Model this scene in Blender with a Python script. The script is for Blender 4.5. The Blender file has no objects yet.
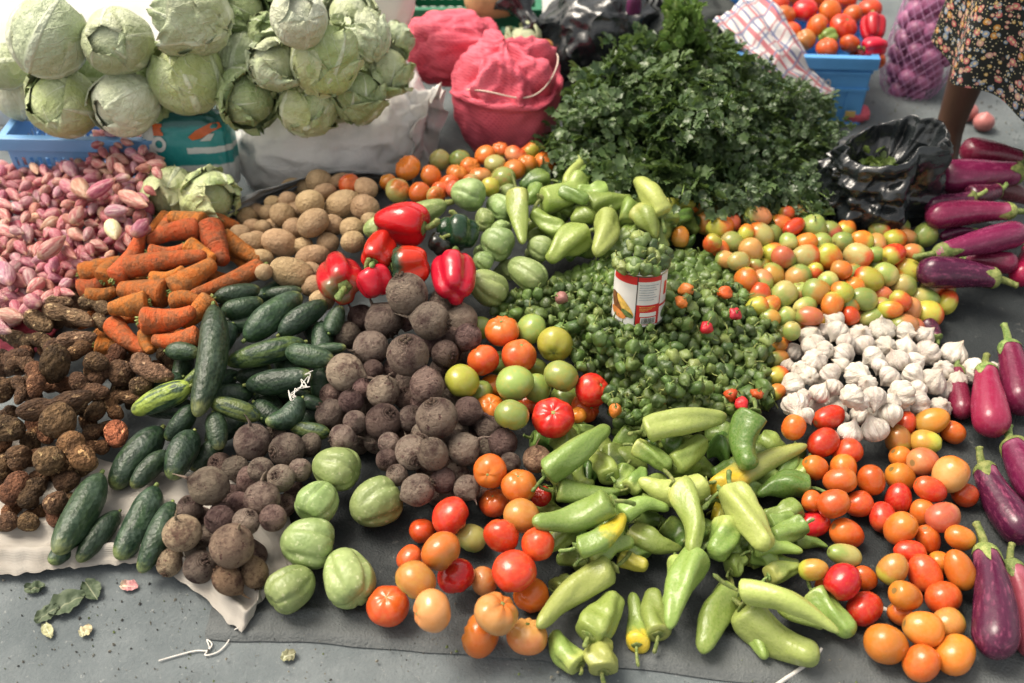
import bpy, math, random
import numpy as np
from mathutils import Vector, Matrix, noise, Euler

R = random.Random(11)
C = bpy.context.scene.collection
PI = math.pi
F, CX, CY, CAMH, PITCH = 1000.0, 512.0, 341.5, 1.40, math.radians(43)
CAM = Vector((0, 0, CAMH))
RT = Vector((1, 0, 0))
FW = Vector((0, math.cos(PITCH), -math.sin(PITCH)))
UP = Vector((0, math.sin(PITCH), math.cos(PITCH)))

def ray(px, py):
    return RT * ((px - CX) / F) - UP * ((py - CY) / F) + FW

def P(px, py, z=0.0):
    """world point at height z seen at that place in the photograph"""
    r = ray(px, py)
    return CAM + r * ((z - CAMH) / r.z)

def depth(p):
    return (p - CAM).dot(FW)

def pix(p):
    v = p - CAM
    d = v.dot(FW)
    return CX + F * v.dot(RT) / d, CY - F * v.dot(UP) / d

# ------------------------------------------------------------------ materials
class Mat:
    def __init__(s, name):
        s.m = bpy.data.materials.new(name)
        s.m.use_nodes = True
        s.t = s.m.node_tree
        s.t.nodes.clear()
        o = s.n('ShaderNodeOutputMaterial')
        s.b = s.n('ShaderNodeBsdfPrincipled')
        s.out = o
        s.t.links.new(s.b.outputs[0], o.inputs[0])

    def n(s, typ, ins=None, **props):
        nd = s.t.nodes.new(typ)
        for k, v in props.items():
            setattr(nd, k, v)
        for k, v in (ins or {}).items():
            s.set(nd.inputs[k], v)
        return nd

    def set(s, sock, v):
        if isinstance(v, bpy.types.NodeSocket):
            s.t.links.new(v, sock)
        else:
            if isinstance(v, (tuple, list)) and len(v) == 3 and sock.type == 'RGBA':
                v = (*v, 1)
            sock.default_value = v

    def co(s, scale=1.0, rnd=True, stretch=None):
        tc = s.n('ShaderNodeTexCoord').outputs['Object']
        v = tc
        if rnd:
            oi = s.n('ShaderNodeObjectInfo').outputs['Random']
            k = s.math('MULTIPLY', oi, 37.0)
            v = s.n('ShaderNodeVectorMath', {0: v, 1: k}, operation='ADD').outputs[0]
        st = stretch or (1, 1, 1)
        v = s.n('ShaderNodeVectorMath', {0: v, 1: tuple(scale * q for q in st)}, operation='MULTIPLY').outputs[0]
        return v

    def noise(s, vec, scale=1.0, detail=3.0, rough=0.55):
        return s.n('ShaderNodeTexNoise', {'Vector': vec, 'Scale': scale, 'Detail': detail, 'Roughness': rough}).outputs['Fac']

    def vor(s, vec, scale=1.0, feature='F1', out='Distance'):
        return s.n('ShaderNodeTexVoronoi', {'Vector': vec, 'Scale': scale}, feature=feature).outputs[out]

    def math(s, op, a, b=0.0, c=0.0):
        return s.n('ShaderNodeMath', {0: a, 1: b, 2: c}, operation=op).outputs[0]

    def mr(s, v, a, b, c=0.0, d=1.0):
        return s.n('ShaderNodeMapRange', {0: v, 1: a, 2: b, 3: c, 4: d}, interpolation_type='SMOOTHSTEP').outputs[0]

    def mix(s, f, a, b, blend='MIX'):
        nd = s.n('ShaderNodeMix', data_type='RGBA', blend_type=blend)
        s.set(nd.inputs[0], f)
        s.set(nd.inputs[6], a)
        s.set(nd.inputs[7], b)
        return nd.outputs[2]

    def attr(s, name, out='Fac'):
        return s.n('ShaderNodeAttribute', attribute_name=name).outputs[out]

    def oattr(s, name):
        return s.n('ShaderNodeAttribute', attribute_name=name, attribute_type='OBJECT').outputs['Color']

    def ocol(s):
        return s.n('ShaderNodeObjectInfo').outputs['Color']

    def rnd(s):
        return s.n('ShaderNodeObjectInfo').outputs['Random']

    def bump(s, h, strength=0.4, dist=0.01):
        b = s.n('ShaderNodeBump', {'Height': h, 'Strength': strength, 'Distance': dist}).outputs[0]
        s.set(s.b.inputs['Normal'], b)

    def vary(s, col, v=0.2, h=0.02):
        hs = s.n('ShaderNodeHueSaturation')
        r = s.rnd()
        s.set(hs.inputs['Hue'], s.mr(r, 0, 1, 0.5 - h, 0.5 + h))
        s.set(hs.inputs['Value'], s.mr(s.math('FRACT', s.math('MULTIPLY', r, 7.31)), 0, 1, 1 - v, 1 + v))
        s.set(hs.inputs['Color'], col)
        return hs.outputs[0]

    def done(s, col=None, rough=0.5, spec=0.5, **kw):
        if col is not None:
            s.set(s.b.inputs['Base Color'], col)
        s.set(s.b.inputs['Roughness'], rough)
        s.set(s.b.inputs['Specular IOR Level'], spec)
        for k, v in kw.items():
            s.set(s.b.inputs[k.replace('_', ' ')], v)
        return s.m

def plain(name, col, rough=0.5, spec=0.4, var=0.15, nscale=30, bump=0.0, **kw):
    """a colour broken up by fine mottling"""
    M = Mat(name)
    v = M.co(1.0)
    f = M.noise(v, nscale, 4)
    c = M.mix(M.mr(f, 0.3, 0.7), tuple(q * (1 - var) for q in col), tuple(min(1, q * (1 + var)) for q in col))
    if bump:
        M.bump(M.noise(v, nscale * 3, 4), bump, 0.004)
    return M.done(c, rough, spec, **kw)

# ------------------------------------------------------------------ meshes
def mk(name, V, Fc, mats, attrs=None, smooth=True, midx=None, uv=None):
    me = bpy.data.meshes.new(name)
    me.from_pydata([tuple(map(float, v)) for v in V], [], Fc)
    if not isinstance(mats, (list, tuple)):
        mats = [mats]
    for m in mats:
        me.materials.append(m)
    if smooth:
        me.polygons.foreach_set('use_smooth', [True] * len(me.polygons))
    if midx is not None:
        me.polygons.foreach_set('material_index', midx)
    for k, a in (attrs or {}).items():
        at = me.attributes.new(k, 'FLOAT', 'POINT')
        at.data.foreach_set('value', np.asarray(a, dtype=np.float32))
    me.update()
    return me

def sweep(n, m, spine, rad, mod=None, ends=True, t0=0, t1=1, cosine=True):
    """closed tube along a curved spine: returns verts, faces, along, theta"""
    t = np.linspace(0, 1, n)
    if cosine:
        t = (1 - np.cos(PI * t)) / 2
    t = t0 + (t1 - t0) * t
    c = np.array([spine(x) for x in t], float)
    r = np.array([rad(x) for x in t], float)
    tan = np.gradient(c, axis=0)
    tan /= np.linalg.norm(tan, axis=1)[:, None] + 1e-12
    ref = np.array([0, 0, 1.0])
    if abs(tan[:, 2]).max() > 0.9:
        ref = np.array([0, 1.0, 0])
    side = np.cross(ref, tan)
    side /= np.linalg.norm(side, axis=1)[:, None] + 1e-12
    upv = np.cross(tan, side)
    th = np.linspace(0, 2 * PI, m, endpoint=False)
    V, al = [], []
    for i in range(1, n - 1) if ends else range(n):
        for j in range(m):
            k = mod(t[i], th[j]) if mod else 1.0
            V.append(c[i] + r[i] * k * (math.cos(th[j]) * side[i] + math.sin(th[j]) * upv[i]))
            al.append(t[i])
    nr = n - 2 if ends else n
    Fc = [(i * m + j, i * m + (j + 1) % m, (i + 1) * m + (j + 1) % m, (i + 1) * m + j) for i in range(nr - 1) for j in range(m)]
    if ends:
        a = len(V); V.append(c[0]); al.append(t[0])
        b = len(V); V.append(c[-1]); al.append(t[-1])
        Fc += [(a, (j + 1) % m, j) for j in range(m)]
        o = (nr - 1) * m
        Fc += [(b, o + j, o + (j + 1) % m) for j in range(m)]
    return np.array(V), Fc, np.array(al)

def ball(n, m, fn):
    """sphere-like mesh; fn(phi, theta) -> xyz, phi from +Z"""
    V, al = [], []
    for i in range(1, n):
        p = PI * i / n
        for j in range(m):
            V.append(fn(p, 2 * PI * j / m)); al.append(p / PI)
    Fc = [(i * m + j, (i + 1) * m + j, (i + 1) * m + (j + 1) % m, i * m + (j + 1) % m) for i in range(n - 2) for j in range(m)]
    a = len(V); V.append(fn(0.0, 0.0)); al.append(0.0)
    b = len(V); V.append(fn(PI, 0.0)); al.append(1.0)
    Fc += [(a, j, (j + 1) % m) for j in range(m)]
    o = (n - 2) * m
    Fc += [(b, o + (j + 1) % m, o + j) for j in range(m)]
    return np.array(V, float), Fc, np.array(al)

def sph(p, t):
    return np.array((math.sin(p) * math.cos(t), math.sin(p) * math.sin(t), math.cos(p)))

def nz(v, s=1.0, seed=0.0):
    return noise.noise(Vector((v[0] * s + seed, v[1] * s + seed * 1.7, v[2] * s - seed)))

def fbm(v, s=1.0, seed=0.0, o=4):
    a, t, w = 0.0, 1.0, 0.0
    for _ in range(o):
        a += t * nz(v, s, seed); w += t
        t *= 0.5; s *= 2.03; seed += 3.1
    return a / w

def lump(V, s, amp, seed, o=2, about=None):
    V = np.array(V)
    out = V.copy()
    for i, v in enumerate(V):
        c = np.array((v[0], 0, 0)) if about == 'x' else np.zeros(3)
        d = v - c
        l = np.linalg.norm(d)
        if l > 1e-9:
            out[i] = v + d / l * amp * fbm(v, s, seed, o)
    return out

class MB:
    """collects pieces into one mesh"""
    def __init__(s):
        s.V, s.F, s.A, s.M = [], [], [], []

    def add(s, V, Fc, al=None, mi=0):
        o = len(s.V)
        s.V += [tuple(v) for v in V]
        s.F += [tuple(i + o for i in f) for f in Fc]
        s.A += list(al) if al is not None else [0.0] * len(V)
        s.M += [mi] * len(Fc)
        return s

    def box(s, c, d, mi=0, M=None, bev=0.0):
        x, y, z = d[0] / 2, d[1] / 2, d[2] / 2
        V = [Vector((a, b, e)) for a in (-x, x) for b in (-y, y) for e in (-z, z)]
        if M is not None:
            V = [M @ v for v in V]
        V = [v + Vector(c) for v in V]
        return s.add(V, [(0, 1, 3, 2), (4, 6, 7, 5), (0, 4, 5, 1), (2, 3, 7, 6), (0, 2, 6, 4), (1, 5, 7, 3)], None, mi)

    def mesh(s, name, mats, smooth=True):
        return mk(name, s.V, s.F, mats, {'along': s.A}, smooth, s.M)

# ------------------------------------------------------------------ objects
def add_obj(name, me, parent=None, mat=None):
    o = bpy.data.objects.new(name, me)
    C.objects.link(o)
    if parent is not None:
        o.parent = parent
    if mat is not None:
        o.matrix_local = mat
    return o

def tag(o, label, cat, group=None, kind=None):
    if label:
        o['label'] = label
    if cat:
        o['category'] = cat
    if group:
        o['group'] = group
    if kind:
        o['kind'] = kind
    return o

def frame_img(ang=0.0):
    """axes: x along the given image angle, z towards the camera"""
    ca, sa = math.cos(ang), math.sin(ang)
    x = RT * ca - UP * sa
    y = RT * sa + UP * ca
    z = x.cross(y)
    return Matrix((x, y, z)).transposed().to_4x4()

def axis_frame(d, roll=0.0):
    """x along d, z as far up as possible, then rolled about x"""
    x = d.normalized()
    z = Vector((0, 0, 1))
    y = z.cross(x)
    if y.length < 1e-4:
        y = Vector((0, 1, 0))
    y.normalize()
    z = x.cross(y)
    return Matrix((x, y, z)).transposed().to_4x4() @ Matrix.Rotation(roll, 4, 'X')
# ------------------------------------------------------------------ produce materials
def fruit_mat(name, rough, nscale, speck, coat=0.0, bump=0.1, streak=None, spec=0.5, sss=0.0):
    M = Mat(name)
    v = M.co(1.0)
    al = M.attr('along')
    n1 = M.noise(v, nscale, 3)
    g = M.n('ShaderNodeAttribute', attribute_name='g', attribute_type='OBJECT').outputs['Fac']
    x = M.math('ADD', al, M.math('MULTIPLY', M.math('SUBTRACT', n1, 0.5), 0.6))
    d = M.math('SUBTRACT', x, g)
    f = M.mr(d, -0.16, 0.16)
    c = M.mix(f, M.oattr('col2'), M.ocol())
    n2 = M.noise(v, nscale * 5, 4)
    c = M.mix(M.math('MULTIPLY', M.mr(n2, 0.35, 0.75), speck), c, M.mix(0.5, c, (0.75, 0.62, 0.35)))
    if streak:
        sv = M.co(1.0, stretch=(0.25, 1, 1))
        c = M.mix(M.math('MULTIPLY', M.mr(M.noise(sv, 6, 4), 0.5, 0.75), streak[0]), c, streak[1])
    if 'tomato' in name:
        c = M.mix(M.math('MULTIPLY', M.mr(M.noise(v, 2.2, 5, .65), .45, .7), .35), c, M.mix(.5, M.oattr('col2'), (.45, .20, .04)))
        c = M.mix(M.mr(al, .007, .016, .8, 0), c, (.16, .13, .05))
        c = M.mix(M.math('MULTIPLY', M.mr(M.noise(v, 11, 2), .72, .76), .5), c, (.30, .17, .07))
    c = M.vary(c, 0.16, 0.014)
    # scar and small blemishes
    b = M.mr(M.noise(v, nscale * 3.3, 2), 0.70, 0.78)
    c = M.mix(M.math('MULTIPLY', b, 0.35), c, (0.16, 0.10, 0.05))
    r = M.mr(n2, 0.2, 0.8, rough * 0.8, rough * 1.35)
    M.bump(M.noise(v, nscale * 2.0, 3), bump, 0.05)
    kw = dict(Coat_Weight=coat, Coat_Roughness=0.12)
    if sss:
        kw.update(Subsurface_Weight=sss, Subsurface_Radius=(0.5, 0.25, 0.1), Subsurface_Scale=0.01)
    return M.done(c, r, spec, **kw)

tomato_m = fruit_mat('tomato_skin', 0.20, 0.9, 0.08, bump=0.03)
pepper_m = fruit_mat('pepper_skin', 0.30, 1.2, 0.16, bump=0.10)
bell_m = fruit_mat('bell_pepper_skin', 0.17, 0.9, 0.03, bump=0.05)
egg_m = fruit_mat('eggplant_skin', 0.24, 0.9, 0.0, bump=0.04, streak=(0.40, (0.36, 0.08, 0.15)))
chili_m = fruit_mat('scotch_bonnet_skin', 0.38, 1.2, 0.12, bump=0.15)

def stem_mat():
    M = Mat('green_stem')
    v = M.co(1.0)
    c = M.mix(M.mr(M.noise(v, 3, 4), 0.3, 0.7), (0.10, 0.16, 0.035), (0.26, 0.30, 0.10))
    M.bump(M.noise(v, 9, 3), 0.3, 0.05)
    return M.done(M.vary(c, 0.2, 0.02), 0.55, 0.3)
stem_m = stem_mat()

def cucumber_mat():
    M = Mat('cucumber_skin')
    v = M.co(1.0)
    al = M.attr('along')
    sv = M.co(1.0, stretch=(0.12, 1, 1))
    c = M.mix(M.mr(M.noise(sv, 3.2, 4), 0.42, 0.72), (0.011, 0.030, 0.013), (0.034, 0.070, 0.026))
    tip = M.mr(M.math('ADD', al, M.math('MULTIPLY', M.noise(sv, 4, 2), 0.25)), 0.98, 1.16)
    c = M.mix(M.math('MULTIPLY', tip, 0.8), c, (0.26, 0.30, 0.10))
    c = M.mix(M.oattr('col2'), c, (0.20, 0.30, 0.05)) if False else c
    bloom = M.mr(M.noise(v, 1.1, 5, 0.65), 0.40, 0.68)
    c = M.mix(M.math('MULTIPLY', bloom, 0.45), c, (0.075, 0.115, 0.085))
    scr = M.mr(M.noise(M.co(1.0, stretch=(0.4, 2, 2)), 4, 5, 0.7), 0.63, 0.70)
    c = M.mix(M.math('MULTIPLY', scr, 0.5), c, (0.20, 0.22, 0.12))
    yg = M.n('ShaderNodeAttribute', attribute_name='g', attribute_type='OBJECT').outputs['Fac']
    c = M.mix(M.math('MULTIPLY', M.mr(M.noise(sv, 2.3, 2), 0.40, 0.58), yg), c, (0.28, 0.36, 0.06))
    M.bump(M.math('ADD', M.math('MULTIPLY', M.vor(v, 3.2), .6), M.noise(v, 3, 4)), 0.16, 0.06)
    return M.done(M.vary(c, 0.25, 0.015), 0.42, 0.42)
cuc_m = cucumber_mat()

def carrot_mat():
    M = Mat('carrot_skin')
    v = M.co(1.0)
    rv = M.co(1.0, stretch=(3.0, 0.35, 0.35))
    c = M.mix(M.mr(M.noise(v, 1.0, 3), 0.3, 0.7), (0.47, 0.105, 0.016), (0.56, 0.165, 0.03))
    ring = M.mr(M.noise(rv, 2.0, 4), 0.56, 0.66)
    c = M.mix(M.math('MULTIPLY', ring, 0.32), c, (0.22, 0.085, 0.03))
    dirt = M.mr(M.noise(v, 1.0, 6, 0.72), 0.40, 0.62)
    c = M.mix(M.math('MULTIPLY', dirt, 0.78), c, (0.17, 0.075, 0.03))
    c = M.mix(M.math('MULTIPLY', M.mr(M.noise(v, 2.6, 4, .7), .58, .68), .7), c, (.09, .05, .028))
    M.bump(M.math('ADD', M.math('MULTIPLY', M.noise(rv, 1.7, 4), .6), M.noise(v, 2.5, 5, .65)), 0.42, 0.10)
    return M.done(M.vary(c, 0.2, 0.012), 0.62, 0.3)
carrot_m = carrot_mat()

def yam_mat():
    M = Mat('taro_skin')
    v = M.co(1.0)
    n = M.noise(v, 1.6, 6, 0.65)
    c = M.mix(M.mr(n, 0.3, 0.7), (0.055, 0.032, 0.018), (0.19, 0.115, 0.062))
    c = M.mix(M.mr(M.noise(v, 1.2, 4, 0.65), 0.60, 0.65), c, (0.44, 0.31, 0.17))
    c = M.mix(M.mr(M.noise(v, 3.0, 3, 0.7), 0.66, 0.72), c, (0.25, 0.15, 0.06))
    c = M.mix(0.35, c, M.ocol(), 'MULTIPLY') if False else M.mix(1.0, c, M.ocol(), 'MULTIPLY')
    M.bump(M.math('ADD', M.noise(v, 2.0, 5, 0.6), M.math('MULTIPLY', M.vor(v, 4), 0.3)), 0.6, 0.10)
    return M.done(M.vary(c, 0.25, 0.01), 0.8, 0.25)
yam_m = yam_mat()

def potato_mat():
    M = Mat('potato_skin')
    v = M.co(1.0)
    c = M.mix(M.mr(M.noise(v, 1.3, 6, 0.65), 0.3, 0.7), (0.30, 0.20, 0.105), (0.44, 0.31, 0.18))
    c = M.mix(M.mr(M.noise(v, 5.0, 3, 0.6), 0.64, 0.72), c, (0.14, 0.085, 0.045))
    c = M.mix(M.math('MULTIPLY', M.mr(M.noise(v, 0.8, 4), 0.55, 0.7), 0.5), c, (0.22, 0.15, 0.085))
    M.bump(M.noise(v, 5, 5), 0.35, 0.05)
    return M.done(M.vary(c, 0.15, 0.008), 0.72, 0.25)
potato_m = potato_mat()

def beet_mat():
    M = Mat('beetroot_skin')
    v = M.co(1.0)
    al = M.attr('along')
    d = M.mr(M.noise(v, 1.1, 6, 0.68), 0.30, 0.58)
    c = M.mix(d, (0.135, 0.080, 0.070), (0.45, 0.36, 0.28))
    c = M.mix(M.mr(M.noise(v, 3.5, 4, 0.7), 0.56, 0.70), c, (0.13, 0.058, 0.058))
    ring = M.math('ABSOLUTE', M.math('SINE', M.math('MULTIPLY', al, 70.0)))
    top = M.mr(al, 0.10, 0.22, 1.0, 0.0)
    c = M.mix(M.math('MULTIPLY', top, M.math('MULTIPLY', ring, 0.8)), c, (0.09, 0.055, 0.04))
    c = M.mix(M.mr(M.noise(v, 6, 3), 0.66, 0.74), c, (0.32, 0.24, 0.17))
    c = M.mix(1.0, c, M.ocol(), 'MULTIPLY')
    M.bump(M.noise(v, 3.2, 6, 0.72), 0.9, 0.10)
    return M.done(M.vary(c, 0.3, 0.012), 0.78, 0.25)
beet_m = beet_mat()

def garlic_mat():
    M = Mat('garlic_skin')
    v = M.co(1.0)
    al = M.attr('along')
    cl = M.attr('lobe')
    c = M.mix(M.mr(M.noise(v, 1.2, 4), 0.3, 0.7), (0.50, 0.445, 0.37), (0.66, 0.615, 0.545))
    st = M.mr(cl, 0.0, 0.32, 1.0, 0.0)
    c = M.mix(M.math('MULTIPLY', st, 0.55), c, (0.34, 0.22, 0.20))
    sv = M.co(1.0, stretch=(1, 1, 0.2))
    c = M.mix(M.math('MULTIPLY', M.mr(M.noise(sv, 7, 3), 0.56, 0.68), 0.42), c, (0.50, 0.30, 0.33))
    tip = M.mr(al, 0.0, 0.12, 1.0, 0.0)
    c = M.mix(M.math('MULTIPLY', tip, 0.55), c, (0.42, 0.30, 0.18))
    root = M.mr(al, 0.94, 0.99)
    c = M.mix(root, c, (0.22, 0.15, 0.09))
    M.bump(M.noise(sv, 9, 3), 0.35, 0.06)
    return M.done(M.vary(c, 0.1, 0.01), 0.55, 0.35)
garlic_m = garlic_mat()

def shallot_mat():
    M = Mat('shallot_skin')
    v = M.co(1.0)
    al = M.attr('along')
    sv = M.co(1.0, stretch=(0.2, 1, 1))
    c = M.mix(M.mr(M.noise(sv, 2.2, 4), 0.40, 0.62), M.ocol(), M.oattr('col2'))
    end = M.math('ABSOLUTE', M.math('SUBTRACT', al, 0.5))
    c = M.mix(M.math('MULTIPLY', M.mr(end, 0.30, 0.5), 0.75), c, (0.44, 0.28, 0.17))
    c = M.mix(M.math('MULTIPLY', M.mr(M.noise(v, 1.5, 4), 0.6, 0.72), 0.5), c, (0.55, 0.40, 0.33))
    M.bump(M.noise(sv, 5, 3), 0.3, 0.06)
    return M.done(M.vary(c, 0.2, 0.015), 0.42, 0.4)
shallot_m = shallot_mat()

def chayote_mat():
    M = Mat('chayote_skin')
    v = M.co(1.0)
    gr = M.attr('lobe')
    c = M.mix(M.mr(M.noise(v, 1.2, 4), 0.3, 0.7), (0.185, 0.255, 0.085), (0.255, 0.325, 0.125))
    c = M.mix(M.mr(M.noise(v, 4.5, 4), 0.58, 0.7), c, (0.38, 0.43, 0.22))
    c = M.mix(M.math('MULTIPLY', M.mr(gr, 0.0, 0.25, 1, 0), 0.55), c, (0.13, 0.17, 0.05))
    M.bump(M.noise(v, 2.0, 2, 0.5), 0.10, 0.1)
    return M.done(M.vary(c, 0.14, 0.015), 0.42, 0.45)
chayote_m = chayote_mat()

def cabbage_mat(name, pale):
    M = Mat(name)
    v = M.co(1.0)
    u, w = M.attr('lu'), M.attr('lv')
    au = M.math('ABSOLUTE', u)
    wob = M.math('MULTIPLY', M.math('SUBTRACT', M.noise(v, 1.6, 3), 0.5), 1.1)
    ph = M.math('ADD', M.math('SUBTRACT', M.math('MULTIPLY', w, 5.5), M.math('MULTIPLY', au, 2.6)), wob)
    lat = M.math('ABSOLUTE', M.math('SINE', M.math('MULTIPLY', ph, PI)))
    ve = M.mr(lat, 0.0, 0.20, 1.0, 0.0)
    mid = M.mr(M.math('DIVIDE', au, M.math('ADD', M.math('MULTIPLY', M.math('SUBTRACT', 1.15, w), 0.16), 0.012)), 0.5, 1.0, 1.0, 0.0)
    vein = M.math('MAXIMUM', M.math('MULTIPLY', ve, 0.55), mid)
    fine = M.mr(M.vor(v, 7.0, 'DISTANCE_TO_EDGE'), 0.0, 0.05, 0.12, 0.0)
    vein = M.math('MAXIMUM', vein, fine)
    c = M.mix(M.mr(M.noise(v, 1.0, 4), 0.3, 0.7), M.ocol(), M.oattr('col2'))
    c = M.mix(M.math('MULTIPLY', M.mr(w, 0.0, 0.55, 1.0, 0.0), 0.55), c, pale)
    c = M.mix(M.math('MULTIPLY', vein, 0.7), c, (0.62, 0.66, 0.50))
    br = M.mr(M.noise(v, 2.4, 4), 0.70, 0.78)
    c = M.mix(M.math('MULTIPLY', br, 0.5), c, (0.30, 0.22, 0.08))
    M.bump(M.math('ADD', M.math('MULTIPLY', vein, 0.7), M.noise(v, 2.5, 3)), 0.4, 0.06)
    return M.done(M.vary(c, 0.1, 0.012), 0.5, 0.35)
cab_m = cabbage_mat('cabbage_leaf', (0.50, 0.54, 0.33))

# ------------------------------------------------------------------ produce meshes
def ss(a, b, x):
    t = min(1, max(0, (x - a) / (b - a)))
    return t * t * (3 - 2 * t)

PROTO = {}

def proto(kind, name, me, parts=(), L=None):
    PROTO.setdefault(kind, []).append(dict(name=name, me=me, parts=list(parts), L=L))

# round tomato: stem on +Z
for k in range(5):
    sd = k * 7.3; nl = [5, 6, 7, 5, 9][k]; am = [.03, .04, .065, .02, .055][k]; zs = [.86, .82, .78, .92, .80][k]
    def fn(p, t):
        r = 1 - 0.17 * math.exp(-(p / .30) ** 2) - 0.04 * math.exp(-((PI - p) / .25) ** 2)
        r *= 1 + am * math.cos(nl * t + sd) * math.exp(-((p - .5) / .8) ** 2)
        r *= 1 + .05 * nz(sph(p, t), 1.2, sd)
        return r * sph(p, t) * np.array((1, 1, zs))
    V, Fc, al = ball(18, 26, fn)
    me = mk('round_tomato', V, Fc, tomato_m, {'along': al})
    mb = MB()
    V, Fc, al = ball(6, 10, lambda p, t: sph(p, t) * np.array((.12, .12, .035)) * (1 + .25 * math.cos(5 * t)))
    mb.add(V, Fc)
    sm = mb.mesh('stem_scar', stem_m)
    proto('tomato', 'round_tomato', me, [('stem_scar', sm, Matrix.Translation((0, 0, zs * .835)))])
# plum tomato along x
for k in range(5):
    sd = 40 + k * 5.1; L = [2.35, 2.6, 2.2, 2.75, 2.4][k]
    def rad(t):
        x = 2 * t - 1
        return (max(0, 1 - abs(x) ** 2.35)) ** .52 * (1 - .10 * x * [1, -1, .4, 1, 0][k])
    V, Fc, al = sweep(16, 20, lambda t: ((t - .5) * L, 0, .05 * math.sin(PI * t)), rad,
                      lambda t, a: 1 + .025 * math.cos(3 * a + sd) + .03 * nz((t * 2, math.cos(a), math.sin(a)), 1, sd))
    V[al < .02, 0] += .10
    me = mk('plum_tomato', V, Fc, tomato_m, {'along': al})
    proto('roma', 'plum_tomato', me, L=L)

def pepper_stem(L0, bend, fl, seed=0):
    """flared cap plus curved stalk, at x=0 pointing to -x"""
    mb = MB()
    V, Fc, al = sweep(12, 12, lambda t: (-L0 * t, bend * t * t * L0, bend * .4 * t * L0), lambda t: .13 + .05 * t, None, True, cosine=False)
    mb.add(V, Fc, al)
    V, Fc, al = ball(8, 15, lambda p, t: sph(p, t)[[2, 0, 1]] * np.array((.10, fl, fl)) * (1 + .12 * math.cos(5 * t + seed)))
    mb.add(V, Fc, al)
    return mb.mesh('stem', stem_m)

# long sweet pepper along x, stem at -x
for k in range(12):
    sd = 80 + k * 3.7
    L = [5.2, 4.6, 5.8, 4.2, 5.0, 6.2, 4.4, 5.4, 5.0, 4.0, 4.7, 5.6][k]; cv = [.5, -.35, .8, .1, -.9, .35, -.1, 1.0, -.6, .4, .9, -1.0][k]
    tp = [.55, .42, .66, .30, .50, .72, .38, .58, .66, .45, .35, .6][k]; lob = [3, 3, 2, 4, 3, 3, 4, 2, 3, 4, 3, 2][k]
    def rad(t):
        e = ss(0, .07, t) ** .5
        b = 1.04 - tp * ss(.35, 1.05, t) - .06 * math.sin(PI * 2 * t + k)
        tip = math.sqrt(max(0, 1 - max(0, (t - .88) / .12) ** 2))
        return e * b * tip + 1e-4
    def mod(t, a):
        tw = a + 1.1 * t * (1 if k % 2 else -1)
        f = ss(0, .2, t) * (1 - .6 * t)
        return 1 + f * (.18 * math.cos(lob * tw + sd) + .05 * math.cos((lob + 2) * tw)) + .10 * nz((t * 3.5, math.cos(a), math.sin(a)), 1.0, sd) - .16 * math.exp(-((t - .3 - .04 * k) / .09) ** 2) * max(0, math.cos(a - k)) ** 2
    V, Fc, al = sweep(32, 30, lambda t: ((t - .5) * L, cv * math.sin(PI * t) + .25 * cv * max(0, t - .7) * 6 * (k % 3 == 0), -.15 * math.cos(PI * (t - .5))), rad, mod)
    V[al < .03, 0] += .16 * (1 - al[al < .03] / .03)
    me = mk('sweet_pepper', V, Fc, pepper_m, {'along': al})
    st = pepper_stem(1.1 + .3 * (k % 3), .5 * (-1) ** k, .52, k)
    proto('pepper', 'sweet_pepper', me, [('stem', st, Matrix.Translation((-L / 2 + .10, 0, -.13)))], L)

# bell pepper along x, stem at -x
for k in range(4):
    sd = 130 + k * 9.1; L = [2.35, 2.2, 2.9, 2.1][k]; lob = [4, 3, 3, 4][k]
    def rad(t):
        x = 2 * t - 1
        return max(0, 1 - abs(x) ** 3.4) ** .45 * (1 - .16 * ss(.3, 1, t) * (1.9 if k == 2 else 1))
    def mod(t, a):
        return 1 + (.11 + .05 * t) * math.cos(lob * a + sd) - .035 * math.cos(2 * lob * a + 2 * sd) + .06 * nz((t * 2, math.cos(a), math.sin(a)), 1, sd)
    V, Fc, al = sweep(26, 36, lambda t: ((t - .5) * L, .12 * math.sin(PI * t), 0), rad, mod)
    rr = np.hypot(V[:, 1], V[:, 2])
    dimp = np.clip(1 - rr / .75, 0, 1)
    V[:, 0] += np.where(al < .3, .32 * dimp ** 1.2, 0)
    V[:, 0] -= np.where(al > .7, .22 * np.clip(1 - rr / .6, 0, 1), 0)
    me = mk('bell_pepper', V, Fc, bell_m, {'along': al})
    st = pepper_stem(.75, .6, .34, k)
    proto('bell', 'bell_pepper', me, [('stem', st, Matrix.Translation((-L / 2 + .22, 0, 0)))], L)

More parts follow.
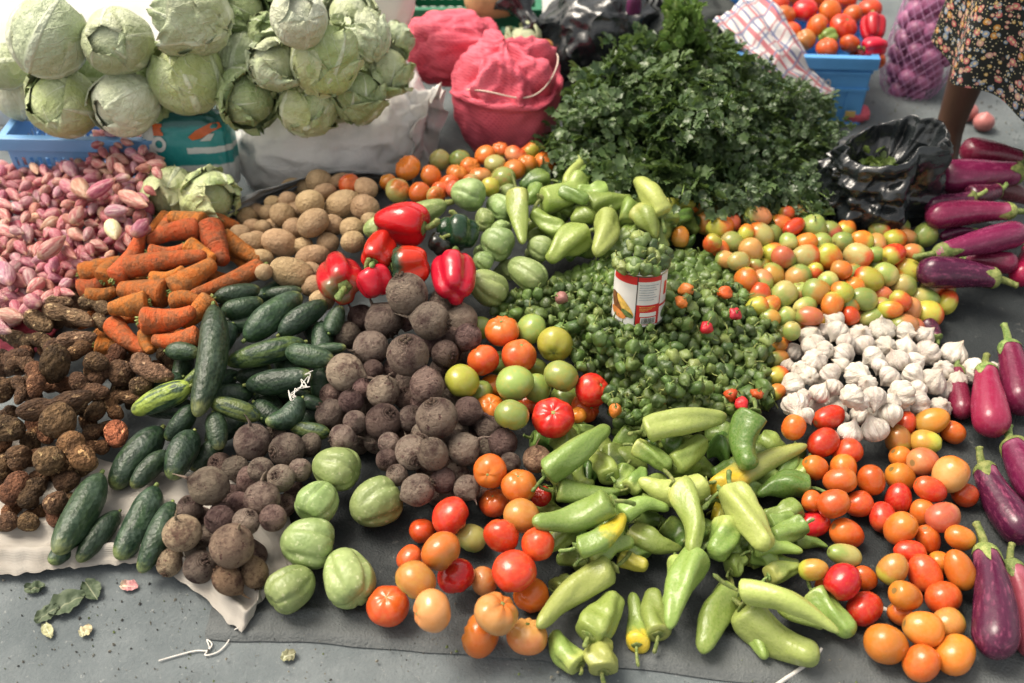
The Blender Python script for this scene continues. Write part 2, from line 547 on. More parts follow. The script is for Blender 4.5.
# eggplant along x, calyx at -x
for k in range(4):
    sd = 170 + k * 4.3; L = [6.2, 7.0, 5.6, 6.6][k]; cv = [.25, -.4, .1, .5][k]
    def rad(t):
        b = .62 + .38 * ss(.0, .72, t)
        a = math.sqrt(max(0, 1 - (max(0, .10 - t) / .10) ** 2)) * math.sqrt(max(0, 1 - (max(0, t - .80) / .20) ** 2.2))
        return b * a + 1e-4
    def mod(t, a):
        return 1 + .03 * math.cos(4 * a + sd) * ss(.4, 1, t) + .05 * nz((t * 3, math.cos(a), math.sin(a)), .8, sd)
    spine = lambda t: ((t - .5) * L, cv * math.sin(PI * t), 0)
    V, Fc, al = sweep(28, 26, spine, rad, mod)
    me = mk('eggplant', V, Fc, egg_m, {'along': al})
    mb = MB()
    n, m = 9, 30
    VV, FF = [], []
    for i in range(n):
        for j in range(m):
            a = 2 * PI * j / m
            ln = .10 + .13 * max(0, math.cos(2.5 * a + k)) ** 2 * 1.0
            t = .004 + ln * i / (n - 1)
            c = np.array(spine(t)); r = (rad(t) * mod(t, a) + .05 * (1 - .5 * i / (n - 1))) * 1.0
            VV.append((c[0] - .03, c[1] + r * math.cos(a + PI / 2), c[2] + r * math.sin(a + PI / 2)))
    FF = [(i * m + j, i * m + (j + 1) % m, (i + 1) * m + (j + 1) % m, (i + 1) * m + j) for i in range(n - 1) for j in range(m)]
    mb.add(VV, FF)
    cal = mb.mesh('calyx', stem_m)
    V, Fc, al2 = sweep(12, 10, lambda t: (-L / 2 - 1.5 * t + .15, cv * 0 + .35 * t * t * (1 if k % 2 else -1), .2 * t), lambda t: .24 - .07 * t + .05 * (t > .85), None, True, cosine=False)
    st = mk('stem', V, Fc, stem_m, {'along': al2})
    proto('eggplant', 'eggplant', me, [('calyx', cal, Matrix()), ('stem', st, Matrix())], L)

# cucumber along x
for k in range(6):
    sd = 210 + k * 6.1; L = [6.0, 7.0, 5.2, 6.4, 5.6, 7.6][k]; cv = [.35, -.5, .15, .7, -.2, .5][k]
    def rad(t):
        x = 2 * t - 1
        return (max(0, 1 - abs(x) ** 3.2)) ** .5 * (.86 + .14 * math.sin(PI * min(1, t * 1.25)))
    V, Fc, al = sweep(26, 22, lambda t: ((t - .5) * L, cv * math.sin(PI * t), 0), rad,
                      lambda t, a: 1 + .02 * math.cos(3 * a + sd) + .05 * nz((t * 5, math.cos(a), math.sin(a)), 1.0, sd))
    me = mk('cucumber', V, Fc, cuc_m, {'along': al})
    V, Fc, al2 = sweep(6, 8, lambda t: (-L / 2 - .35 * t + .06, 0, 0), lambda t: .16 - .03 * t)
    proto('cucumber', 'cucumber', me, [('stem_stub', mk('stem_stub', V, Fc, stem_m, {'along': al2}), Matrix())], L)

# carrot along x, crown at -x
for k in range(6):
    sd = 260 + k * 6.7; L = [6.6, 5.4, 7.4, 4.6, 6.0, 7.0][k]; cv = [.2, -.4, .5, 0, .6, -.2][k]
    def rad(t):
        return math.sqrt(max(0, 1 - (max(0, .09 - t) / .09) ** 2)) * (1.06 - .58 * t ** 1.45) * math.sqrt(max(0, 1 - max(0, (t - .93) / .07) ** 2)) + 1e-4
    V, Fc, al = sweep(30, 18, lambda t: ((t - .5) * L, cv * math.sin(PI * t), 0), rad,
                      lambda t, a: 1 + .05 * nz((t * 9, math.cos(a) * .6, math.sin(a) * .6), 1, sd) + .03 * nz((t * 19, math.cos(a), math.sin(a)), 1, sd) + .06 * nz((t * 3, math.cos(a), math.sin(a)), 1, sd + 5))
    me = mk('carrot', V, Fc, carrot_m, {'along': al})
    mb = MB()
    for j in range(5):
        a = 2 * PI * j / 5
        V, Fc, al2 = sweep(6, 6, lambda t: (-L / 2 - .45 * t + .1, .16 * math.cos(a) * (1 + t * .8), .16 * math.sin(a) * (1 + t * .8)), lambda t: .11 - .05 * t)
        mb.add(V, Fc, al2)
    proto('carrot', 'carrot', me, [('leaf_stub', mb.mesh('leaf_stub', stem_m), Matrix())], L)

# taro / yam along x
for k in range(7):
    sd = 310 + k * 8.3; L = [3.4, 2.6, 4.6, 3.0, 5.0, 2.2, 3.8][k]; cv = [.4, .1, .9, -.5, -.9, 0, .6][k]
    waist = [.25, 0, .35, .12, .2, 0, .38][k]
    def rad(t):
        x = 2 * t - 1
        return (max(0, 1 - abs(x) ** 2.8)) ** .55 * (1 - waist * math.exp(-((t - .45) / .14) ** 2)) * (1 - .18 * x)
    V, Fc, al = sweep(24, 20, lambda t: ((t - .5) * L, cv * math.sin(PI * t), 0), rad,
                      lambda t, a: 1 + .22 * fbm((t * L * .6, math.cos(a), math.sin(a)), 1.2, sd, 3) + .025 * math.sin(t * L * 16))
    me = mk('taro_root', V, Fc, yam_m, {'along': al})
    proto('yam', 'taro_root', me, L=L)

# potato (unit, x long)
for k in range(6):
    sd = 370 + k * 5.9; s3 = [(1.18, .95, .9), (1.05, 1, .92), (1.3, .92, .85), (1.1, 1.0, .95), (1.2, 1, .85), (1, .97, .93)][k]
    V, Fc, al = ball(14, 20, lambda p, t: sph(p, t) * np.array(s3) * (1 + .10 * fbm(sph(p, t), 1.1, sd, 3)))
    proto('potato', 'potato', mk('potato', V, Fc, potato_m, {'along': al}))

# beetroot (unit): crown +Z, tap root -Z
for k in range(6):
    sd = 420 + k * 4.7; zz = [.95, 1.05, .9, 1.2, 1.0, .92][k]
    def fn(p, t):
        q = sph(p, t)
        r = 1 - .08 * math.exp(-(p / .3) ** 2) + .05 * fbm(q, 1.3, sd, 3)
        z = q[2] * zz * r
        if p > 2.5:
            f = ((p - 2.5) / (PI - 2.5)) ** 2
            z -= f * .28
        return np.array((q[0] * r, q[1] * r, z))
    V, Fc, al = ball(20, 22, fn)
    me = mk('beetroot', V, Fc, beet_m, {'along': al})
    mb = MB()
    for j in range(4):
        a = 2 * PI * j / 4 + k
        V, Fc, al2 = sweep(6, 6, lambda t: (.13 * math.cos(a) * (1 + t), .13 * math.sin(a) * (1 + t), zz * .9 + .16 * t), lambda t: .10 - .04 * t)
        mb.add(V, Fc, [0.02] * len(V))
    cr = mb.mesh('crown', beet_m)
    V, Fc, al2 = sweep(10, 6, lambda t: (.35 * t * t * math.cos(k), .35 * t * t * math.sin(k), -zz - .15 - .8 * t), lambda t: .09 * (1 - t) + .012, cosine=False)
    rt = mk('tap_root', V, Fc, beet_m, {'along': [.9] * len(V)})
    proto('beet', 'beetroot', me, [('crown', cr, Matrix()), ('tap_root', rt, Matrix())])

# garlic (unit): neck +Z
for k in range(6):
    sd = 470 + k * 3.9; nc = [9, 8, 10, 7, 9, 11][k]
    LB = {}
    def fn(p, t):
        q = sph(p, t)
        l = abs(math.cos(nc * t / 2 + sd + .5 * nz(q, 1.5, sd)))
        env = math.sin(min(PI, p * 1.05)) ** 1.2 * ss(.25, .9, p)
        r = 1 - .24 * (1 - l ** .5) * env
        r *= 1 + .05 * nz(q, 1.0, sd)
        z = q[2] * .78 * r
        w = r
        if p < .75:
            f = (1 - p / .75)
            z += f ** 2.2 * (.34 + .16 * (k % 3))
            w = r * (1 - .45 * f) + .07 * f
        if p > 2.85:
            z += .12 * (p - 2.85) / .29
        return np.array((q[0] * w + .18 * max(0, z - .8), q[1] * w, z))
    V, Fc, al = ball(20, 40, fn)
    lb = [abs(math.cos(nc * math.atan2(v[1], v[0]) / 2 + sd)) for v in V]
    proto('garlic', 'garlic_bulb', mk('garlic_bulb', V, Fc, garlic_m, {'along': al, 'lobe': lb}))

# shallot along x
for k in range(6):
    sd = 520 + k * 2.9; L = [3.6, 3.0, 4.2, 2.6, 3.3, 4.6][k]
    def rad(t):
        return math.sin(PI * t ** [.8, .9, .85, 1, .75, .9][k]) ** .85 * (1 - .12 * t) + .05 * (t > .02) * (t < .99)
    V, Fc, al = sweep(15, 14, lambda t: ((t - .5) * L, .12 * math.sin(PI * t) + .2 * max(0, t - .8), 0), rad,
                      lambda t, a: 1 + .05 * math.cos(2 * a + sd) + .06 * nz((t * 3, math.cos(a), math.sin(a)), 1, sd))
    proto('shallot', 'shallot', mk('shallot', V, Fc, shallot_m, {'along': al}), L=L)

# chayote along x: broad end at +x
for k in range(4):
    sd = 560 + k * 7.7; L = [2.5, 2.2, 2.75, 2.35][k]
    def rad(t):
        x = 2 * t - 1
        return max(0, 1 - abs(x) ** 2.5) ** .52 * (.90 + .16 * x)
    def gro(t, a):
        return abs(math.sin(2.5 * (a + .25 * nz((t * 2, math.cos(a), math.sin(a)), 1, sd)) + sd))
    def mod(t, a):
        g = gro(t, a)
        return 1 - .20 * math.exp(-(g / .26) ** 2) * ss(0.05, .3, t) + .06 * fbm((t * 2.4, math.cos(a), math.sin(a)), 1.2, sd, 2)
    V, Fc, al = sweep(26, 44, lambda t: ((t - .5) * L, 0, 0), rad, mod)
    rr = np.hypot(V[:, 1], V[:, 2])
    V[:, 0] -= np.where(al > .8, .20 * np.clip(1 - rr / .5, 0, 1), 0)
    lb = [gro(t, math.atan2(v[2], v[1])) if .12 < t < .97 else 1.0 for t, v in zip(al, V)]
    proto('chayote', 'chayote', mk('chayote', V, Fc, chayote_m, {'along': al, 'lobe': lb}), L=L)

# marrow along x
def marrow():
    M = Mat('marrow_skin')
    v = M.co(1.0)
    sv = M.co(1.0, stretch=(.1, 1, 1))
    c = M.mix(M.mr(M.noise(sv, 2.6, 4), .4, .65), (.20, .27, .085), (.36, .42, .17))
    c = M.mix(M.mr(M.noise(v, 9, 2), .62, .7), c, (.42, .47, .25))
    M.bump(M.noise(v, 3, 3), .15, .05)
    m = M.done(c, .4, .4)
    L = 5.4
    V, Fc, al = sweep(24, 30, lambda t: ((t - .5) * L, .2 * math.sin(PI * t), 0), lambda t: max(0, 1 - abs(2 * t - 1) ** 3) ** .5 * (.8 + .2 * t),
                      lambda t, a: 1 + .03 * math.cos(8 * a))
    V2, F2, a2 = sweep(6, 8, lambda t: (-L / 2 - .6 * t + .1, .1 * t, 0), lambda t: .24 - .05 * t)
    proto('marrow', 'marrow', mk('marrow', V, Fc, m, {'along': al}), [('stem', mk('stem', V2, F2, stem_m, {'along': a2}), Matrix())], L)
marrow()

# scotch bonnet (unit): stem +Z in the same mesh
for k in range(8):
    sd = 600 + k * 5.3; nl = [4, 3, 4, 3, 5, 3, 4, 3][k]; zz = [.85, 1.05, .8, 1.25, .75, 1.1, .9, 1.35][k]
    def fn(p, t):
        q = sph(p, t)
        r = 1 + .17 * math.cos(nl * t + sd + p * .8) * math.sin(p) ** 1.0 * ss(.3, 1.5, p) - .22 * math.exp(-(p / .3) ** 2) + .20 * nz(q, 2.3, sd)
        w = 1 - .28 * ss(1.5, 2.8, p)
        return np.array((q[0] * r * w, q[1] * r * w, q[2] * r * zz))
    V, Fc, al = ball(11, 18, fn)
    mb = MB()
    mb.add(V, Fc, al, 0)
    b = R.uniform(-.8, .8); b2 = R.uniform(-.8, .8)
    V, Fc, al = sweep(7, 5, lambda t: (b * t * t, b2 * t * t, zz * .75 + 1.25 * t), lambda t: .13 - .03 * t, cosine=False)
    mb.add(V, Fc, al, 1)
    V, Fc, al = ball(4, 8, lambda p, t: sph(p, t) * np.array((.36, .36, .13)) + np.array((0, 0, zz * .78)))
    mb.add(V, Fc, al, 1)
    proto('chili', 'scotch_bonnet', mb.mesh('scotch_bonnet', [chili_m, stem_m]))

# cabbage: head plus wrapped leaves, each leaf a mesh
def leaf_shell(th0, half, rise, r0, frill, sd, nu=20, nv=22, curl=.0, crump=.0):
    V, lu, lv = [], [], []
    for i in range(nv):
        v = i / (nv - 1)
        p = PI - .06 - v * rise
        wv = half * (math.sin(PI * min(1, .10 + v * .62)) ** .8) * math.sqrt(max(0.0, 1 - max(0, (v - .72) / .285) ** 2)) 
        for j in range(nu):
            u = 2 * j / (nu - 1) - 1
            a = th0 + u * wv / max(.38, math.sin(p))
            e = max(abs(u), ss(.6, 1, v)) 
            q = sph(p, a)
            r = r0 + .035 * math.cos(u * 3) - .02 * abs(u) + frill * e ** 3 * (.35 + math.sin(u * 9 + v * 17 + sd) * .5 + .6 * nz((u * 3, v * 5, sd), 1, sd))
            r += curl * ss(.62, 1, v) + crump * fbm(q, 2.2, sd, 3)
            r += .018 * math.exp(-(u / .12) ** 2) * (1 - v)
            V.append(q * r)
            lu.append(u); lv.append(v)
    Fc = [(i * nu + j, i * nu + j + 1, (i + 1) * nu + j + 1, (i + 1) * nu + j) for i in range(nv - 1) for j in range(nu - 1)]
    return V, Fc, lu, lv

for k in range(8):
    sd = 700 + k * 11.3
    loose = k >= 4
    V, Fc, al = ball(22, 32, lambda p, t: sph(p, t) * np.array((1, 1, .92)) * (1 + .03 * fbm(sph(p, t), 1.2, sd, 3)) * .97)
    lu = [math.sin(1.5 * math.atan2(v[1], v[0]) + sd) for v in V]
    me = mk('cabbage', V, Fc, cab_m, {'along': al, 'lu': lu, 'lv': [1 - a for a in al]})
    parts = []
    nleaf = 6 if not loose else 8
    for j in range(nleaf):
        rr = R.Random if False else random.Random(int(sd * 10) + j)
        if not loose:
            V, Fc, lu, lv = leaf_shell(j * 2.4 + k, rr.uniform(1.0, 1.35), rr.uniform(2.0, 2.75), 1.0 + .014 * j, rr.uniform(.04, .09), sd + j, curl=.14 if j >= nleaf - 2 else .0, crump=.05)
        else:
            V, Fc, lu, lv = leaf_shell(j * 2.4 + k, rr.uniform(.8, 1.2), rr.uniform(1.6, 2.7), 1.0 + .022 * j, rr.uniform(.14, .28), sd + j, curl=rr.uniform(-.02, .26), crump=.16)
        parts.append(('outer_leaf', mk('outer_leaf', V, Fc, cab_m, {'lu': lu, 'lv': lv}), Matrix()))
    V, Fc, al = sweep(6, 12, lambda t: (0, 0, -.85 - .28 * t), lambda t: .24 - .03 * t)
    proto('cabbage_loose' if loose else 'cabbage', 'cabbage', me, parts)
# ------------------------------------------------------------------ the heaps: surface height (m) at places seen in the photograph
HP = np.array([
 (0,170,.12),(60,180,.14),(125,140,.2),(150,170,.2),(100,220,.14),(40,260,.11),(0,330,.07),(60,290,.10),(20,220,.12),
 (185,225,.17),(150,245,.16),(110,270,.12),(130,310,.10),(200,260,.15),(250,265,.11),(190,330,.09),
 (60,310,.11),(30,350,.11),(90,370,.11),(40,420,.09),(70,440,.08),(20,500,.04),(140,370,.08),(110,420,.05),(60,500,.03),
 (210,320,.13),(205,380,.11),(270,300,.12),(310,310,.12),(300,350,.11),(250,380,.08),(310,430,.05),(160,440,.05),(190,460,.05),(100,500,.03),(140,530,.03),
 (407,290,.18),(430,320,.15),(350,360,.11),(410,360,.14),(430,420,.10),(390,450,.06),(460,450,.07),(430,490,.04),(500,445,.04),
 (287,450,.07),(210,490,.07),(250,460,.07),(182,533,.04),(235,545,.06),(200,567,.03),(254,573,.03),
 (340,195,.13),(280,240,.11),(310,210,.15),(292,270,.12),(330,240,.14),
 (404,225,.21),(459,232,.17),(341,276,.16),(409,264,.19),(453,273,.18),(390,212,.17),
 (468,194,.16),(496,243,.14),(487,287,.11),(527,270,.12),
 (520,215,.16),(580,190,.18),(600,235,.14),(560,250,.13),(650,200,.16),(690,200,.14),
 (408,168,.17),(350,184,.15),(440,180,.16),(510,170,.17),
 (497,305,.08),(560,285,.12),(600,330,.14),(640,340,.155),(680,300,.165),(620,280,.16),(720,310,.135),(760,330,.085),(740,400,.08),(650,420,.095),(660,370,.14),(600,400,.07),(580,360,.09),(690,450,.04),(625,460,.04),
 (703,205,.13),(740,220,.13),(800,240,.13),(870,250,.12),(920,240,.09),(840,290,.12),(780,300,.09),(900,320,.07),(940,300,.04),(760,280,.09),(785,360,.05),
 (830,340,.09),(860,380,.08),(810,390,.06),(900,380,.07),(950,370,.05),(930,410,.03),(860,430,.03),(800,410,.03),
 (970,145,.16),(970,175,.14),(970,215,.12),(980,240,.09),(960,272,.04),(1010,250,.07),(1024,330,.0),(960,420,.0),
 (505,330,.10),(555,344,.10),(515,383,.06),(560,376,.06),(590,390,.04),(553,418,.03),(465,380,.09),
 (330,470,.03),(320,560,.0),(450,550,.0),(500,520,.0),(600,450,.02),(600,560,.0),(700,560,.0),(720,470,.02),(680,500,.01),(820,450,.02),(850,540,.0),(920,450,.01),(920,600,.0),(600,640,.0),(150,600,.0),(500,640,.0),(760,640,.0),(1000,600,.0),(1000,420,.0),
])

def H(px, py):
    d = np.hypot((HP[:, 0] - px), (HP[:, 1] - py) * 1.15) + 6
    w = d ** -3.2
    return float((w * HP[:, 2]).sum() / w.sum())

RED = (.50, .040, .010); ORR = (.54, .070, .013); ORG = (.56, .115, .018); PALE = (.52, .23, .08); GRN = (.225, .295, .07)
YGR = (.38, .38, .05); OLV = (.40, .185, .035); PNK = (.50, .135, .055); YOR = (.57, .165, .022); CRM = (.39, .35, .115)
PG = (.20, .285, .062); PY = (.33, .38, .098); PD = (.06, .135, .022); YEL = (.62, .45, .03); PM = (.145, .225, .045); DKG = (.012, .045, .022)
BRED = (.46, .018, .008); EGP = (.055, .007, .026); EGM = (.145, .012, .042)

ITEMS = []

class It:
    pass

def item(kind, a, b=None, r=10, col=(1, 1, 1), col2=None, g=-1.0, label=None, z=None, lift=0.0, var=None, roll=None, group=None, adj=None, fixed=False, ry=None, ext=True, dz=0.0, pri=0, shift=0.0):
    i = It()
    i.__dict__.update(locals())
    i.col2 = col2 or col
    ITEMS.append(i)
    return i

def it_world(i):
    """centre, axis half vector, world radius"""
    a, b = i.a, i.b
    if b is None:
        h = i.z if i.z is not None else H(a[0], a[1]) + i.lift
        p = P(a[0], a[1], h)
        i.rw = i.r * depth(p) / F
        if i.z is None:
            p = P(a[0], a[1], max(h, i.rw + .014))
        i.p, i.h = p, None
    else:
        za = a[2] if len(a) > 2 else H(a[0], a[1]) + i.lift
        zb = b[2] if len(b) > 2 else H(b[0], b[1]) + i.lift
        A, B = P(a[0], a[1], za), P(b[0], b[1], zb)
        i.rw = i.r * depth((A + B) / 2) / F
        A, B = P(a[0], a[1], max(za, i.rw + .013)), P(b[0], b[1], max(zb, i.rw + .013))
        i.p, i.h = (A + B) / 2, (B - A) / 2
    i.p = i.p.copy()

# ---- cabbages on the blue crate and on the white sack
CB = [((48,39),38,.43,'g','round pale cabbage at the back corner, upper left of the crate pile','cabbage'),
 ((118,42),33,.43,'g','smooth cabbage stacked between its left neighbour and the leafy sack pile','cabbage'),
 ((24,92),27,.27,'p','half hidden pale cabbage at the left end of the blue crate','cabbage'),
 ((64,104),34,.29,'y','yellow tinged cabbage with one folded dark leaf, resting on the crate rim','cabbage'),
 ((126,104),32,.29,'p','small white cabbage on the crate rim beside the teal printed bag','cabbage'),
 ((187,77),36,.34,'y','yellow green cabbage with a peeled outer leaf above the teal printed bag','cabbage'),
 ((193,16),36,.48,'g','large veined cabbage topping the left side of the sack pile','cabbage_loose'),
 ((240,10),26,.46,'d','dark green leafy cabbage near the top edge between two paler heads','cabbage_loose'),
 ((241,62),22,.36,'g','crumpled little cabbage squeezed right of the yellow green head','cabbage_loose'),
 ((248,98),29,.30,'d','ragged cabbage resting where the teal bag meets the white sack','cabbage_loose'),
 ((299,19),28,.48,'p','pale smooth cabbage on the summit of the sack pile','cabbage'),
 ((274,64),25,.38,'g','middle cabbage with white midrib facing out, in the second row of the sack pile','cabbage_loose'),
 ((325,60),33,.39,'y','big bright green cabbage with clear veins in the middle of the sack pile','cabbage_loose'),
 ((308,106),28,.30,'y','loose leaved cabbage hanging lowest over the front of the white sack','cabbage_loose'),
 ((358,95),27,.30,'d','cabbage showing its brown cut stalk at the front of the sack pile','cabbage_loose'),
 ((350,14),23,.44,'g','frilly cabbage at the back right of the sack pile','cabbage_loose'),
 ((367,38),22,.41,'g','small curly cabbage just below the frilly one at the back','cabbage_loose'),
 ((386,70),25,.34,'y','cabbage with curled bright rim at the right end of the sack pile','cabbage_loose'),
 ((391,42),18,.38,'g','smallest leafy cabbage at the upper right of the sack pile','cabbage_loose'),
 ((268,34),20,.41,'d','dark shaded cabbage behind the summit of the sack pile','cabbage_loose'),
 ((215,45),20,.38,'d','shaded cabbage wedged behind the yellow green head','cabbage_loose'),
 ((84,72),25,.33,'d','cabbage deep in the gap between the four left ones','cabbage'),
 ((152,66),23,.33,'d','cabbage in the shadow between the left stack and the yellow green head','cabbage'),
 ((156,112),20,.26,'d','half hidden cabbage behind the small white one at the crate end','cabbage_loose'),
 ((6,66),22,.33,'g','cabbage cut off by the left frame edge','cabbage'),
 ((286,44),20,.40,'y','bright leafy cabbage under the summit of the sack pile','cabbage_loose'),
 ((338,100),20,.29,'g','small leafy cabbage between the two lowest on the white sack','cabbage_loose')]
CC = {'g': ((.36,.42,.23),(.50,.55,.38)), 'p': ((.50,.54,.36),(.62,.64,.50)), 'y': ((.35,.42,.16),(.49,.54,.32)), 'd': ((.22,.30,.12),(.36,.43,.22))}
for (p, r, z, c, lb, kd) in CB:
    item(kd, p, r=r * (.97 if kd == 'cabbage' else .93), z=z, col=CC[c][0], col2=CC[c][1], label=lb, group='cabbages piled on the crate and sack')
item('cabbage_loose', (170,193), r=24, z=.17, col=(.42,.48,.22), col2=(.55,.58,.34), label='pale cut cabbage half lying left, in front of the teal printed bag', group='cut cabbages in front of the sack')
item('cabbage_loose', (209,198), r=25, z=.165, col=(.40,.48,.20), col2=(.54,.58,.32), label='pale cut cabbage half lying right, touching the carrots and the white sack', group='cut cabbages in front of the sack')

# ---- carrots (crown end first)
CR = [((200,229),(147,243),9,.012,'carrot with dark crown pointing right, second from the top of the heap'),
 ((205,224),(168,216),9,.02,'bent carrot arching over the very top of the heap'),
 ((113,280),(142,232),9,.01,'upright carrot leaning along the left side of the heap'),
 ((124,268),(206,255),9.5,.018,'long slim carrot lying across the middle of the heap'),
 ((147,252),(187,246),7.5,.012,'stubby carrot above the long slim one'),
 ((172,292),(215,262),11,.008,'thick carrot rising to the right in the middle of the heap'),
 ((264,266),(190,295),8,.006,'long carrot reaching toward the potatoes on the right'),
 ((208,224),(224,264),11,.006,'fat carrot sloping down the right shoulder of the heap'),
 ((218,236),(262,261),9,0,'carrot pointing down to the smallest potatoes'),
 ((168,294),(118,289),12,.014,'thickest carrot with a dark cut crown near the heap centre'),
 ((148,303),(108,309),10.5,.006,'blunt carrot below the thickest one, beside the grey yams'),
 ((140,320),(194,311),11,.008,'carrot with a cracked grey crown above the cucumbers'),
 ((212,298),(183,327),9,.006,'short carrot slanting down beside the dark cucumbers'),
 ((112,322),(148,352),9,0,'carrot diving down between yams and cucumbers'),
 ((200,335),(152,339),9,0,'lowest carrot on the right, just above the cucumbers'),
 ((80,276),(124,261),10,0,'pale orange carrot on the left edge beside the shallots'),
 ((80,290),(106,279),10,0,'short pale carrot end at the far left of the heap'),
 ((103,282),(120,264),9,.004,'round pale carrot end next to the upright one'),
 ((86,296),(118,289),7.5,0,'thin carrot just above the grey yams'),
 ((186,245),(214,259),8,.006,'little carrot tucked beside the fat sloping one'),
 ((150,279),(184,268),7,0,'dusty carrot partly under the long slim carrot'),
 ((146,330),(151,352),7,0,'small carrot end pointing down at the cucumbers'),
 ((203,217),(240,227),7,0,'thin carrot behind the heap pointing at the potatoes'),
 ((172,303),(200,301),8,0,'dark carrot in the gap under the thick one'),
 ((95,345),(128,350),8,-.01,'carrot peeping out under the yams on the left'),
 ((128,347),(168,345),7.5,-.01,'flat carrot under the bottom of the heap')]
for a, b, r, l, lb in CR:
    item('carrot', a, b, r=r * 1.22, lift=l, label=lb, group='carrots in a heap')

# ---- yams and taro
YM = [((42,311),(92,326),9,.014,'p','longest grey finger shaped yam on top of the brown roots'),
 ((78,300),(108,312),8.5,.006,'p','grey yam touching the carrots'),
 ((28,320),(50,332),10,.006,'p','thick grey yam at the upper left of the roots'),
 ((6,333),(34,337),8.5,0,'p','grey yam at the left edge beside the pink net bag'),
 ((45,303),(72,303),8,0,'p','short grey yam next to the shallots'),
 ((95,319),(112,330),8,0,'p','small grey yam below the carrots'),
 ((58,337),(96,334),8,.004,'p','flat grey yam under the longest one'),
 ((-6,361),(30,354),15,.002,'n','big dark root at the left edge below the grey yams'),
 ((45,362),(67,366),18,.012,'n','large round brown root in the upper middle'),
 ((85,358),(109,364),9,.006,'n','shiny pale patched root right of the large round one'),
 ((108,373),(136,373),13,.002,'n','round dark root beside the purple grey one'),
 ((138,357),(174,377),10.5,.008,'v','purple grey root touching the cucumbers'),
 ((130,389),(154,383),9,0,'n','rough little root below the purple grey one'),
 ((33,366),(34,400),10,.012,'r','reddish upright root standing among the dark ones'),
 ((18,411),(94,393),11.5,.014,'n','long crooked root lying across the left of the pile'),
 ((72,373),(109,391),10.5,.004,'n','dark root behind the long crooked one'),
 ((13,378),(16,404),7,0,'n','thin upright root at the left'),
 ((46,414),(72,430),17,.016,'w','big root with a large pale scraped patch'),
 ((68,432),(94,466),14,.012,'r','knobbly reddish root below the scraped one'),
 ((88,406),(103,417),12,.004,'n','round root with pale specks right of the scraped one'),
 ((109,398),(123,418),8,0,'r','narrow brown root pointing down near the cucumbers'),
 ((-6,424),(24,431),13,.004,'n','brown root at the left edge in the middle'),
 ((14,446),(16,471),12,.004,'w','lumpy root with light lumps at the lower left'),
 ((38,466),(64,456),14,.006,'w','speckled stubby root in the lower middle'),
 ((3,503),(24,474),13,.006,'r','smooth brown root slanting up at the lower left'),
 ((26,508),(46,480),11,.004,'n','dark root slanting beside the smooth brown one'),
 ((56,488),(80,476),10,0,'w','flaky root beside the lowest long cucumber'),
 ((46,510),(66,494),10,0,'w','pale chipped root at the bottom of the pile'),
 ((-5,464),(6,476),11,0,'n','root cut off by the left edge, low down'),
 ((-4,386),(6,396),13,0,'n','root cut off by the left edge, halfway up'),
 ((3,517),(14,527),9,0,'n','small root on the white cloth at the left edge'),
 ((20,519),(38,526),9,0,'w','lowest root lying on the white cloth'),
 ((117,424),(118,445),11,0,'o','pinkish orange root next to the cucumbers')]
YC = {'p': (1.15,1.15,1.2), 'n': (.78,.74,.72), 'r': (1.25,1.0,.9), 'w': (1.1,1.05,1.0), 'v': (1.1,1.0,1.15), 'o': (2.4,1.5,1.2)}
for a, b, r, l, c, lb in YM:
    item('yam', a, b, r=r * 1.02, lift=l, col=YC[c], label=lb, group='yams and taro roots in a heap')

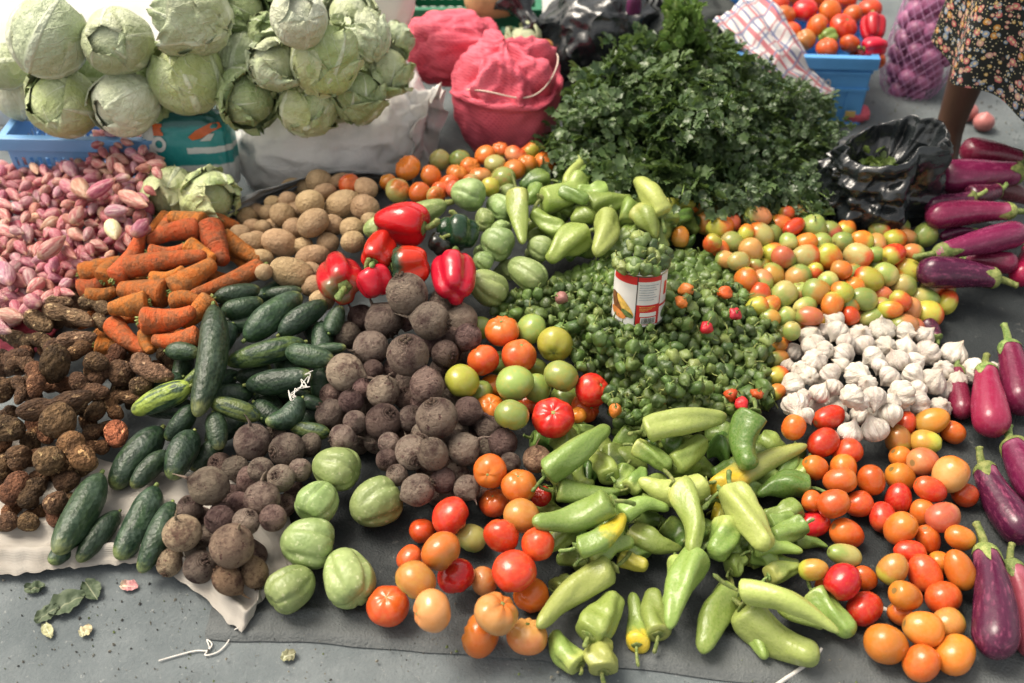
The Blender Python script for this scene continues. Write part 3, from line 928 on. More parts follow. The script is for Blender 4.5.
# ---- cucumbers (stem end first)
CU = [((213,306),(196,416),15.5,.03,0,'long upright cucumber lying over all the others'),
 ((214,298),(260,289),10,.012,0,'dark cucumber at the top left beside the carrots'),
 ((221,311),(263,301),11,.012,0,'cucumber below the topmost dark one'),
 ((245,340),(301,295),15,.012,0,'broad cucumber rising toward the potatoes'),
 ((279,335),(327,303),12,.008,0,'cucumber parallel to the broad one, nearer the bell peppers'),
 ((329,333),(341,306),10,.002,0,'short cucumber under the front red bell pepper'),
 ((254,300),(279,282),8,0,0,'small cucumber against the potatoes'),
 ((265,294),(302,290),7,.002,0,'thin cucumber end under the potatoes'),
 ((166,351),(198,353),9.5,.002,0,'dark cucumber end left of the upright one'),
 ((305,342),(226,363),12.5,.018,.25,'pale tipped cucumber lying across the middle'),
 ((286,351),(334,360),12,.016,0,'glossy dark cucumber touching the beetroots'),
 ((246,385),(312,374),13,.004,0,'dark cucumber under the twine'),
 ((216,352),(180,389),8,-.004,.5,'cucumber tip showing pale beneath the upright one'),
 ((190,386),(132,412),13,.008,.8,'bright green striped cucumber pointing at the roots'),
 ((194,405),(166,440),10.5,.004,0,'cucumber below the upright one, slanting left'),
 ((260,418),(210,402),10.5,.006,.3,'scratched cucumber right of the upright one'),
 ((213,413),(219,449),11,0,0,'short cucumber standing under the scratched one'),
 ((162,428),(112,489),16.5,.012,0,'fat cucumber beside the pinkish root'),
 ((168,452),(132,488),11,.002,0,'cucumber tucked right of the fat one'),
 ((194,432),(172,479),15,.004,0,'plump cucumber in front of the lower beetroots'),
 ((101,474),(56,553),17,.014,0,'largest front cucumber on the white cloth'),
 ((156,486),(117,559),16.5,.014,0,'thick front cucumber second from the lower left'),
 ((119,512),(78,562),11.5,.0,0,'front cucumber with a yellow tip between the two big ones'),
 ((172,503),(140,573),13,0,0,'front cucumber nearest the dusty beetroots'),
 ((254,402),(288,427),11.5,0,0,'dark cucumber in the shade below the twine'),
 ((302,398),(266,423),12,.002,0,'dark cucumber leaning under the shaded one'),
 ((330,433),(290,425),9,0,.2,'striped cucumber touching the chayotes'),
 ((298,399),(324,407),8,0,0,'small cucumber end right of the twine'),
 ((74,532),(50,563),11,-.004,0,'cucumber end under the largest front one'),
 ((312,350),(346,347),6.5,.006,0,'thin cucumber beside the pale beetroot'),
 ((236,378),(272,368),10,-.01,0,'cucumber buried under the pale tipped one')]
for a, b, r, l, g, lb in CU:
    item('cucumber', a, b, r=r, lift=l, g=g, col2=(.2,.3,.05), label=lb, group='cucumbers in a heap')

# ---- beetroots
BT = [(407,294,21,.012,'l'),(384,321,20,.006,'n'),(431,321,19.5,.006,'n'),(462,320,16,0,'n'),(468,337,14,.004,'d'),(361,318,14,-.01,'d'),
 (408,355,21.5,.012,'l'),(345,372,19,.006,'l'),(371,348,18,0,'n'),(445,354,14.5,.002,'d'),(373,370,11,-.01,'d'),(427,386,17.5,.006,'d'),
 (383,392,16.5,.006,'l'),(351,401,13,-.004,'d'),(330,414,16,.004,'n'),(383,422,18,.006,'d'),(411,418,13,-.004,'n'),(437,418,21.5,.012,'l'),
 (468,411,15,.002,'d'),(488,428,13,.0,'n'),(355,422,12,-.004,'n'),(342,438,14,0,'n'),(389,443,11.5,.0,'n'),(412,452,17,.002,'n'),(433,454,15.5,.006,'l'),
 (464,449,17.5,.008,'n'),(418,490,16.5,.0,'n'),(443,480,13.5,0,'d'),(467,488,14,0,'n'),(397,475,11,-.01,'n'),(503,443,15,0,'d'),(510,463,11,0,'n'),(537,459,14.5,0,'r'),
 (405,398,12,-.01,'d'),(362,388,10,-.01,'d'),(443,304,14,-.002,'n'),
 (287,450,17.5,.004,'n'),(252,442,18.5,.004,'n'),(236,468,14,0,'n'),(281,478,14,0,'n'),(261,470,13,0,'n'),(209,486,19.5,.008,'l'),(262,499,18.5,.006,'l'),
 (222,515,14,-.002,'d'),(190,508,13,-.004,'n'),(182,533,19.5,.006,'w'),(232,546,22,.01,'w'),(170,562,13,0,'w'),(200,567,16.5,0,'n'),(228,580,14.5,0,'r'),
 (255,573,13.5,0,'r'),(220,520,15,0,'d'),(246,522,14,0,'n'),(273,518,14,0,'d'),(310,445,11,0,'n'),(300,470,12,0,'n'),(476,365,11,-.01,'d'),(395,368,12,-.01,'d'),(452,385,12,-.01,'d'),(420,402,10,-.01,'d')]
BC = {'l': (1.15,1.12,1.1), 'n': (.9,.88,.9), 'd': (.72,.60,.66), 'w': (1.4,1.3,1.15), 'r': (1.3,1.05,.85)}
BA = {'l': 'large dusty', 'n': 'dusty brown', 'd': 'dark purple', 'w': 'pale dusty', 'r': 'reddish brown'}
for x, y, r, l, c in BT:
    item('beet', (x, y), r=r, lift=l, col=BC[c], adj=(BA[c] if r > 12 else 'small ' + BA[c].replace('large ', '')) + ' beetroot', group='beetroots in a heap')

# ---- potatoes
PT = [(343,205,16.5,.01),(313,223,15,.014),(310,203,14.5,.006),(280,243,16,.01),(295,229,12,.004),(333,225,11.5,.004),(292,273,18,.008),(312,257,14,.006),
 (328,243,11,.002),(353,242,11.5,.004),(352,229,12,0),(365,208,14,0),(283,215,12.5,0),(263,227,8,0),(261,258,10,0),(258,240,9.5,0),(303,246,9.5,-.006),(320,182,13,0),
 (325,192,10,0),(366,188,11,0),(268,213,9,0),(316,285,10,0),(322,300,11,0),(288,200,9,0),(240,235,11,0),(252,243,11.5,0),(253,257,10,0),(264,272,9,0),(310,288,9,0),(273,203,8,0),(340,181,9,0),(372,222,10,-.006)]
for x, y, r, l in PT:
    sz = 'big ' if r > 14 else ('small ' if r < 10.2 else '')
    item('potato', (x, y), r=r, lift=l, adj=sz + 'dusty brown potato', group='potatoes in a heap')

# ---- chayotes, marrow
for a, b, r, l, lb in [((314,462),(358,474),24,.03,'chayote on top of the front three, furrowed like a fist'),
  ((352,516),(398,490),27,0,'round chayote nearest the beetroots and tomatoes'),
  ((330,486),(306,518),23,.0,'chayote half hidden behind the furrowed one'),
  ((280,540),(336,546),28,.035,'large chayote lying on top of the lower pair'),
  ((312,572),(270,604),24,0,'lowest pale chayote with a pointed end toward the tarp edge'),
  ((338,552),(358,602),27,0,'pear shaped chayote standing upright beside the tomatoes')]:
    item('chayote', a, b, r=r, lift=l, label=lb, group='chayotes at the front of the tarp')
for a, b, r, l, lb in [((452,190),(484,198),18,.01,'pale wrinkled chayote behind the dark green bell pepper'),
  ((490,200),(512,216),15,.004,'dark green chayote under the long peppers'),
  ((482,236),(512,250),19,.008,'net wrinkled chayote right of the red bell peppers'),
  ((470,276),(504,298),19,.004,'chayote touching the beetroots and the clean red bell pepper'),
  ((528,244),(552,252),14,.002,'small ribbed chayote beneath the fallen long peppers'),
  ((510,262),(544,284),17,0,'smooth pale chayote at the edge of the scotch bonnets'),
  ((500,262),(518,276),11,-.004,'shaded chayote between two wrinkled ones'),
  ((474,256),(492,266),11,-.006,'dark chayote peeping out behind the clean red bell pepper')]:
    item('chayote', a, b, r=r, lift=l, label=lb, group='chayotes at the back of the heap')
item('marrow', (446,203), (364,231), r=15, lift=.0, label='light green marrow lying behind the red bell peppers')

# ---- bell peppers (stem end first)
for a, b, r, l, c, c2, g, v, lb in [((428,228,.225),(374,222,.215),22,0,(.10,.012,.010),BRED,.80,2,'long red bell pepper with a blackish tip on top of the pile'),
  ((459,218,.20),(460,250,.165),20,0,DKG,DKG,-1,0,'dark green bell pepper standing stem up behind the red ones'),
  ((444,236,.20),(432,252,.17),12,0,(.02,.025,.022),(.02,.025,.022),-1,3,'small blackish pepper between the red and dark green ones'),
  ((372,264,.20),(386,240,.18),16,0,BRED,BRED,-1,1,'small red bell pepper under the long one'),
  ((388,268,.195),(430,262,.20),21,0,BRED,DKG,.36,3,'bell pepper half red and half dark green'),
  ((345,290,.185),(338,262,.15),22,0,BRED,(.10,.12,.045),.05,0,'red bell pepper with a green top, stem facing out beside the potatoes'),
  ((366,268,.205),(378,298,.165),18,0,BRED,BRED,-1,1,'red bell pepper with an upright green stem in front'),
  ((452,254,.185),(455,296,.175),21,0,BRED,BRED,-1,3,'clean glossy red bell pepper at the right of the pile')]:
    item('bell', a, b, r=r, lift=l, col=c, col2=c2, g=g, var=v, label=lb, group='bell peppers piled in the middle')

# ---- big round tomatoes
TM = [(502,331,17.5,ORR),(483,360,16.5,ORR),(462,381,18,YGR),(492,386,13,ORG),(531,329,16,GRN),(555,344,18.5,YGR),(519,356,18,ORG),(515,383,19.5,GRN),
 (561,376,18,GRN),(592,390,17.5,RED),(553,418,21,RED),(512,415,18,GRN),(537,388,15,GRN),(578,415,9,ORG),
 (490,471,17.5,ORR),(519,486,18,ORR),(494,503,15,ORG),(541,496,11,RED),(522,516,18.5,OLV),(450,516,20,ORR),(422,531,13,RED),(441,551,20.5,YOR),(472,538,15,CRM),
 (456,576,19,RED),(409,558,14,ORG),(416,580,21,OLV),(388,606,21.5,ORR),(432,611,21.5,PALE),(501,536,18,RED),(514,571,22,ORR),(484,581,15,PALE),(496,614,22.5,PALE),
 (481,635,22,ORG),(527,637,20.5,PNK),(531,595,18,ORR),(538,544,17,RED)]
TN = {ORR: 'orange red', YGR: 'yellow green', ORG: 'orange', GRN: 'pale green', RED: 'ripe red', OLV: 'olive orange', YOR: 'golden', CRM: 'greenish cream', PALE: 'pale peach', PNK: 'salmon pink'}
for n, (x, y, r, c) in enumerate(TM):
    c2 = {RED: ORR, ORR: ORG, ORG: YOR, GRN: YGR, YGR: GRN, OLV: YGR, YOR: OLV, CRM: GRN, PALE: ORG, PNK: PALE}[c]
    low = (388,606), (432,611), (481,635), (527,637), (456,576), (484,581), (531,595), (538,544), (422,531), (472,538), (494,503), (541,496), (578,415), (492,386), (537,388), (409,558)
    item('tomato', (x, y), r=r, lift=0.0, col=c, col2=c2, g=R.uniform(.05, .42), adj=TN[c] + ' round tomato', group='big round tomatoes', shift=(-.0 if (x, y) in low else .03),
         label={(553,418): 'big ribbed red tomato showing a pale star scar', (592,390): 'smooth ripe red tomato touching the scotch bonnets'}.get((x, y)))
    if (x, y) == (553,418):
        ITEMS[-1].g = -.2; ITEMS[-1].var = 2
for x, y, r, c in [(408,168,13.5,YOR),(350,185,11.5,ORR),(431,176,11.5,ORG),(449,184,11,ORR),(398,191,13,CRM),(420,193,11.5,ORR),(436,196,10,CRM),(480,177,12,PALE),(503,178,13,GRN),
   (516,156,12,PALE),(545,163,12,YGR),(514,170,12,ORG),(457,174,11,ORG),(470,168,11,ORR),(495,164,11,CRM),(530,152,11,YGR),(527,165,11,GRN),(441,190,10,ORG),(388,182,9,ORG),(490,187,10,YGR),(455,190,10,PNK)]:
    item('tomato', (x, y), r=r, col=c, col2=ORG if c != ORG else YOR, g=R.uniform(.2, .5), adj=TN[c] + ' round tomato', group='small tomatoes at the back')
ITEMS[-21].label = 'golden tomato leaning against the white sack'
ITEMS[-20].label = 'orange red tomato lying alone above the potatoes'

# ---- long green peppers at the back (stem end first)
UP_ = [((518,190),(523,243),10.5,.02,PG,'long pepper hanging straight down over the dark chayotes'),
 ((540,200),(580,172),12.5,.02,PG,'pepper with its round stem end facing out at the left'),
 ((592,172),(556,170),8,.0,PG,'thin pepper at the back beside the parsley'),
 ((608,192),(576,186),10,.02,PG,'pepper whose open stem end points right under the parsley'),
 ((560,192),(588,201),7.5,.004,PM,'small darker pepper between two stem ends'),
 ((586,206),(632,202),11,.012,PG,'pepper lying flat with a hooked stalk on the left'),
 ((563,233),(532,211),10,.02,PG,'pepper with a ringed stem end sloping left'),
 ((582,226),(580,206),12,.012,PM,'curled pepper with its stem end facing the viewer'),
 ((606,216),(594,256),12.5,.016,PY,'light green pepper sloping down to the scotch bonnets'),
 ((586,234),(551,263),13.5,.012,PG,'broad pepper slanting down over the ribbed chayote'),
 ((663,217),(637,182),12,.02,PY,'yellow green pepper standing near the parsley stems'),
 ((668,178),(696,196),9,.0,PM,'pepper half under the parsley on the right'),
 ((666,205),(696,204),6.5,.004,YGR,'yellowish flat pepper near the green tomatoes'),
 ((636,212),(656,238),11,.008,PG,'pepper behind the can'),
 ((629,226),(622,204),11,.004,PG,'pepper with a round stem end just above the can'),
 ((669,225),(662,208),10.5,.0,PM,'pepper end to the right above the can'),
 ((672,222),(690,212),8,0,PD,'dark pepper bit beside the yellow tomato'),
 ((584,160),(566,182),10,.014,PY,'light pepper leaning against the parsley'),
 ((606,164),(616,180),8,0,PM,'pepper end hidden under the parsley'),
 ((560,204),(572,214),8,0,PM,'short dark pepper in the middle of the pile'),
 ((612,208),(626,220),8,0,PM,'small pepper in the shade of the flat one'),
 ((600,176),(620,186),8,0,PM,'dark pepper end below the parsley'),
 ((678,232),(696,238),9,-.01,PD,'dark green pepper at the edge of the scotch bonnets')]
for n, (a, b, r, l, c, lb) in enumerate(UP_):
    item('pepper', a, b, r=r * .98, lift=l, col=c, col2=PY if c == PG else c, g=R.uniform(-.3, .3), label=lb, group='long green peppers at the back')

# ---- green peppers at the front (stem end first)
FP = [((545,474),(606,428),13,.045,PG,None,-1,'smooth green pepper crossing on top of the left bunch'),
 ((562,432),(556,462),12,.0,PM,None,-1,'squat pepper with an upright stalk behind the crossing one'),
 ((610,478),(588,450),11,.0,PG,None,-1,'pepper pointing up under the crossing one'),
 ((556,490),(620,491),11,.0,PM,None,-1,'dark shaded pepper below the crossing one'),
 ((610,500),(536,520),15,.045,PG,None,-1,'pale ridged pepper with its stalk to the right'),
 ((644,432),(724,418),13.5,.045,PY,None,-1,'light pepper with a bent tip on top of the middle bunch'),
 ((634,446),(670,468),10,.0,PM,None,-1,'dark pepper under the bent tip one, on its left'),
 ((672,466),(704,438),12,.012,PG,None,-1,'pepper crossing under the bent tip one'),
 ((706,482),(640,479),13,.04,PY,None,-1,'yellow green pepper lying flat in the middle bunch'),
 ((628,489),(642,468),9.5,.0,PM,None,-1,'small pepper left of the yellow green flat one'),
 ((728,456),(706,454),14,.0,PD,None,-1,'darkest green bell shaped pepper'),
 ((690,461),(718,476),9,0,PG,None,-1,'short pepper below the darkest one'),
 ((756,412),(751,466),14,.05,PD,None,-1,'wavy dark green pepper standing out against the garlic side'),
 ((720,490),(806,446),13.5,.035,PY,YEL,.2,'long yellow pepper beside the plum tomatoes'),
 ((675,486),(690,552),12.5,.04,PG,None,-1,'narrow pepper hanging down the centre'),
 ((692,492),(702,524),10,.0,PM,None,-1,'pepper shaded by the narrow hanging one'),
 ((622,516),(668,510),9.5,.012,PG,None,-1,'thin pepper above its two darker neighbours'),
 ((634,523),(670,526),8,.0,PM,None,-1,'thin dark pepper in the middle of three'),
 ((630,532),(682,549),11.5,.004,PG,None,-1,'lowest of three stacked thin peppers'),
 ((732,490),(768,548),15.5,.045,PY,None,-1,'broad pale pepper with flat sides in the right bunch'),
 ((728,522),(714,556),14,.008,PM,None,-1,'heart shaped pepper left of the broad pale one'),
 ((712,510),(728,514),10,0,YGR,YEL,.4,'yellowish pepper end beside the broad pale one'),
 ((577,548),(622,515),11.5,.045,YEL,PG,.5,'pepper turning bright yellow at its tip'),
 ((586,557),(634,544),12,.012,PG,None,-1,'pepper under the yellow tipped one'),
 ((618,556),(648,566),8.5,.0,YGR,None,-1,'small yellow green pepper tip under the left bunch'),
 ((596,564),(556,562),12,0,PM,YEL,-1,'pepper with orange yellow stem end near the tomatoes'),
 ((556,592),(572,580),13,0,PG,None,-1,'round pepper end next to the salmon pink tomatoes'),
 ((614,566),(540,626),13.5,.05,PY,None,-1,'long pepper crossing the lower left bunch'),
 ((586,636),(616,594),15.5,.02,PG,None,-1,'fat pepper with its stem end facing front'),
 ((581,666),(556,630),13,0,PG,None,-1,'lowest left pepper with a dark stem end'),
 ((604,672),(608,640),14.5,0,PY,None,-1,'lowest pale pepper pointing at the tarp edge'),
 ((638,646),(632,592),10.5,0,PG,YEL,.15,'wrinkled pepper standing alone between the two lower bunches'),
 ((660,636),(654,588),13,0,PG,None,-1,'pepper at the left of the lower centre bunch'),
 ((698,556),(670,628),15.5,.045,PG,None,-1,'bent pepper on top of the lower centre bunch'),
 ((674,560),(664,604),9.5,.02,PG,None,-1,'slim pepper under the bent one'),
 ((732,590),(706,655),15,.0,PM,None,-1,'straight pepper at the right of the lower centre bunch'),
 ((740,592),(836,632),13,.055,PY,None,-1,'arched pepper on top of the lower right bunch'),
 ((742,604),(818,656),17.5,.01,PY,None,-1,'biggest pale pepper at the bottom right of the peppers'),
 ((812,590),(854,634),13,.0,PG,None,-1,'blunt pepper end beside the lowest plum tomatoes'),
 ((742,622),(764,660),8.5,0,PG,None,-1,'thin ring curled pepper on the tarp at the bottom'),
 ((752,550),(802,552),9,.02,PG,None,-1,'thin pepper above the arched one'),
 ((793,543),(828,547),6.5,0,PM,None,-1,'slender dark pepper pointing at the plum tomatoes'),
 ((746,562),(782,544),9.5,.0,PG,None,-1,'pepper behind the thin one'),
 ((810,488),(758,495),13,.0,PD,None,-1,'dark green pepper below the long yellow one'),
 ((800,506),(762,512),10,.0,PM,None,-1,'pepper under the dark green one beside the red plum tomatoes'),
 ((768,576),(802,568),9.5,.01,PG,None,-1,'pepper just behind the arched one'),
 ((782,600),(826,624),11,.02,PG,None,-1,'dark green pepper between the arched and the biggest one'),
 ((734,436),(738,456),11,0,PG,None,-1,'light pepper peeping from behind the wavy dark one'),
 ((768,524),(794,516),9.5,0,PG,None,-1,'pepper wedged right of the broad pale one'),
 ((640,500),(668,494),9,0,PM,None,-1,'dark pepper in the shade below the yellow green flat one'),
 ((580,520),(604,530),9,0,PM,None,-1,'dark pepper below the pale ridged one'),
 ((730,570),(748,560),10,0,PM,None,-1,'dark pepper hidden behind the straight one')]
for n, (a, b, r, l, c, c2, g, lb) in enumerate(FP):
    item('pepper', a, b, r=r * .98, lift=0, shift=l, col=c, col2=c2 or (PY if c in (PG, PM) else c), g=g if c2 else R.uniform(-.4, .25), label=lb, group='green peppers at the front')

# ---- plum tomatoes at the front right
RF = [(829,417,18,12,RED),(793,427,12,12,ORR),(823,442,18,14,RED),(847,452,14,13,ORR),(815,467,12,12,ORR),(843,469,14,13,ORR),(840,480,17,13,ORG),(872,480,13.5,14,RED),(834,503,17,14,ORR),
 (859,505,13,13,ORR),(812,501,10,10,ORR),(905,424,12,11,ORR),(932,422,18,13,YOR),(898,440,14,13,OLV),(926,442,14,12,OLV),(953,432,11,11,ORR),(902,458,12,11,ORR),(924,462,15,14,PNK),(950,474,17,17,PALE),
 (900,478,14,14,ORG),(930,489,17,12,ORR),(964,495,12,12,RED),(898,498,14,13,RED),(883,517,14,13,ORR),(900,528,16,15,ORG),(943,518,17,15,PNK),(923,513,13,12,ORG),(928,540,12,14,RED),(960,538,15,12,ORG),
 (910,551,16,11,RED),(893,569,15,14,OLV),(924,573,17,16,ORR),(959,570,14,21,ORG),(940,562,11,11,ORG),(905,596,19,14,ORG),(944,598,16,16,ORR),(923,628,20,17,YOR),(887,645,19,20,YOR),(948,624,15,15,OLV),
 (956,655,19,18,ORG),(922,663,17,17,ORR),(901,614,11,12,ORG),(813,524,17,13,RED),(847,533,16,14,ORR),(844,555,18,11,CRM),(813,569,15,11,OLV),(843,582,17,17,RED),(864,578,11,12,RED),(864,608,17,16,ORR),(827,590,12,13,ORG)]
for x, y, rx, ry, c in RF:
    c2 = {RED: ORR, ORR: ORG, ORG: YOR, GRN: YGR, YGR: GRN, OLV: YGR, YOR: OLV, CRM: GRN, PALE: ORG, PNK: PALE}[c]
    item('roma', (x, y), r=min(rx, ry), ry=(rx, ry), col=c, col2=c2, g=R.uniform(.0, .4), adj=TN[c] + ' plum tomato', group='ripe plum tomatoes at the front right', shift=.02 if y in (417,442,480,422,462,474,489,596,628,582,555,503,569) else 0)

# ---- half ripe plum tomatoes at the back right
RB = [(814,228,13,13,GRN),(772,236,11,11,GRN),(830,232,11,11,PNK),(843,241,10,10,GRN),(862,240,11,10,ORG),(788,242,9,9,GRN),(805,243,13,10,ORG),(806,256,14,12,CRM),(784,258,12,11,PNK),(828,257,13,13,ORG),
 (814,272,9,9,ORR),(858,256,14,13,CRM),(875,254,8,9,GRN),(894,255,13,11,ORR),(913,253,10,9,PNK),(924,236,12,12,GRN),(907,238,10,9,PALE),(773,255,12,12,ORG),(798,277,13,13,PALE),(772,275,12,12,OLV),
 (841,270,10,10,YOR),(868,280,16,13,YGR),(885,275,12,12,GRN),(909,271,14,12,YGR),(903,286,12,12,GRN),(783,295,14,13,GRN),(816,292,13,13,OLV),(828,282,10,10,GRN),(841,293,11,11,YGR),(863,300,14,12,GRN),
 (832,305,12,11,ORG),(883,295,9,9,PNK),(900,301,11,10,ORG),(890,309,13,9,ORG),(932,288,12,11,CRM),(924,299,16,11,GRN),(947,302,10,12,ORR),(928,315,14,14,YGR),(850,316,9,9,RED),(872,317,15,9,GRN),
 (785,318,11,11,GRN),(809,316,14,10,PNK),(805,307,12,10,GRN),(903,326,14,13,PALE),(914,328,10,10,PNK),(792,331,9,9,GRN),(770,318,9,10,OLV),
 (703,207,10,10,GRN),(720,208,11,10,GRN),(738,206,11,12,ORR),(707,223,11,11,OLV),(720,228,13,11,ORG),(732,223,9,9,PNK),(757,217,13,11,PALE),(760,235,13,12,CRM),(732,243,11,11,GRN),(746,233,8,9,YGR),
 (751,251,12,12,PALE),(739,262,10,11,CRM),(712,243,9,9,ORG),(747,280,12,12,ORG),(762,282,11,12,PALE),(765,253,10,10,ORG),(757,306,11,10,YGR),(762,268,9,9,ORG),(680,237,10,9,YOR),(754,267,8,8,OLV),
 (778,359,12,9,OLV),(777,376,13,10,YGR),(780,345,9,8,YOR),(776,392,9,8,YGR),(690,206,8,9,YGR),(716,192,8,8,GRN),(768,205,8,8,GRN),(786,214,8,8,ORG)]
for x, y, rx, ry, c in RB:
    c2 = {RED: ORR, ORR: YGR, ORG: YGR, GRN: CRM, YGR: ORG, OLV: GRN, YOR: OLV, CRM: ORG, PALE: GRN, PNK: GRN}[c]
    item('roma', (x, y), r=min(rx, ry), ry=(rx, ry), col=c, col2=c2, g=R.uniform(.15, .55), adj=TN[c] + ' plum tomato', group='half ripe plum tomatoes at the back')
item('roma', (785,233), (803,221), r=8, col=RED, col2=RED, lift=.01, label='narrow glossy red plum tomato next to the black bag and parsley', group='half ripe plum tomatoes at the back')

# ---- garlic
GA = [(835,321,11),(811,337,13),(838,331,12),(882,330,14),(860,336,13),(923,337,12),(794,352,11),(813,345,13),(815,361,13),(843,355,13),(830,374,12),(793,386,14),(795,405,14),(819,394,11),(857,375,14),(852,396,13),
 (874,358,13),(874,397,13),(897,361,13),(890,377,12),(912,374,12),(902,394,15),(890,414,13),(917,404,15),(932,382,15),(928,353,14),(905,348,12),(860,416,11),(875,430,15),(850,433,13),(940,408,12),(954,354,14),
 (973,371,14),(863,345,12),(885,346,11),(915,362,11),(809,376,10),(834,387,10),(943,370,11),(994,368,7),(905,332,11),(800,370,10),(868,384,10),(838,408,9),(806,415,9),(880,366,9),(945,390,11),(918,388,10),(825,350,10),(846,342,10),
 (892,402,10),(860,402,10),(842,366,9),(902,408,9),(842,418,8),(788,366,8),(804,396,8),(958,380,10)]
for x, y, r in GA:
    item('garlic', (x, y), r=r, adj=('large ' if r > 12.5 else ('small ' if r < 10.5 else '')) + 'white garlic bulb', group='garlic bulbs in a heap')
for n, lb in ((32, 'garlic bulb lying nearest the bright pink eggplant'), (39, 'tiny garlic clove between two pink eggplants'), (24 + 4, 'garlic bulb at the very front of the heap above the dark tarp')):
    ITEMS[len(ITEMS) - len(GA) + n].label = lb

# ---- eggplants (stem end first)
EG = [((1024,160),(962,150),14,.0,EGM,'bright magenta eggplant topping the back pile'),
 ((1024,172),(934,179),18,.03,EGM,'broad eggplant lying just under the topmost one'),
 ((976,196),(924,206),11,.0,EGP,'short dark eggplant behind the black bag'),
 ((1016,211),(928,218),14,.03,EGM,'pinkish eggplant with its green calyx on the right'),
 ((934,254),(1024,232),14,.03,EGM,'glossy magenta eggplant with its green calyx on the left'),
 ((980,232),(940,238),6,.0,EGP,'dark sliver of eggplant between two long ones'),
 ((1000,279),(918,272),16.5,.02,EGP,'lowest dark eggplant of the back pile, stalk to the right'),
 ((960,259),(1018,264),11,.0,EGM,'eggplant half hidden behind the lowest one'),
 ((1030,246),(1018,282),12,.0,(.33,.012,.03),'reddish eggplant at the frame edge'),
 ((1000,190),(966,198),12,0,EGP,'shaded eggplant in the middle of the back pile'),
 ((1032,200),(994,186),11,0,(.10,.03,.035),'brownish eggplant at the frame edge'),
 ((938,340),(924,322),10,0,EGP,'dark purple eggplant end peeping beyond the garlic'),
 ((957,366),(963,418),11,0,EGM,'small eggplant end touching the garlic'),
 ((986,366),(994,434),17.5,.02,(.21,.014,.048),'bright pink eggplant right of the garlic'),
 ((1008,342,.07),(1022,412),17.5,.0,EGM,'eggplant with pale shine at the right edge'),
 ((982,464),(1030,540),19,.02,EGP,'dark eggplant with a brown calyx and long stalk'),
 ((1010,440),(1048,500),20,.0,EGM,'eggplant running out of the right edge, stalk to the left'),
 ((984,546),(994,656),21,.005,EGP,'big upright dark eggplant at the lower right'),
 ((1010,560),(1034,656),17,0,(.20,.04,.07),'faded pinkish eggplant beside the big upright one')]
for a, b, r, l, c, lb in EG:
    item('eggplant', a, b, r=r, lift=l, col=c, col2=(.33,.10,.16), g=.06, label=lb, group='eggplants')

# ---- tomatoes and peppers in the blue crate at the back right
for x, y, r, c, k in [(805,10,13,RED,'tomato'),(830,12,12,ORR,'tomato'),(852,15,11,ORR,'tomato'),(870,9,12,RED,'tomato'),(843,27,14,ORR,'tomato'),(817,26,12,RED,'tomato'),(785,16,11,ORR,'tomato'),(805,40,11,OLV,'tomato'),
    (850,44,11,RED,'tomato'),(827,48,11,ORG,'tomato'),(778,4,12,RED,'tomato'),(820,-2,12,RED,'tomato'),(845,0,12,ORR,'tomato'),(866,-8,12,RED,'tomato'),(790,-6,12,RED,'tomato'),(858,58,10,RED,'tomato'),(832,62,10,RED,'tomato'),(876,60,10,RED,'tomato'),(790,32,11,RED,'tomato')]:
    item(k, (x, y), r=r, z=.185 + (.03 if y < 30 else 0) - (.03 if y > 55 else 0), col=c, col2=ORG, g=R.uniform(-.3, .3), adj=TN[c] + ' round tomato', group='tomatoes in the blue crate')
item('bell', (873,14,.235), (874,40,.20), r=12, col=BRED, label='deep red bell pepper standing in the corner of the blue crate', group='peppers in the blue crate')
item('bell', (862,49,.20), (886,47,.20), r=10, col=BRED, label='ribbed red pepper lying under the crate rim', group='peppers in the blue crate')
item('bell', (836,36,.20), (822,40,.20), r=9, col=PG, label='green pepper end among the red tomatoes in the crate', group='peppers in the blue crate')

# ---- loose filling of big heaps ------------------------------------------------
def inpoly(x, y, poly):
    c = False
    j = len(poly) - 1
    for i in range(len(poly)):
        xi, yi = poly[i]; xj, yj = poly[j]
        if (yi > y) != (yj > y) and x < (xj - xi) * (y - yi) / (yj - yi) + xi:
            c = not c
        j = i
    return c

def pixel_spheres(i):
    if i.b is None:
        return [(i.a[0], i.a[1], i.r)]
    n = max(2, int(math.hypot(i.b[0] - i.a[0], i.b[1] - i.a[1]) / max(i.r, 1)) + 1)
    return [(i.a[0] + (i.b[0] - i.a[0]) * q / (n - 1), i.a[1] + (i.b[1] - i.a[1]) * q / (n - 1), i.r) for q in range(n)]

def scatter(poly, sp, tries, rng, taken=()):
    """dart throwing inside a polygon seen in the photograph"""
    pts = []
    xs = [p[0] for p in poly]; ys = [p[1] for p in poly]
    for _ in range(tries):
        x, y = rng.uniform(min(xs), max(xs)), rng.uniform(min(ys), max(ys))
        if not inpoly(x, y, poly):
            continue
        if any((x - q[0]) ** 2 + ((y - q[1]) * 1.12) ** 2 < sp * sp for q in pts):
            continue
        if any((x - q[0]) ** 2 + (y - q[1]) ** 2 < (q[2] * .75) ** 2 for q in taken):
            continue
        pts.append((x, y))
    return pts

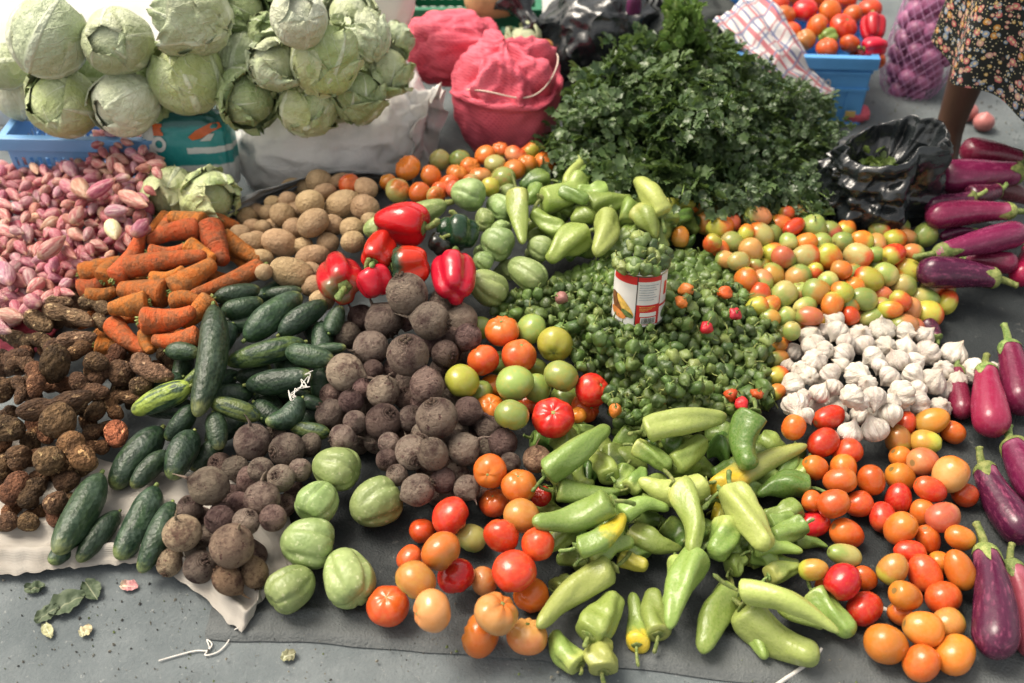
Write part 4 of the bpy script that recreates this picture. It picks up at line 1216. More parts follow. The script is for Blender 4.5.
# shallots
SHP = [(-14,172),(18,163),(52,172),(75,158),(95,140),(112,128),(132,136),(160,168),(152,200),(146,232),(128,246),(108,258),(84,272),(72,292),(50,296),(30,312),(2,328),(-14,330)]
rs = random.Random(5)
sh = [(72,282-100+6),(104,172),(98,190),(132,182),(120,205)]
pts = scatter(SHP, 8.6, 14000, rs)
pts.sort(key=lambda p: -p[1])
SH_REST = pts[288:]
SHC = [((.40,.11,.13),(.55,.30,.27)),((.31,.065,.10),(.44,.18,.20)),((.46,.20,.15),(.56,.36,.27)),((.30,.075,.075),(.42,.17,.14)),((.37,.14,.185),(.53,.34,.34))]
SHN = ['pink shallot with glossy skin', 'magenta shallot with dark streaks', 'pale peach shallot with papery skin', 'dull reddish shallot', 'mauve shallot with pale skin']
for n, (x, y) in enumerate(pts[:288]):
    k = rs.choices(range(5), [4, 3, 2, 2, 3])[0]
    big = rs.random() < .3
    r = (6.6 if big else 5.0) * (1 + .12 * (y - 220) / 100) * rs.uniform(.88, 1.12)
    ln = r * rs.uniform(1.45, 1.9)
    a = rs.uniform(0, PI)
    dx, dy = ln * math.cos(a), ln * math.sin(a) * .8
    item('shallot', (x - dx, y - dy), (x + dx, y + dy), r=r, lift=rs.uniform(-.008, .012), col=SHC[k][0], col2=SHC[k][1],
         label=SHN[k] + ' in the heap before the blue crate', group='%ss in the shallot heap' % SHN[k].split(' with')[0])
item('shallot', (110,222), (116,240), r=8.5, lift=.025, col=(.62,.58,.32), col2=(.66,.62,.40), label='peeled cream coloured shallot among the pink ones')
for a, b, r, c, lb in [((38,258),(66,236),8.5,0,'long pink shallot lying slantwise in the middle of its heap'), ((86,197),(116,178),7.5,1,'long shallot near the top, pointing at the cut cabbage'), ((76,180),(88,198),8.5,2,'pale pink shallot near the blue crate'),
     ((118,192),(148,206),8,2,'peach shallot with a pointed tip touching the cut cabbage'), ((104,212),(130,210),7,4,'mauve shallot left of the cut cabbage'), ((72,224),(82,206),7,0,'upright pink shallot in the middle of its heap'), ((0,262),(10,285),10,4,'large mauve shallot at the left frame edge'),
     ((134,236),(148,218),8,1,'magenta shallot leaning on the carrots'), ((0,312),(24,318),8,2,'pale shallot lying on the pink net at the left'), ((28,296),(40,306),8.5,0,'shiny pink shallot beside the grey yams')]:
    item('shallot', a, b, r=r, lift=.03, col=SHC[c][0], col2=SHC[c][1], label=lb)

# scotch bonnets
HBP = [(492,312),(512,296),(540,292),(556,278),(590,268),(612,262),(616,284),(664,284),(668,262),(684,252),(706,256),(728,268),(744,296),(752,322),(770,318),(778,340),(766,372),(772,400),(752,412),(738,408),(726,428),(700,420),(648,416),(622,424),(606,400),(600,376),(584,372),(576,356),(574,340),(560,328),(540,318),(524,312),(508,318)]
rs = random.Random(9)
tk = [s for i in ITEMS if i.kind in ('tomato', 'pepper', 'roma') for s in pixel_spheres(i)]
pts = scatter(HBP, 8.1, 20000, rs, tk)
pts.sort(key=lambda p: -p[1])
HBC = [(.064,.118,.024), (.100,.165,.036), (.040,.080,.020), (.19,.25,.07)]
HBN = ['mid green scotch bonnet', 'bright green scotch bonnet', 'dark green scotch bonnet', 'pale green scotch bonnet']
HB_REST = pts[282:]
for n, (x, y) in enumerate(pts[:282]):
    k = rs.choices(range(4), [4, 3, 4, 1])[0]
    item('chili', (x, y), r=6.3 * rs.uniform(.75, 1.28) * (1 + .15 * (y - 340) / 100), lift=rs.uniform(-.006, .012), col=HBC[k], col2=HBC[1], g=.2,
         label=HBN[k] + ' in the heap around the can', group=HBN[k] + 's around the can')
for x, y, c, lb in [(725,293,RED,'upper red scotch bonnet right of the can'),(735,314,BRED,'long red scotch bonnet between two other red ones'),(706,328,BRED,'red scotch bonnet right of the can base'),(686,290,YOR,'upper orange scotch bonnet beside the can'),(681,302,YOR,'lower orange scotch bonnet beside the can'),
      (731,395,BRED,'left one of the red chillies near the dark wavy pepper'),(742,404,RED,'front red chilli touching the dark wavy pepper'),(757,394,RED,'right one of the red chillies near the garlic'),(676,415,RED,'red scotch bonnet above the bent tip pepper'),(615,411,ORG,'orange scotch bonnet beside the ribbed red tomato'),(562,298,(.3,.12,.12),'brownish scotch bonnet left of the can'),
      (668,267,(.26,.36,.13),'palest scotch bonnet beside the can rim')]:
    item('chili', (x, y), r=6.5, lift=.018, col=c, col2=c, label=lb, group='coloured scotch bonnets')
for x, y in [(622,268),(633,262),(645,266),(656,258),(627,254),(640,252),(652,246),(662,262),(634,268),(646,269),(618,258),(660,250),(641,243),(668,254),(655,270),(628,245),(636,264),(650,260),(632,246),(650,252),(664,262),(618,264),(645,240),(638,238)]:
    k = rs.randrange(4)
    item('chili', (x, y), r=7.2, z=.279 - abs(x - 641) * .0009 + (274 - y) * .0008, col=HBC[k], col2=HBC[1], g=.2, label='green scotch bonnet heaped in the can', group='scotch bonnets in the can', fixed=True)
# ------------------------------------------------------------------ half buried pieces in the gaps of the heaps
def fill(kind, poly, r, adj, group, cols, step=5, ln=0.0, rng=random.Random(3), cap=60, cover=.98, push=.022):
    disc = np.array([s for i in ITEMS for s in pixel_spheres(i)])
    n = 0
    xs = [p[0] for p in poly]; ys = [p[1] for p in poly]
    g = [(x, y) for y in range(int(min(ys)), int(max(ys)), step) for x in range(int(min(xs)), int(max(xs)), step)]
    rng.shuffle(g)
    for x, y in g:
        if n >= cap or not inpoly(x, y, poly):
            continue
        if (np.hypot(disc[:, 0] - x, disc[:, 1] - y) < disc[:, 2] * cover + 1).any():
            continue
        rr = r * rng.uniform(.85, 1.1)
        if ln:
            a = rng.uniform(0, PI); dx, dy = ln * rr * math.cos(a), ln * rr * math.sin(a) * .7
            it = item(kind, (x - dx, y - dy), (x + dx, y + dy), r=rr, group=group, adj=adj)
        else:
            it = item(kind, (x, y), r=rr, group=group, adj=adj)
        c = rng.choice(cols)
        it.col, it.col2 = c if isinstance(c[0], tuple) else (c, c)
        it.shift = -push; it.filler = True
        if kind == 'roma':
            it.ry = (rr * 1.1, rr)
        if kind in ('tomato', 'roma', 'pepper'):
            it.g = rng.uniform(.1, .5)
        disc = np.vstack([disc, pixel_spheres(it)])
        n += 1

fill('beet', [(350,300),(400,280),(450,296),(480,320),(478,350),(476,400),(500,425),(515,470),(470,500),(400,500),(385,455),(335,435),(322,400),(340,350)], 13, 'half buried dark beetroot', 'beetroots in a heap', [BC['d'], BC['n']])
fill('beet', [(205,470),(240,430),(300,430),(315,460),(295,500),(270,560),(240,585),(180,570),(170,520)], 13, 'half buried dark beetroot', 'beetroots in a heap', [BC['d'], BC['n']])
fill('potato', [(232,228),(262,205),(300,182),(370,182),(378,215),(350,255),(330,300),(290,292),(262,262)], 10, 'half buried brown potato', 'potatoes in a heap', [(1, 1, 1)])
fill('carrot', [(80,280),(120,250),(150,225),(200,215),(235,225),(262,262),(215,300),(200,345),(150,355),(100,345),(78,300)], 8.5, 'half buried carrot', 'carrots in a heap', [(1, 1, 1)], ln=2.4, cover=.8, cap=40)
fill('yam', [(0,335),(40,305),(110,310),(130,350),(170,360),(140,400),(118,445),(90,485),(60,515),(0,530)], 9, 'half buried dark root', 'yams and taro roots in a heap', [YC['n'], YC['r'], YC['w']], ln=1.9, cover=.8, cap=110)
fill('cucumber', [(165,350),(210,295),(300,285),(340,310),(345,355),(325,380),(328,440),(290,440),(230,440),(205,470),(150,510),(130,480),(160,430),(140,410)], 11, 'dark half buried cucumber', 'cucumbers in a heap', [(1, 1, 1)], ln=2.2, cover=.85)
fill('roma', [(700,200),(780,200),(830,225),(935,232),(950,300),(925,335),(840,320),(775,330),(760,300),(735,270),(700,240)], 10.5, 'half buried plum tomato', 'half ripe plum tomatoes at the back', [(GRN, ORG), (PALE, GRN), (ORG, YGR)])
fill('roma', [(768,330),(790,335),(790,395),(770,400)], 10, 'half buried plum tomato', 'half ripe plum tomatoes at the back', [(GRN, ORG), (OLV, YGR)], cap=6)
fill('garlic', [(785,350),(830,322),(935,330),(965,360),(945,410),(880,440),(845,435),(790,410)], 11, 'half buried garlic bulb', 'garlic bulbs in a heap', [(1, 1, 1)], cap=40)
fill('pepper', [(520,190),(545,172),(600,165),(650,178),(695,185),(690,235),(655,245),(610,255),(550,268),(530,230)], 9, 'half buried green pepper', 'long green peppers at the back', [(PM, PM), (PD, PM), (PG, PM)], ln=1.6, cap=60, cover=.74)
fill('tomato', [(385,190),(440,160),(500,150),(545,150),(555,170),(515,190),(470,185),(430,205)], 10.5, 'half buried round tomato', 'small tomatoes at the back', [(GRN, ORG), (ORG, ORR), (CRM, ORG)], cap=7)
fill('tomato', [(480,320),(550,318),(575,350),(600,400),(560,425),(500,420),(470,385)], 14, 'half buried round tomato', 'big round tomatoes', [(GRN, YGR), (ORG, ORR)], cap=10)
fill('pepper', [(548,440),(610,425),(730,430),(800,450),(806,500),(800,560),(740,570),(690,560),(660,520),(640,560),(560,575),(550,520)], 10, 'half buried green pepper', 'green peppers at the front', [(PM, PM), (PD, PM), (PG, PM)], ln=1.8, cap=50, cover=.78)
fill('chayote', [(470,190),(512,195),(545,240),(520,290),(480,300),(470,260),(480,230)], 13, 'shaded half buried chayote', 'chayotes at the back of the heap', [(1, 1, 1)], ln=.7, cap=14, cover=.8)

# ------------------------------------------------------------------ settle: neighbours that overlap slide apart along the line of sight
for i in ITEMS:
    it_world(i)

def spheres(i):
    if i.h is None:
        return [(Vector((0, 0, 0)), i.rw)]
    L = i.h.length
    n = max(2, int(2 * L / i.rw) + 1)
    e = max(0.0, 1 - i.rw / max(L, 1e-6) * .9)
    return [(i.h * (e * (2 * q / (n - 1) - 1)), i.rw * (.88 if q in (0, n - 1) else .97)) for q in range(n)]

def settle(iters=45):
    own, off, rad = [], [], []
    for n, i in enumerate(ITEMS):
        for o, r in spheres(i):
            own.append(n); off.append(tuple(o)); rad.append(r)
    own = np.array(own); off = np.array(off); rad = np.array(rad)
    base = np.array([tuple(i.p) for i in ITEMS])
    cam = np.array(tuple(CAM))
    dirs = cam - base
    dirs /= np.linalg.norm(dirs, axis=1)[:, None]
    s = np.array([i.shift for i in ITEMS])
    lock = np.array([i.fixed for i in ITEMS])
    c = base[own] + off
    v = c - cam
    d = v @ np.array(tuple(FW))
    px = F * (v @ np.array(tuple(RT))) / d; py = -F * (v @ np.array(tuple(UP))) / d; pr = F * rad / d
    pairs = []
    N = len(own)
    order = np.argsort(py)
    for a in range(N):
        q = (np.abs(px - px[a]) < pr + pr[a]) & (np.abs(py - py[a]) < pr + pr[a]) & (own > own[a])
        k = np.nonzero(q)[0]
        if len(k):
            k = k[np.hypot(px[k] - px[a], py[k] - py[a]) < pr[k] + pr[a]]
            pairs.append(np.stack([np.full(len(k), a), k], 1))
    pairs = np.vstack(pairs)
    A, B = pairs[:, 0], pairs[:, 1]
    oa, ob = own[A], own[B]
    Rr = (rad[A] + rad[B]) * .93
    zmin = np.array([i.rw + .013 for i in ITEMS])
    ext = np.array([abs(i.h.z) if i.h is not None else 0 for i in ITEMS])
    for it in range(iters):
        pos = base + s[:, None] * dirs
        c = pos[own] + off
        e = c[B] - c[A]
        u = dirs[oa] + dirs[ob]
        u /= np.linalg.norm(u, axis=1)[:, None]
        along = (e * u).sum(1)
        lat2 = (e * e).sum(1) - along ** 2
        need = np.sqrt(np.maximum(0, Rr ** 2 - lat2))
        pen = need - np.abs(along)
        hit = (pen > 0)
        sg = np.where(along >= 0, 1.0, -1.0)
        push = np.zeros(len(s)); cnt = np.zeros(len(s))
        w = np.where(hit, pen, 0) * sg
        np.add.at(push, ob, w * .5); np.add.at(push, oa, -w * .5)
        np.add.at(cnt, oa, hit); np.add.at(cnt, ob, hit)
        s = s + np.where(lock, 0, push / np.maximum(1, cnt * .6))
        # gently drawn back to where the heap carries it
        z = base[:, 2] + s * dirs[:, 2]
        low = zmin - z
        s = np.where((low > 0) & ~lock, s + low / dirs[:, 2], s)
    for n, i in enumerate(ITEMS):
        i.p = i.p + Vector(dirs[n]) * float(s[n])
        i.rw = i.rw * (1 - s[n] / depth(i.p))
settle()

# ------------------------------------------------------------------ labels
LM = [('the red and white can', 641, 285), ('the open black bag', 878, 185), ('the blue slotted crate', 70, 150), ('the long dark tipped bell pepper', 404, 226), ('the big ribbed red tomato', 553, 418),
      ('the furrowed top chayote', 334, 467), ('the twine', 300, 386), ('the pink net sack', 500, 110), ('the white sack', 340, 150), ('the half red half green bell pepper', 409, 264),
      ('the lowest eggplant of the back pile', 955, 275), ('the clean red bell pepper', 453, 273), ('the bright pink eggplant', 990, 400), ('the wavy dark green pepper', 752, 440), ('the arched pepper', 790, 605),
      ('the big upright eggplant', 990, 600), ('the red chillies', 743, 400), ('the pale scraped root', 58, 420), ('the marrow', 400, 215), ('the front red bell pepper', 341, 276), ('the upright cucumber', 205, 360),
      ('the stalked dark eggplant', 1000, 500), ('the lowest chayote', 290, 588), ('the large stacked chayote', 306, 543), ('the crate corner', 880, 62), ('the fat front pepper', 600, 612)]
DIRS = ['right of', 'below right of', 'below', 'below left of', 'left of', 'above left of', 'above', 'above right of']
ORD = ['nearest', 'second nearest', 'third nearest', 'fourth nearest', 'fifth nearest', 'sixth nearest', 'seventh nearest', 'eighth nearest', 'ninth nearest', 'tenth nearest', 'eleventh nearest', 'twelfth nearest', 'thirteenth nearest', 'fourteenth nearest', 'fifteenth nearest', 'sixteenth nearest', 'seventeenth nearest', 'eighteenth nearest']
buck = {}
for i in ITEMS:
    if i.label:
        continue
    x, y = i.a[:2] if i.b is None else ((i.a[0] + i.b[0]) / 2, (i.a[1] + i.b[1]) / 2)
    best = min(LM, key=lambda l: math.hypot(l[1] - x, l[2] - y))
    ang = math.degrees(math.atan2(y - best[2], x - best[1])) % 360
    buck.setdefault((i.adj, best[0], DIRS[int((ang + 22.5) // 45) % 8]), []).append((math.hypot(best[1] - x, best[2] - y), i))
for (adj, lm, dr), lst in buck.items():
    lst.sort(key=lambda q: q[0])
    for n, (_, i) in enumerate(lst):
        i.label = '%s %s %s' % (adj, dr, lm) if len(lst) == 1 else '%s, %s %s %s' % (adj, ORD[min(n, 17)], dr, lm)

CAT = {'tomato': 'tomato', 'roma': 'tomato', 'pepper': 'pepper', 'bell': 'bell pepper', 'eggplant': 'eggplant', 'cucumber': 'cucumber', 'carrot': 'carrot', 'yam': 'root', 'potato': 'potato', 'beet': 'beetroot',
       'garlic': 'garlic', 'shallot': 'shallot', 'chayote': 'chayote', 'marrow': 'marrow', 'chili': 'chilli', 'cabbage': 'cabbage', 'cabbage_loose': 'cabbage'}

# ------------------------------------------------------------------ place every piece
rp = random.Random(21)
def rand_rot(rng, tilt=PI):
    return Matrix.Rotation(rng.uniform(0, 2 * PI), 4, 'Z') @ Matrix.Rotation(rng.uniform(0, tilt), 4, 'X') @ Matrix.Rotation(rng.uniform(0, 2 * PI), 4, 'Z')

for i in ITEMS:
    pl = PROTO[i.kind]
    k = i.var if i.var is not None else rp.randrange(len(pl))
    if i.h is not None and i.var is None and len(pl) > 2:      # nearest length to thickness ratio among three drawn
        ks = rp.sample(range(len(pl)), 3)
        want = 2 * i.h.length / i.rw
        k = min(ks, key=lambda q: abs(pl[q]['L'] - want))
    pr = pl[k]
    r = i.rw
    if i.h is not None:
        L = 2 * i.h.length
        M = axis_frame(i.h, i.roll if i.roll is not None else rp.uniform(0, 2 * PI))
        S = Matrix.Diagonal((L / pr['L'], r, r, 1))
    elif i.kind == 'roma':
        rx, ry = i.ry
        ang = rp.uniform(-.5, .5) + (PI / 2 if ry > rx else 0)
        if abs(rx - ry) < 2:
            ang = rp.uniform(0, PI)
        if rp.random() < .5:
            ang += PI
        M = frame_img(ang) @ Matrix.Rotation(rp.uniform(-.5, .5), 4, 'Y') @ Matrix.Rotation(rp.uniform(0, 6.28), 4, 'X')
        S = Matrix.Diagonal((max(rx, ry) / i.r * r * 2 / pr['L'] * (1.0 if abs(rx - ry) > 2 else 1.12), r, r, 1))
    else:
        if i.kind == 'tomato':
            M = Matrix.Rotation(rp.uniform(0, 6.28), 4, 'Z') @ Matrix.Rotation(rp.choice([rp.uniform(0, .9), rp.uniform(2.2, PI), rp.uniform(0, PI)]), 4, 'X') @ Matrix.Rotation(rp.uniform(0, 6.28), 4, 'Z')
            if i.label.startswith('big ribbed'):
                M = Matrix.Rotation(.35, 4, 'X')
        elif i.kind == 'garlic':
            M = Matrix.Rotation(rp.uniform(0, 6.28), 4, 'Z') @ Matrix.Rotation(rp.choice([rp.uniform(0, .7), rp.uniform(.8, 1.7), rp.uniform(1.6, 2.6)]), 4, 'X') @ Matrix.Rotation(rp.uniform(0, 6.28), 4, 'Z')
        elif i.kind.startswith('cabbage'):
            M = Matrix.Rotation(rp.uniform(0, 6.28), 4, 'Z') @ Matrix.Rotation(rp.uniform(.3, 1.9), 4, 'X') @ Matrix.Rotation(rp.uniform(0, 6.28), 4, 'Z')
        elif i.kind == 'potato':
            M = frame_img(rp.uniform(-.6, .6)) @ Matrix.Rotation(rp.uniform(-.3, .3), 4, 'Y') @ Matrix.Rotation(rp.uniform(0, 6.28), 4, 'X')
        elif i.kind == 'chili':
            M = rand_rot(rp, 1.9)
        else:
            M = rand_rot(rp)
        S = Matrix.Diagonal((r, r, r, 1))
    o = add_obj(pr['name'], pr['me'])
    o.matrix_world = Matrix.Translation(i.p) @ M @ S
    col = tuple(i.col) + (1,)
    o.color = col
    o['col2'] = tuple(float(q) for q in i.col2)
    o['g'] = float(i.g)
    tag(o, i.label, CAT[i.kind], i.group)
    small = i.kind in ('tomato', 'beet') and i.r < 14
    for nm, me, mt in pr['parts']:
        if small and nm in ('tap_root', 'stem_scar'):
            continue
        c = add_obj(nm, me, o, mt)
        c.color = col
        c['col2'] = tuple(float(q) for q in i.col2)
        c['g'] = float(i.g)

# the lower layers of the two heaps that nobody could count
def mass(name, kind, pts, r, sink, cols, label, cat, seed, ln=None):
    rng = random.Random(seed)
    mb = MB()
    for x, y in pts:
        pr = rng.choice(PROTO[kind])
        me = pr['me']
        h = H(x, y) - sink * rng.uniform(.7, 1.5)
        p = P(x, y, max(h, .012))
        rr = r * depth(p) / F
        M = Matrix.Translation(p) @ rand_rot(rng) @ Matrix.Scale(rr, 4)
        mi = [q.material_index for q in me.polygons]
        V = [M @ v.co for v in me.vertices]
        o = len(mb.V)
        mb.V += [tuple(v) for v in V]
        mb.F += [tuple(q + o for q in f.vertices) for f in me.polygons]
        mb.A += [a.value for a in me.attributes['along'].data]
        mb.M += mi
    me = mk(name, mb.V, mb.F, list(PROTO[kind][0]['me'].materials), {'along': mb.A}, True, mb.M)
    o = add_obj(name, me)
    o.color = (*cols[0], 1); o['col2'] = tuple(cols[1]); o['g'] = .2
    tag(o, label, cat, kind='stuff')
rs = random.Random(33)
mass('scotch_bonnets', 'chili', HB_REST + scatter(HBP, 9.5, 4000, rs) + scatter(HBP, 9.5, 4000, rs), 7.0, .022, [HBC[0], HBC[1]], 'green scotch bonnets filling the heap under the top ones', 'chillies', 3)
mass('shallots', 'shallot', SH_REST + scatter(SHP, 10.5, 3000, rs) + scatter(SHP, 10.5, 3000, rs), 6.3, .022, [SHC[1][0], SHC[0][1]], 'pink shallots filling the heap under the top ones', 'shallots', 4)
# ------------------------------------------------------------------ ground, cloths
def ground_mat():
    M = Mat('worn_pavement')
    v = M.co(1.0, rnd=False)
    c = M.mix(M.mr(M.noise(v, 5, 6, .65), .3, .7), (.098, .117, .124), (.163, .185, .192))
    c = M.mix(M.mr(M.noise(v, 2.2, 5, .6), .52, .66), c, (.135, .146, .146))
    c = M.mix(M.math('MULTIPLY', M.mr(M.noise(v, 26, 5, .7), .58, .70), .6), c, (.11, .125, .13))
    c = M.mix(M.math('MULTIPLY', M.mr(M.noise(v, 90, 3, .6), .62, .74), .5), c, (.34, .35, .34))
    c = M.mix(M.math('MULTIPLY', M.mr(M.vor(v, 160), .0, .25, 1, 0), .35), c, (.10, .11, .115))
    M.bump(M.math('ADD', M.noise(v, 140, 4, .7), M.math('MULTIPLY', M.noise(v, 18, 4), 1.2)), .5, .006)
    return M.done(c, .85, .25)
mb = MB()
n = 24
xs = np.linspace(-30, 30, n)
for j in range(n):
    for k in range(n):
        mb.V.append((xs[k], xs[j] + 12, 0.0))
mb.F = [(j * n + k, j * n + k + 1, (j + 1) * n + k + 1, (j + 1) * n + k) for j in range(n - 1) for k in range(n - 1)]
mb.A = [0] * len(mb.V); mb.M = [0] * len(mb.F)
g = add_obj('ground', mb.mesh('ground', ground_mat(), False))
tag(g, None, None, kind='structure')

# pale sheet farther back on the left: sunlit ground painted in its colour
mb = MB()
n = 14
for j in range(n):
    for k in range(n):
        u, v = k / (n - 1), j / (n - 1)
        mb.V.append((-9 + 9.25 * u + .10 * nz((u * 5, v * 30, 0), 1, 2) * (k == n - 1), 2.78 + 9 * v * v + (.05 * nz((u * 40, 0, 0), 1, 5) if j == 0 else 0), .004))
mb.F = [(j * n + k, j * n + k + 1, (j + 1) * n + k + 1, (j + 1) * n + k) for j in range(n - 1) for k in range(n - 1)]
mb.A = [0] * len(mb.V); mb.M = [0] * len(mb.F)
pv = add_obj('sunlit_ground_sheet', mb.mesh('sunlit_ground_sheet', plain('sunlit_ground_tone', (.47, .465, .445), .85, .2, .12, 3, .3), False))
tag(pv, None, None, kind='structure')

def patch(name, mat, fn, nu, nv, thick=0.0, keep=None):
    """cloth sheet: fn(u, v) -> world point"""
    V = [fn(a / (nu - 1), b / (nv - 1)) for b in range(nv) for a in range(nu)]
    Fc = [(b * nu + a, b * nu + a + 1, (b + 1) * nu + a + 1, (b + 1) * nu + a) for b in range(nv - 1) for a in range(nu - 1) if keep is None or keep(a / (nu - 1), b / (nv - 1))]
    me = mk(name, V, Fc, mat, {'along': [b / (nv - 1) for b in range(nv) for a in range(nu)]})
    o = add_obj(name, me)
    if thick:
        md = o.modifiers.new('cloth thickness', 'SOLIDIFY'); md.thickness = thick; md.offset = -1
    return o

def lerp_path(pts, t):
    d = [0.0]
    for a, b in zip(pts, pts[1:]):
        d.append(d[-1] + math.hypot(b[0] - a[0], b[1] - a[1]))
    x = t * d[-1]
    for k in range(len(pts) - 1):
        if x <= d[k + 1] or k == len(pts) - 2:
            f = (x - d[k]) / (d[k + 1] - d[k])
            return tuple(p + (q - p) * f for p, q in zip(pts[k], pts[k + 1]))

def weave_mat(name, c1, c2, scale, rough=.8, bump=.5, dirt=(.5, (.1, .1, .1)), spec=.25):
    M = Mat(name)
    v = M.co(1.0, rnd=False)
    w1 = M.n('ShaderNodeTexWave', {'Vector': v, 'Scale': scale, 'Distortion': 1.2, 'Detail': 2.0}, bands_direction='X').outputs['Fac']
    w2 = M.n('ShaderNodeTexWave', {'Vector': v, 'Scale': scale, 'Distortion': 1.2, 'Detail': 2.0}, bands_direction='Y').outputs['Fac']
    w = M.math('MULTIPLY', M.math('ADD', w1, w2), .5)
    c = M.mix(w, c1, c2)
    c = M.mix(M.math('MULTIPLY', M.mr(M.noise(v, 7, 6, .65), .45, .68), dirt[0]), c, dirt[1])
    M.bump(M.math('ADD', w, M.math('MULTIPLY', M.noise(v, 14, 5, .6), 2.0)), bump, .004)
    return M.done(c, rough, spec)

def tarp_mat():
    M = Mat('dusty_tarp')
    v = M.co(1.0, rnd=False)
    w = M.noise(v, 260, 2)
    c = M.mix(w, (.014, .018, .020), (.030, .036, .038))
    c = M.mix(M.math('MULTIPLY', M.mr(M.noise(v, 4, 7, .68), .48, .70), .5), c, (.085, .092, .092))
    ed = M.math('ADD', M.attr('along'), M.math('MULTIPLY', M.noise(v, 9, 6, .7), .22))
    c = M.mix(M.math('MULTIPLY', M.mr(ed, .08, .26, 1, 0), .8), c, (.135, .147, .148))
    sp = M.mr(M.noise(v, 60, 4, .7), .62, .72)
    c = M.mix(M.math('MULTIPLY', sp, .4), c, (.16, .16, .15))
    M.bump(M.math('ADD', M.math('MULTIPLY', w, .4), M.noise(v, 12, 6, .6)), .6, .010)
    return M.done(c, .68, .3)
tarp_m = tarp_mat()
FRONT = [(205, 640), (300, 643), (400, 652), (520, 660), (640, 671), (760, 684), (900, 694), (1180, 720)]
BACK = [(300, 330), (420, 300), (560, 260), (700, 230), (820, 225), (940, 215), (1040, 240), (1200, 250)]
def tarp_fn(u, v):
    a = lerp_path(FRONT, u); b = lerp_path(BACK, u)
    A, B = P(a[0], a[1], 0), P(b[0], b[1], 0)
    p = A.lerp(B, v)
    h = .003 + .003 * (fbm(p, 9, 3) + .5) + .006 * max(0, 1 - 3.5 * abs(fbm(Vector((p.x * 5, p.y * 9, 1)), 1, 8, 3))) * .7 
    e = ss(0, .012, v)
    fold = .009 * math.exp(-((v - .065 - .02 * nz((u * 5, 0, 0), 1, 2)) / .012) ** 2) * (.4 + .6 * abs(nz((u * 4, 1, 0), 1, 5)))
    w = .010 * nz((u * 14, v * 3, 0), 1, 7)
    return (p.x, p.y + w * (1 - v), .003 + (h + fold) * e)
o = patch('tarpaulin', tarp_m, tarp_fn, 200, 150)
tag(o, 'dark grey woven tarpaulin spread on the pavement under the front vegetables', 'tarpaulin')

cloth_m = weave_mat('sack_cloth', (.36, .335, .295), (.43, .405, .365), 160, .85, .35, (.45, (.30, .265, .22)))
WF = [(-60, 584), (0, 581), (50, 577), (95, 572), (140, 570), (168, 575), (190, 590), (212, 608), (230, 628), (243, 640), (256, 622), (258, 600)]
WB = [(-60, 440), (0, 430), (60, 450), (110, 470), (150, 480), (190, 480), (230, 480), (260, 490), (275, 500), (290, 520), (300, 560), (300, 585)]
def cloth_fn(u, v):
    a = lerp_path(WF, u); b = WB[0]; b = lerp_path(WB, u)
    A, B = P(a[0], a[1], 0), P(b[0], b[1], 0)
    p = A.lerp(B, v)
    e = ss(0, .03, v)
    fo = .016 * math.exp(-((v - .12 - .05 * nz((u * 3, 0, 0), 1, 4)) / .045) ** 2) + .012 * math.exp(-((v - .34 - .1 * nz((u * 3, 3, 0), 1, 4)) / .05) ** 2) + .008 * max(0, nz((u * 10, v * 16, 0), 1, 9))
    w = .008 * nz((u * 40, 0, 0), 1, 2) * (1 - v) ** 6
    return (p.x, p.y + w, .018 + fo * e + .004 * e)
o = patch('sack_cloth', cloth_m, cloth_fn, 130, 60)
tag(o, 'off white sack cloth with folded edge under the cucumbers at the lower left', 'cloth')

# shadowed edge of the white sack by the potatoes, shade painted as grey
grey_m = weave_mat('shaded_sack_edge', (.16, .175, .18), (.24, .255, .26), 110, .8, .6, (.5, (.28, .27, .25)))
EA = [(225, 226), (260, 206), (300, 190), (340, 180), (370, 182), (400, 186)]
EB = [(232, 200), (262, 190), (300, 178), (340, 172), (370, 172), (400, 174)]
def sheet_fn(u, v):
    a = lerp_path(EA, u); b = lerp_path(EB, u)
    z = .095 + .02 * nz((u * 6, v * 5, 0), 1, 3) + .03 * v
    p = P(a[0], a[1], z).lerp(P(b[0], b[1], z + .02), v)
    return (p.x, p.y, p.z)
o = patch('shaded_sack_edge', grey_m, sheet_fn, 60, 30, .003)
tag(o, 'shadowed edge of the white sack, shade painted grey, beside the potatoes', 'sheet')

# ------------------------------------------------------------------ soft sacks
def pillow(n, m, a, b, c, pw, wr, sd, ws=4.0, ridge=0.0, flat=None):
    def fn(p, t):
        q = sph(p, t)
        s = np.sign(q) * np.abs(q) ** pw
        r = 1.0
        d = fbm(q * np.array((1, 1, 1)), ws, sd, 4) * wr
        if ridge:
            d += ridge * (1 - 2 * abs(fbm(q, ws * .8, sd + 9, 3)) - .5)
        v = s * (r + d) * np.array((a, b, c))
        if flat is not None:
            v[2] = max(v[2], -flat)
        return v
    return ball(n, m, fn)

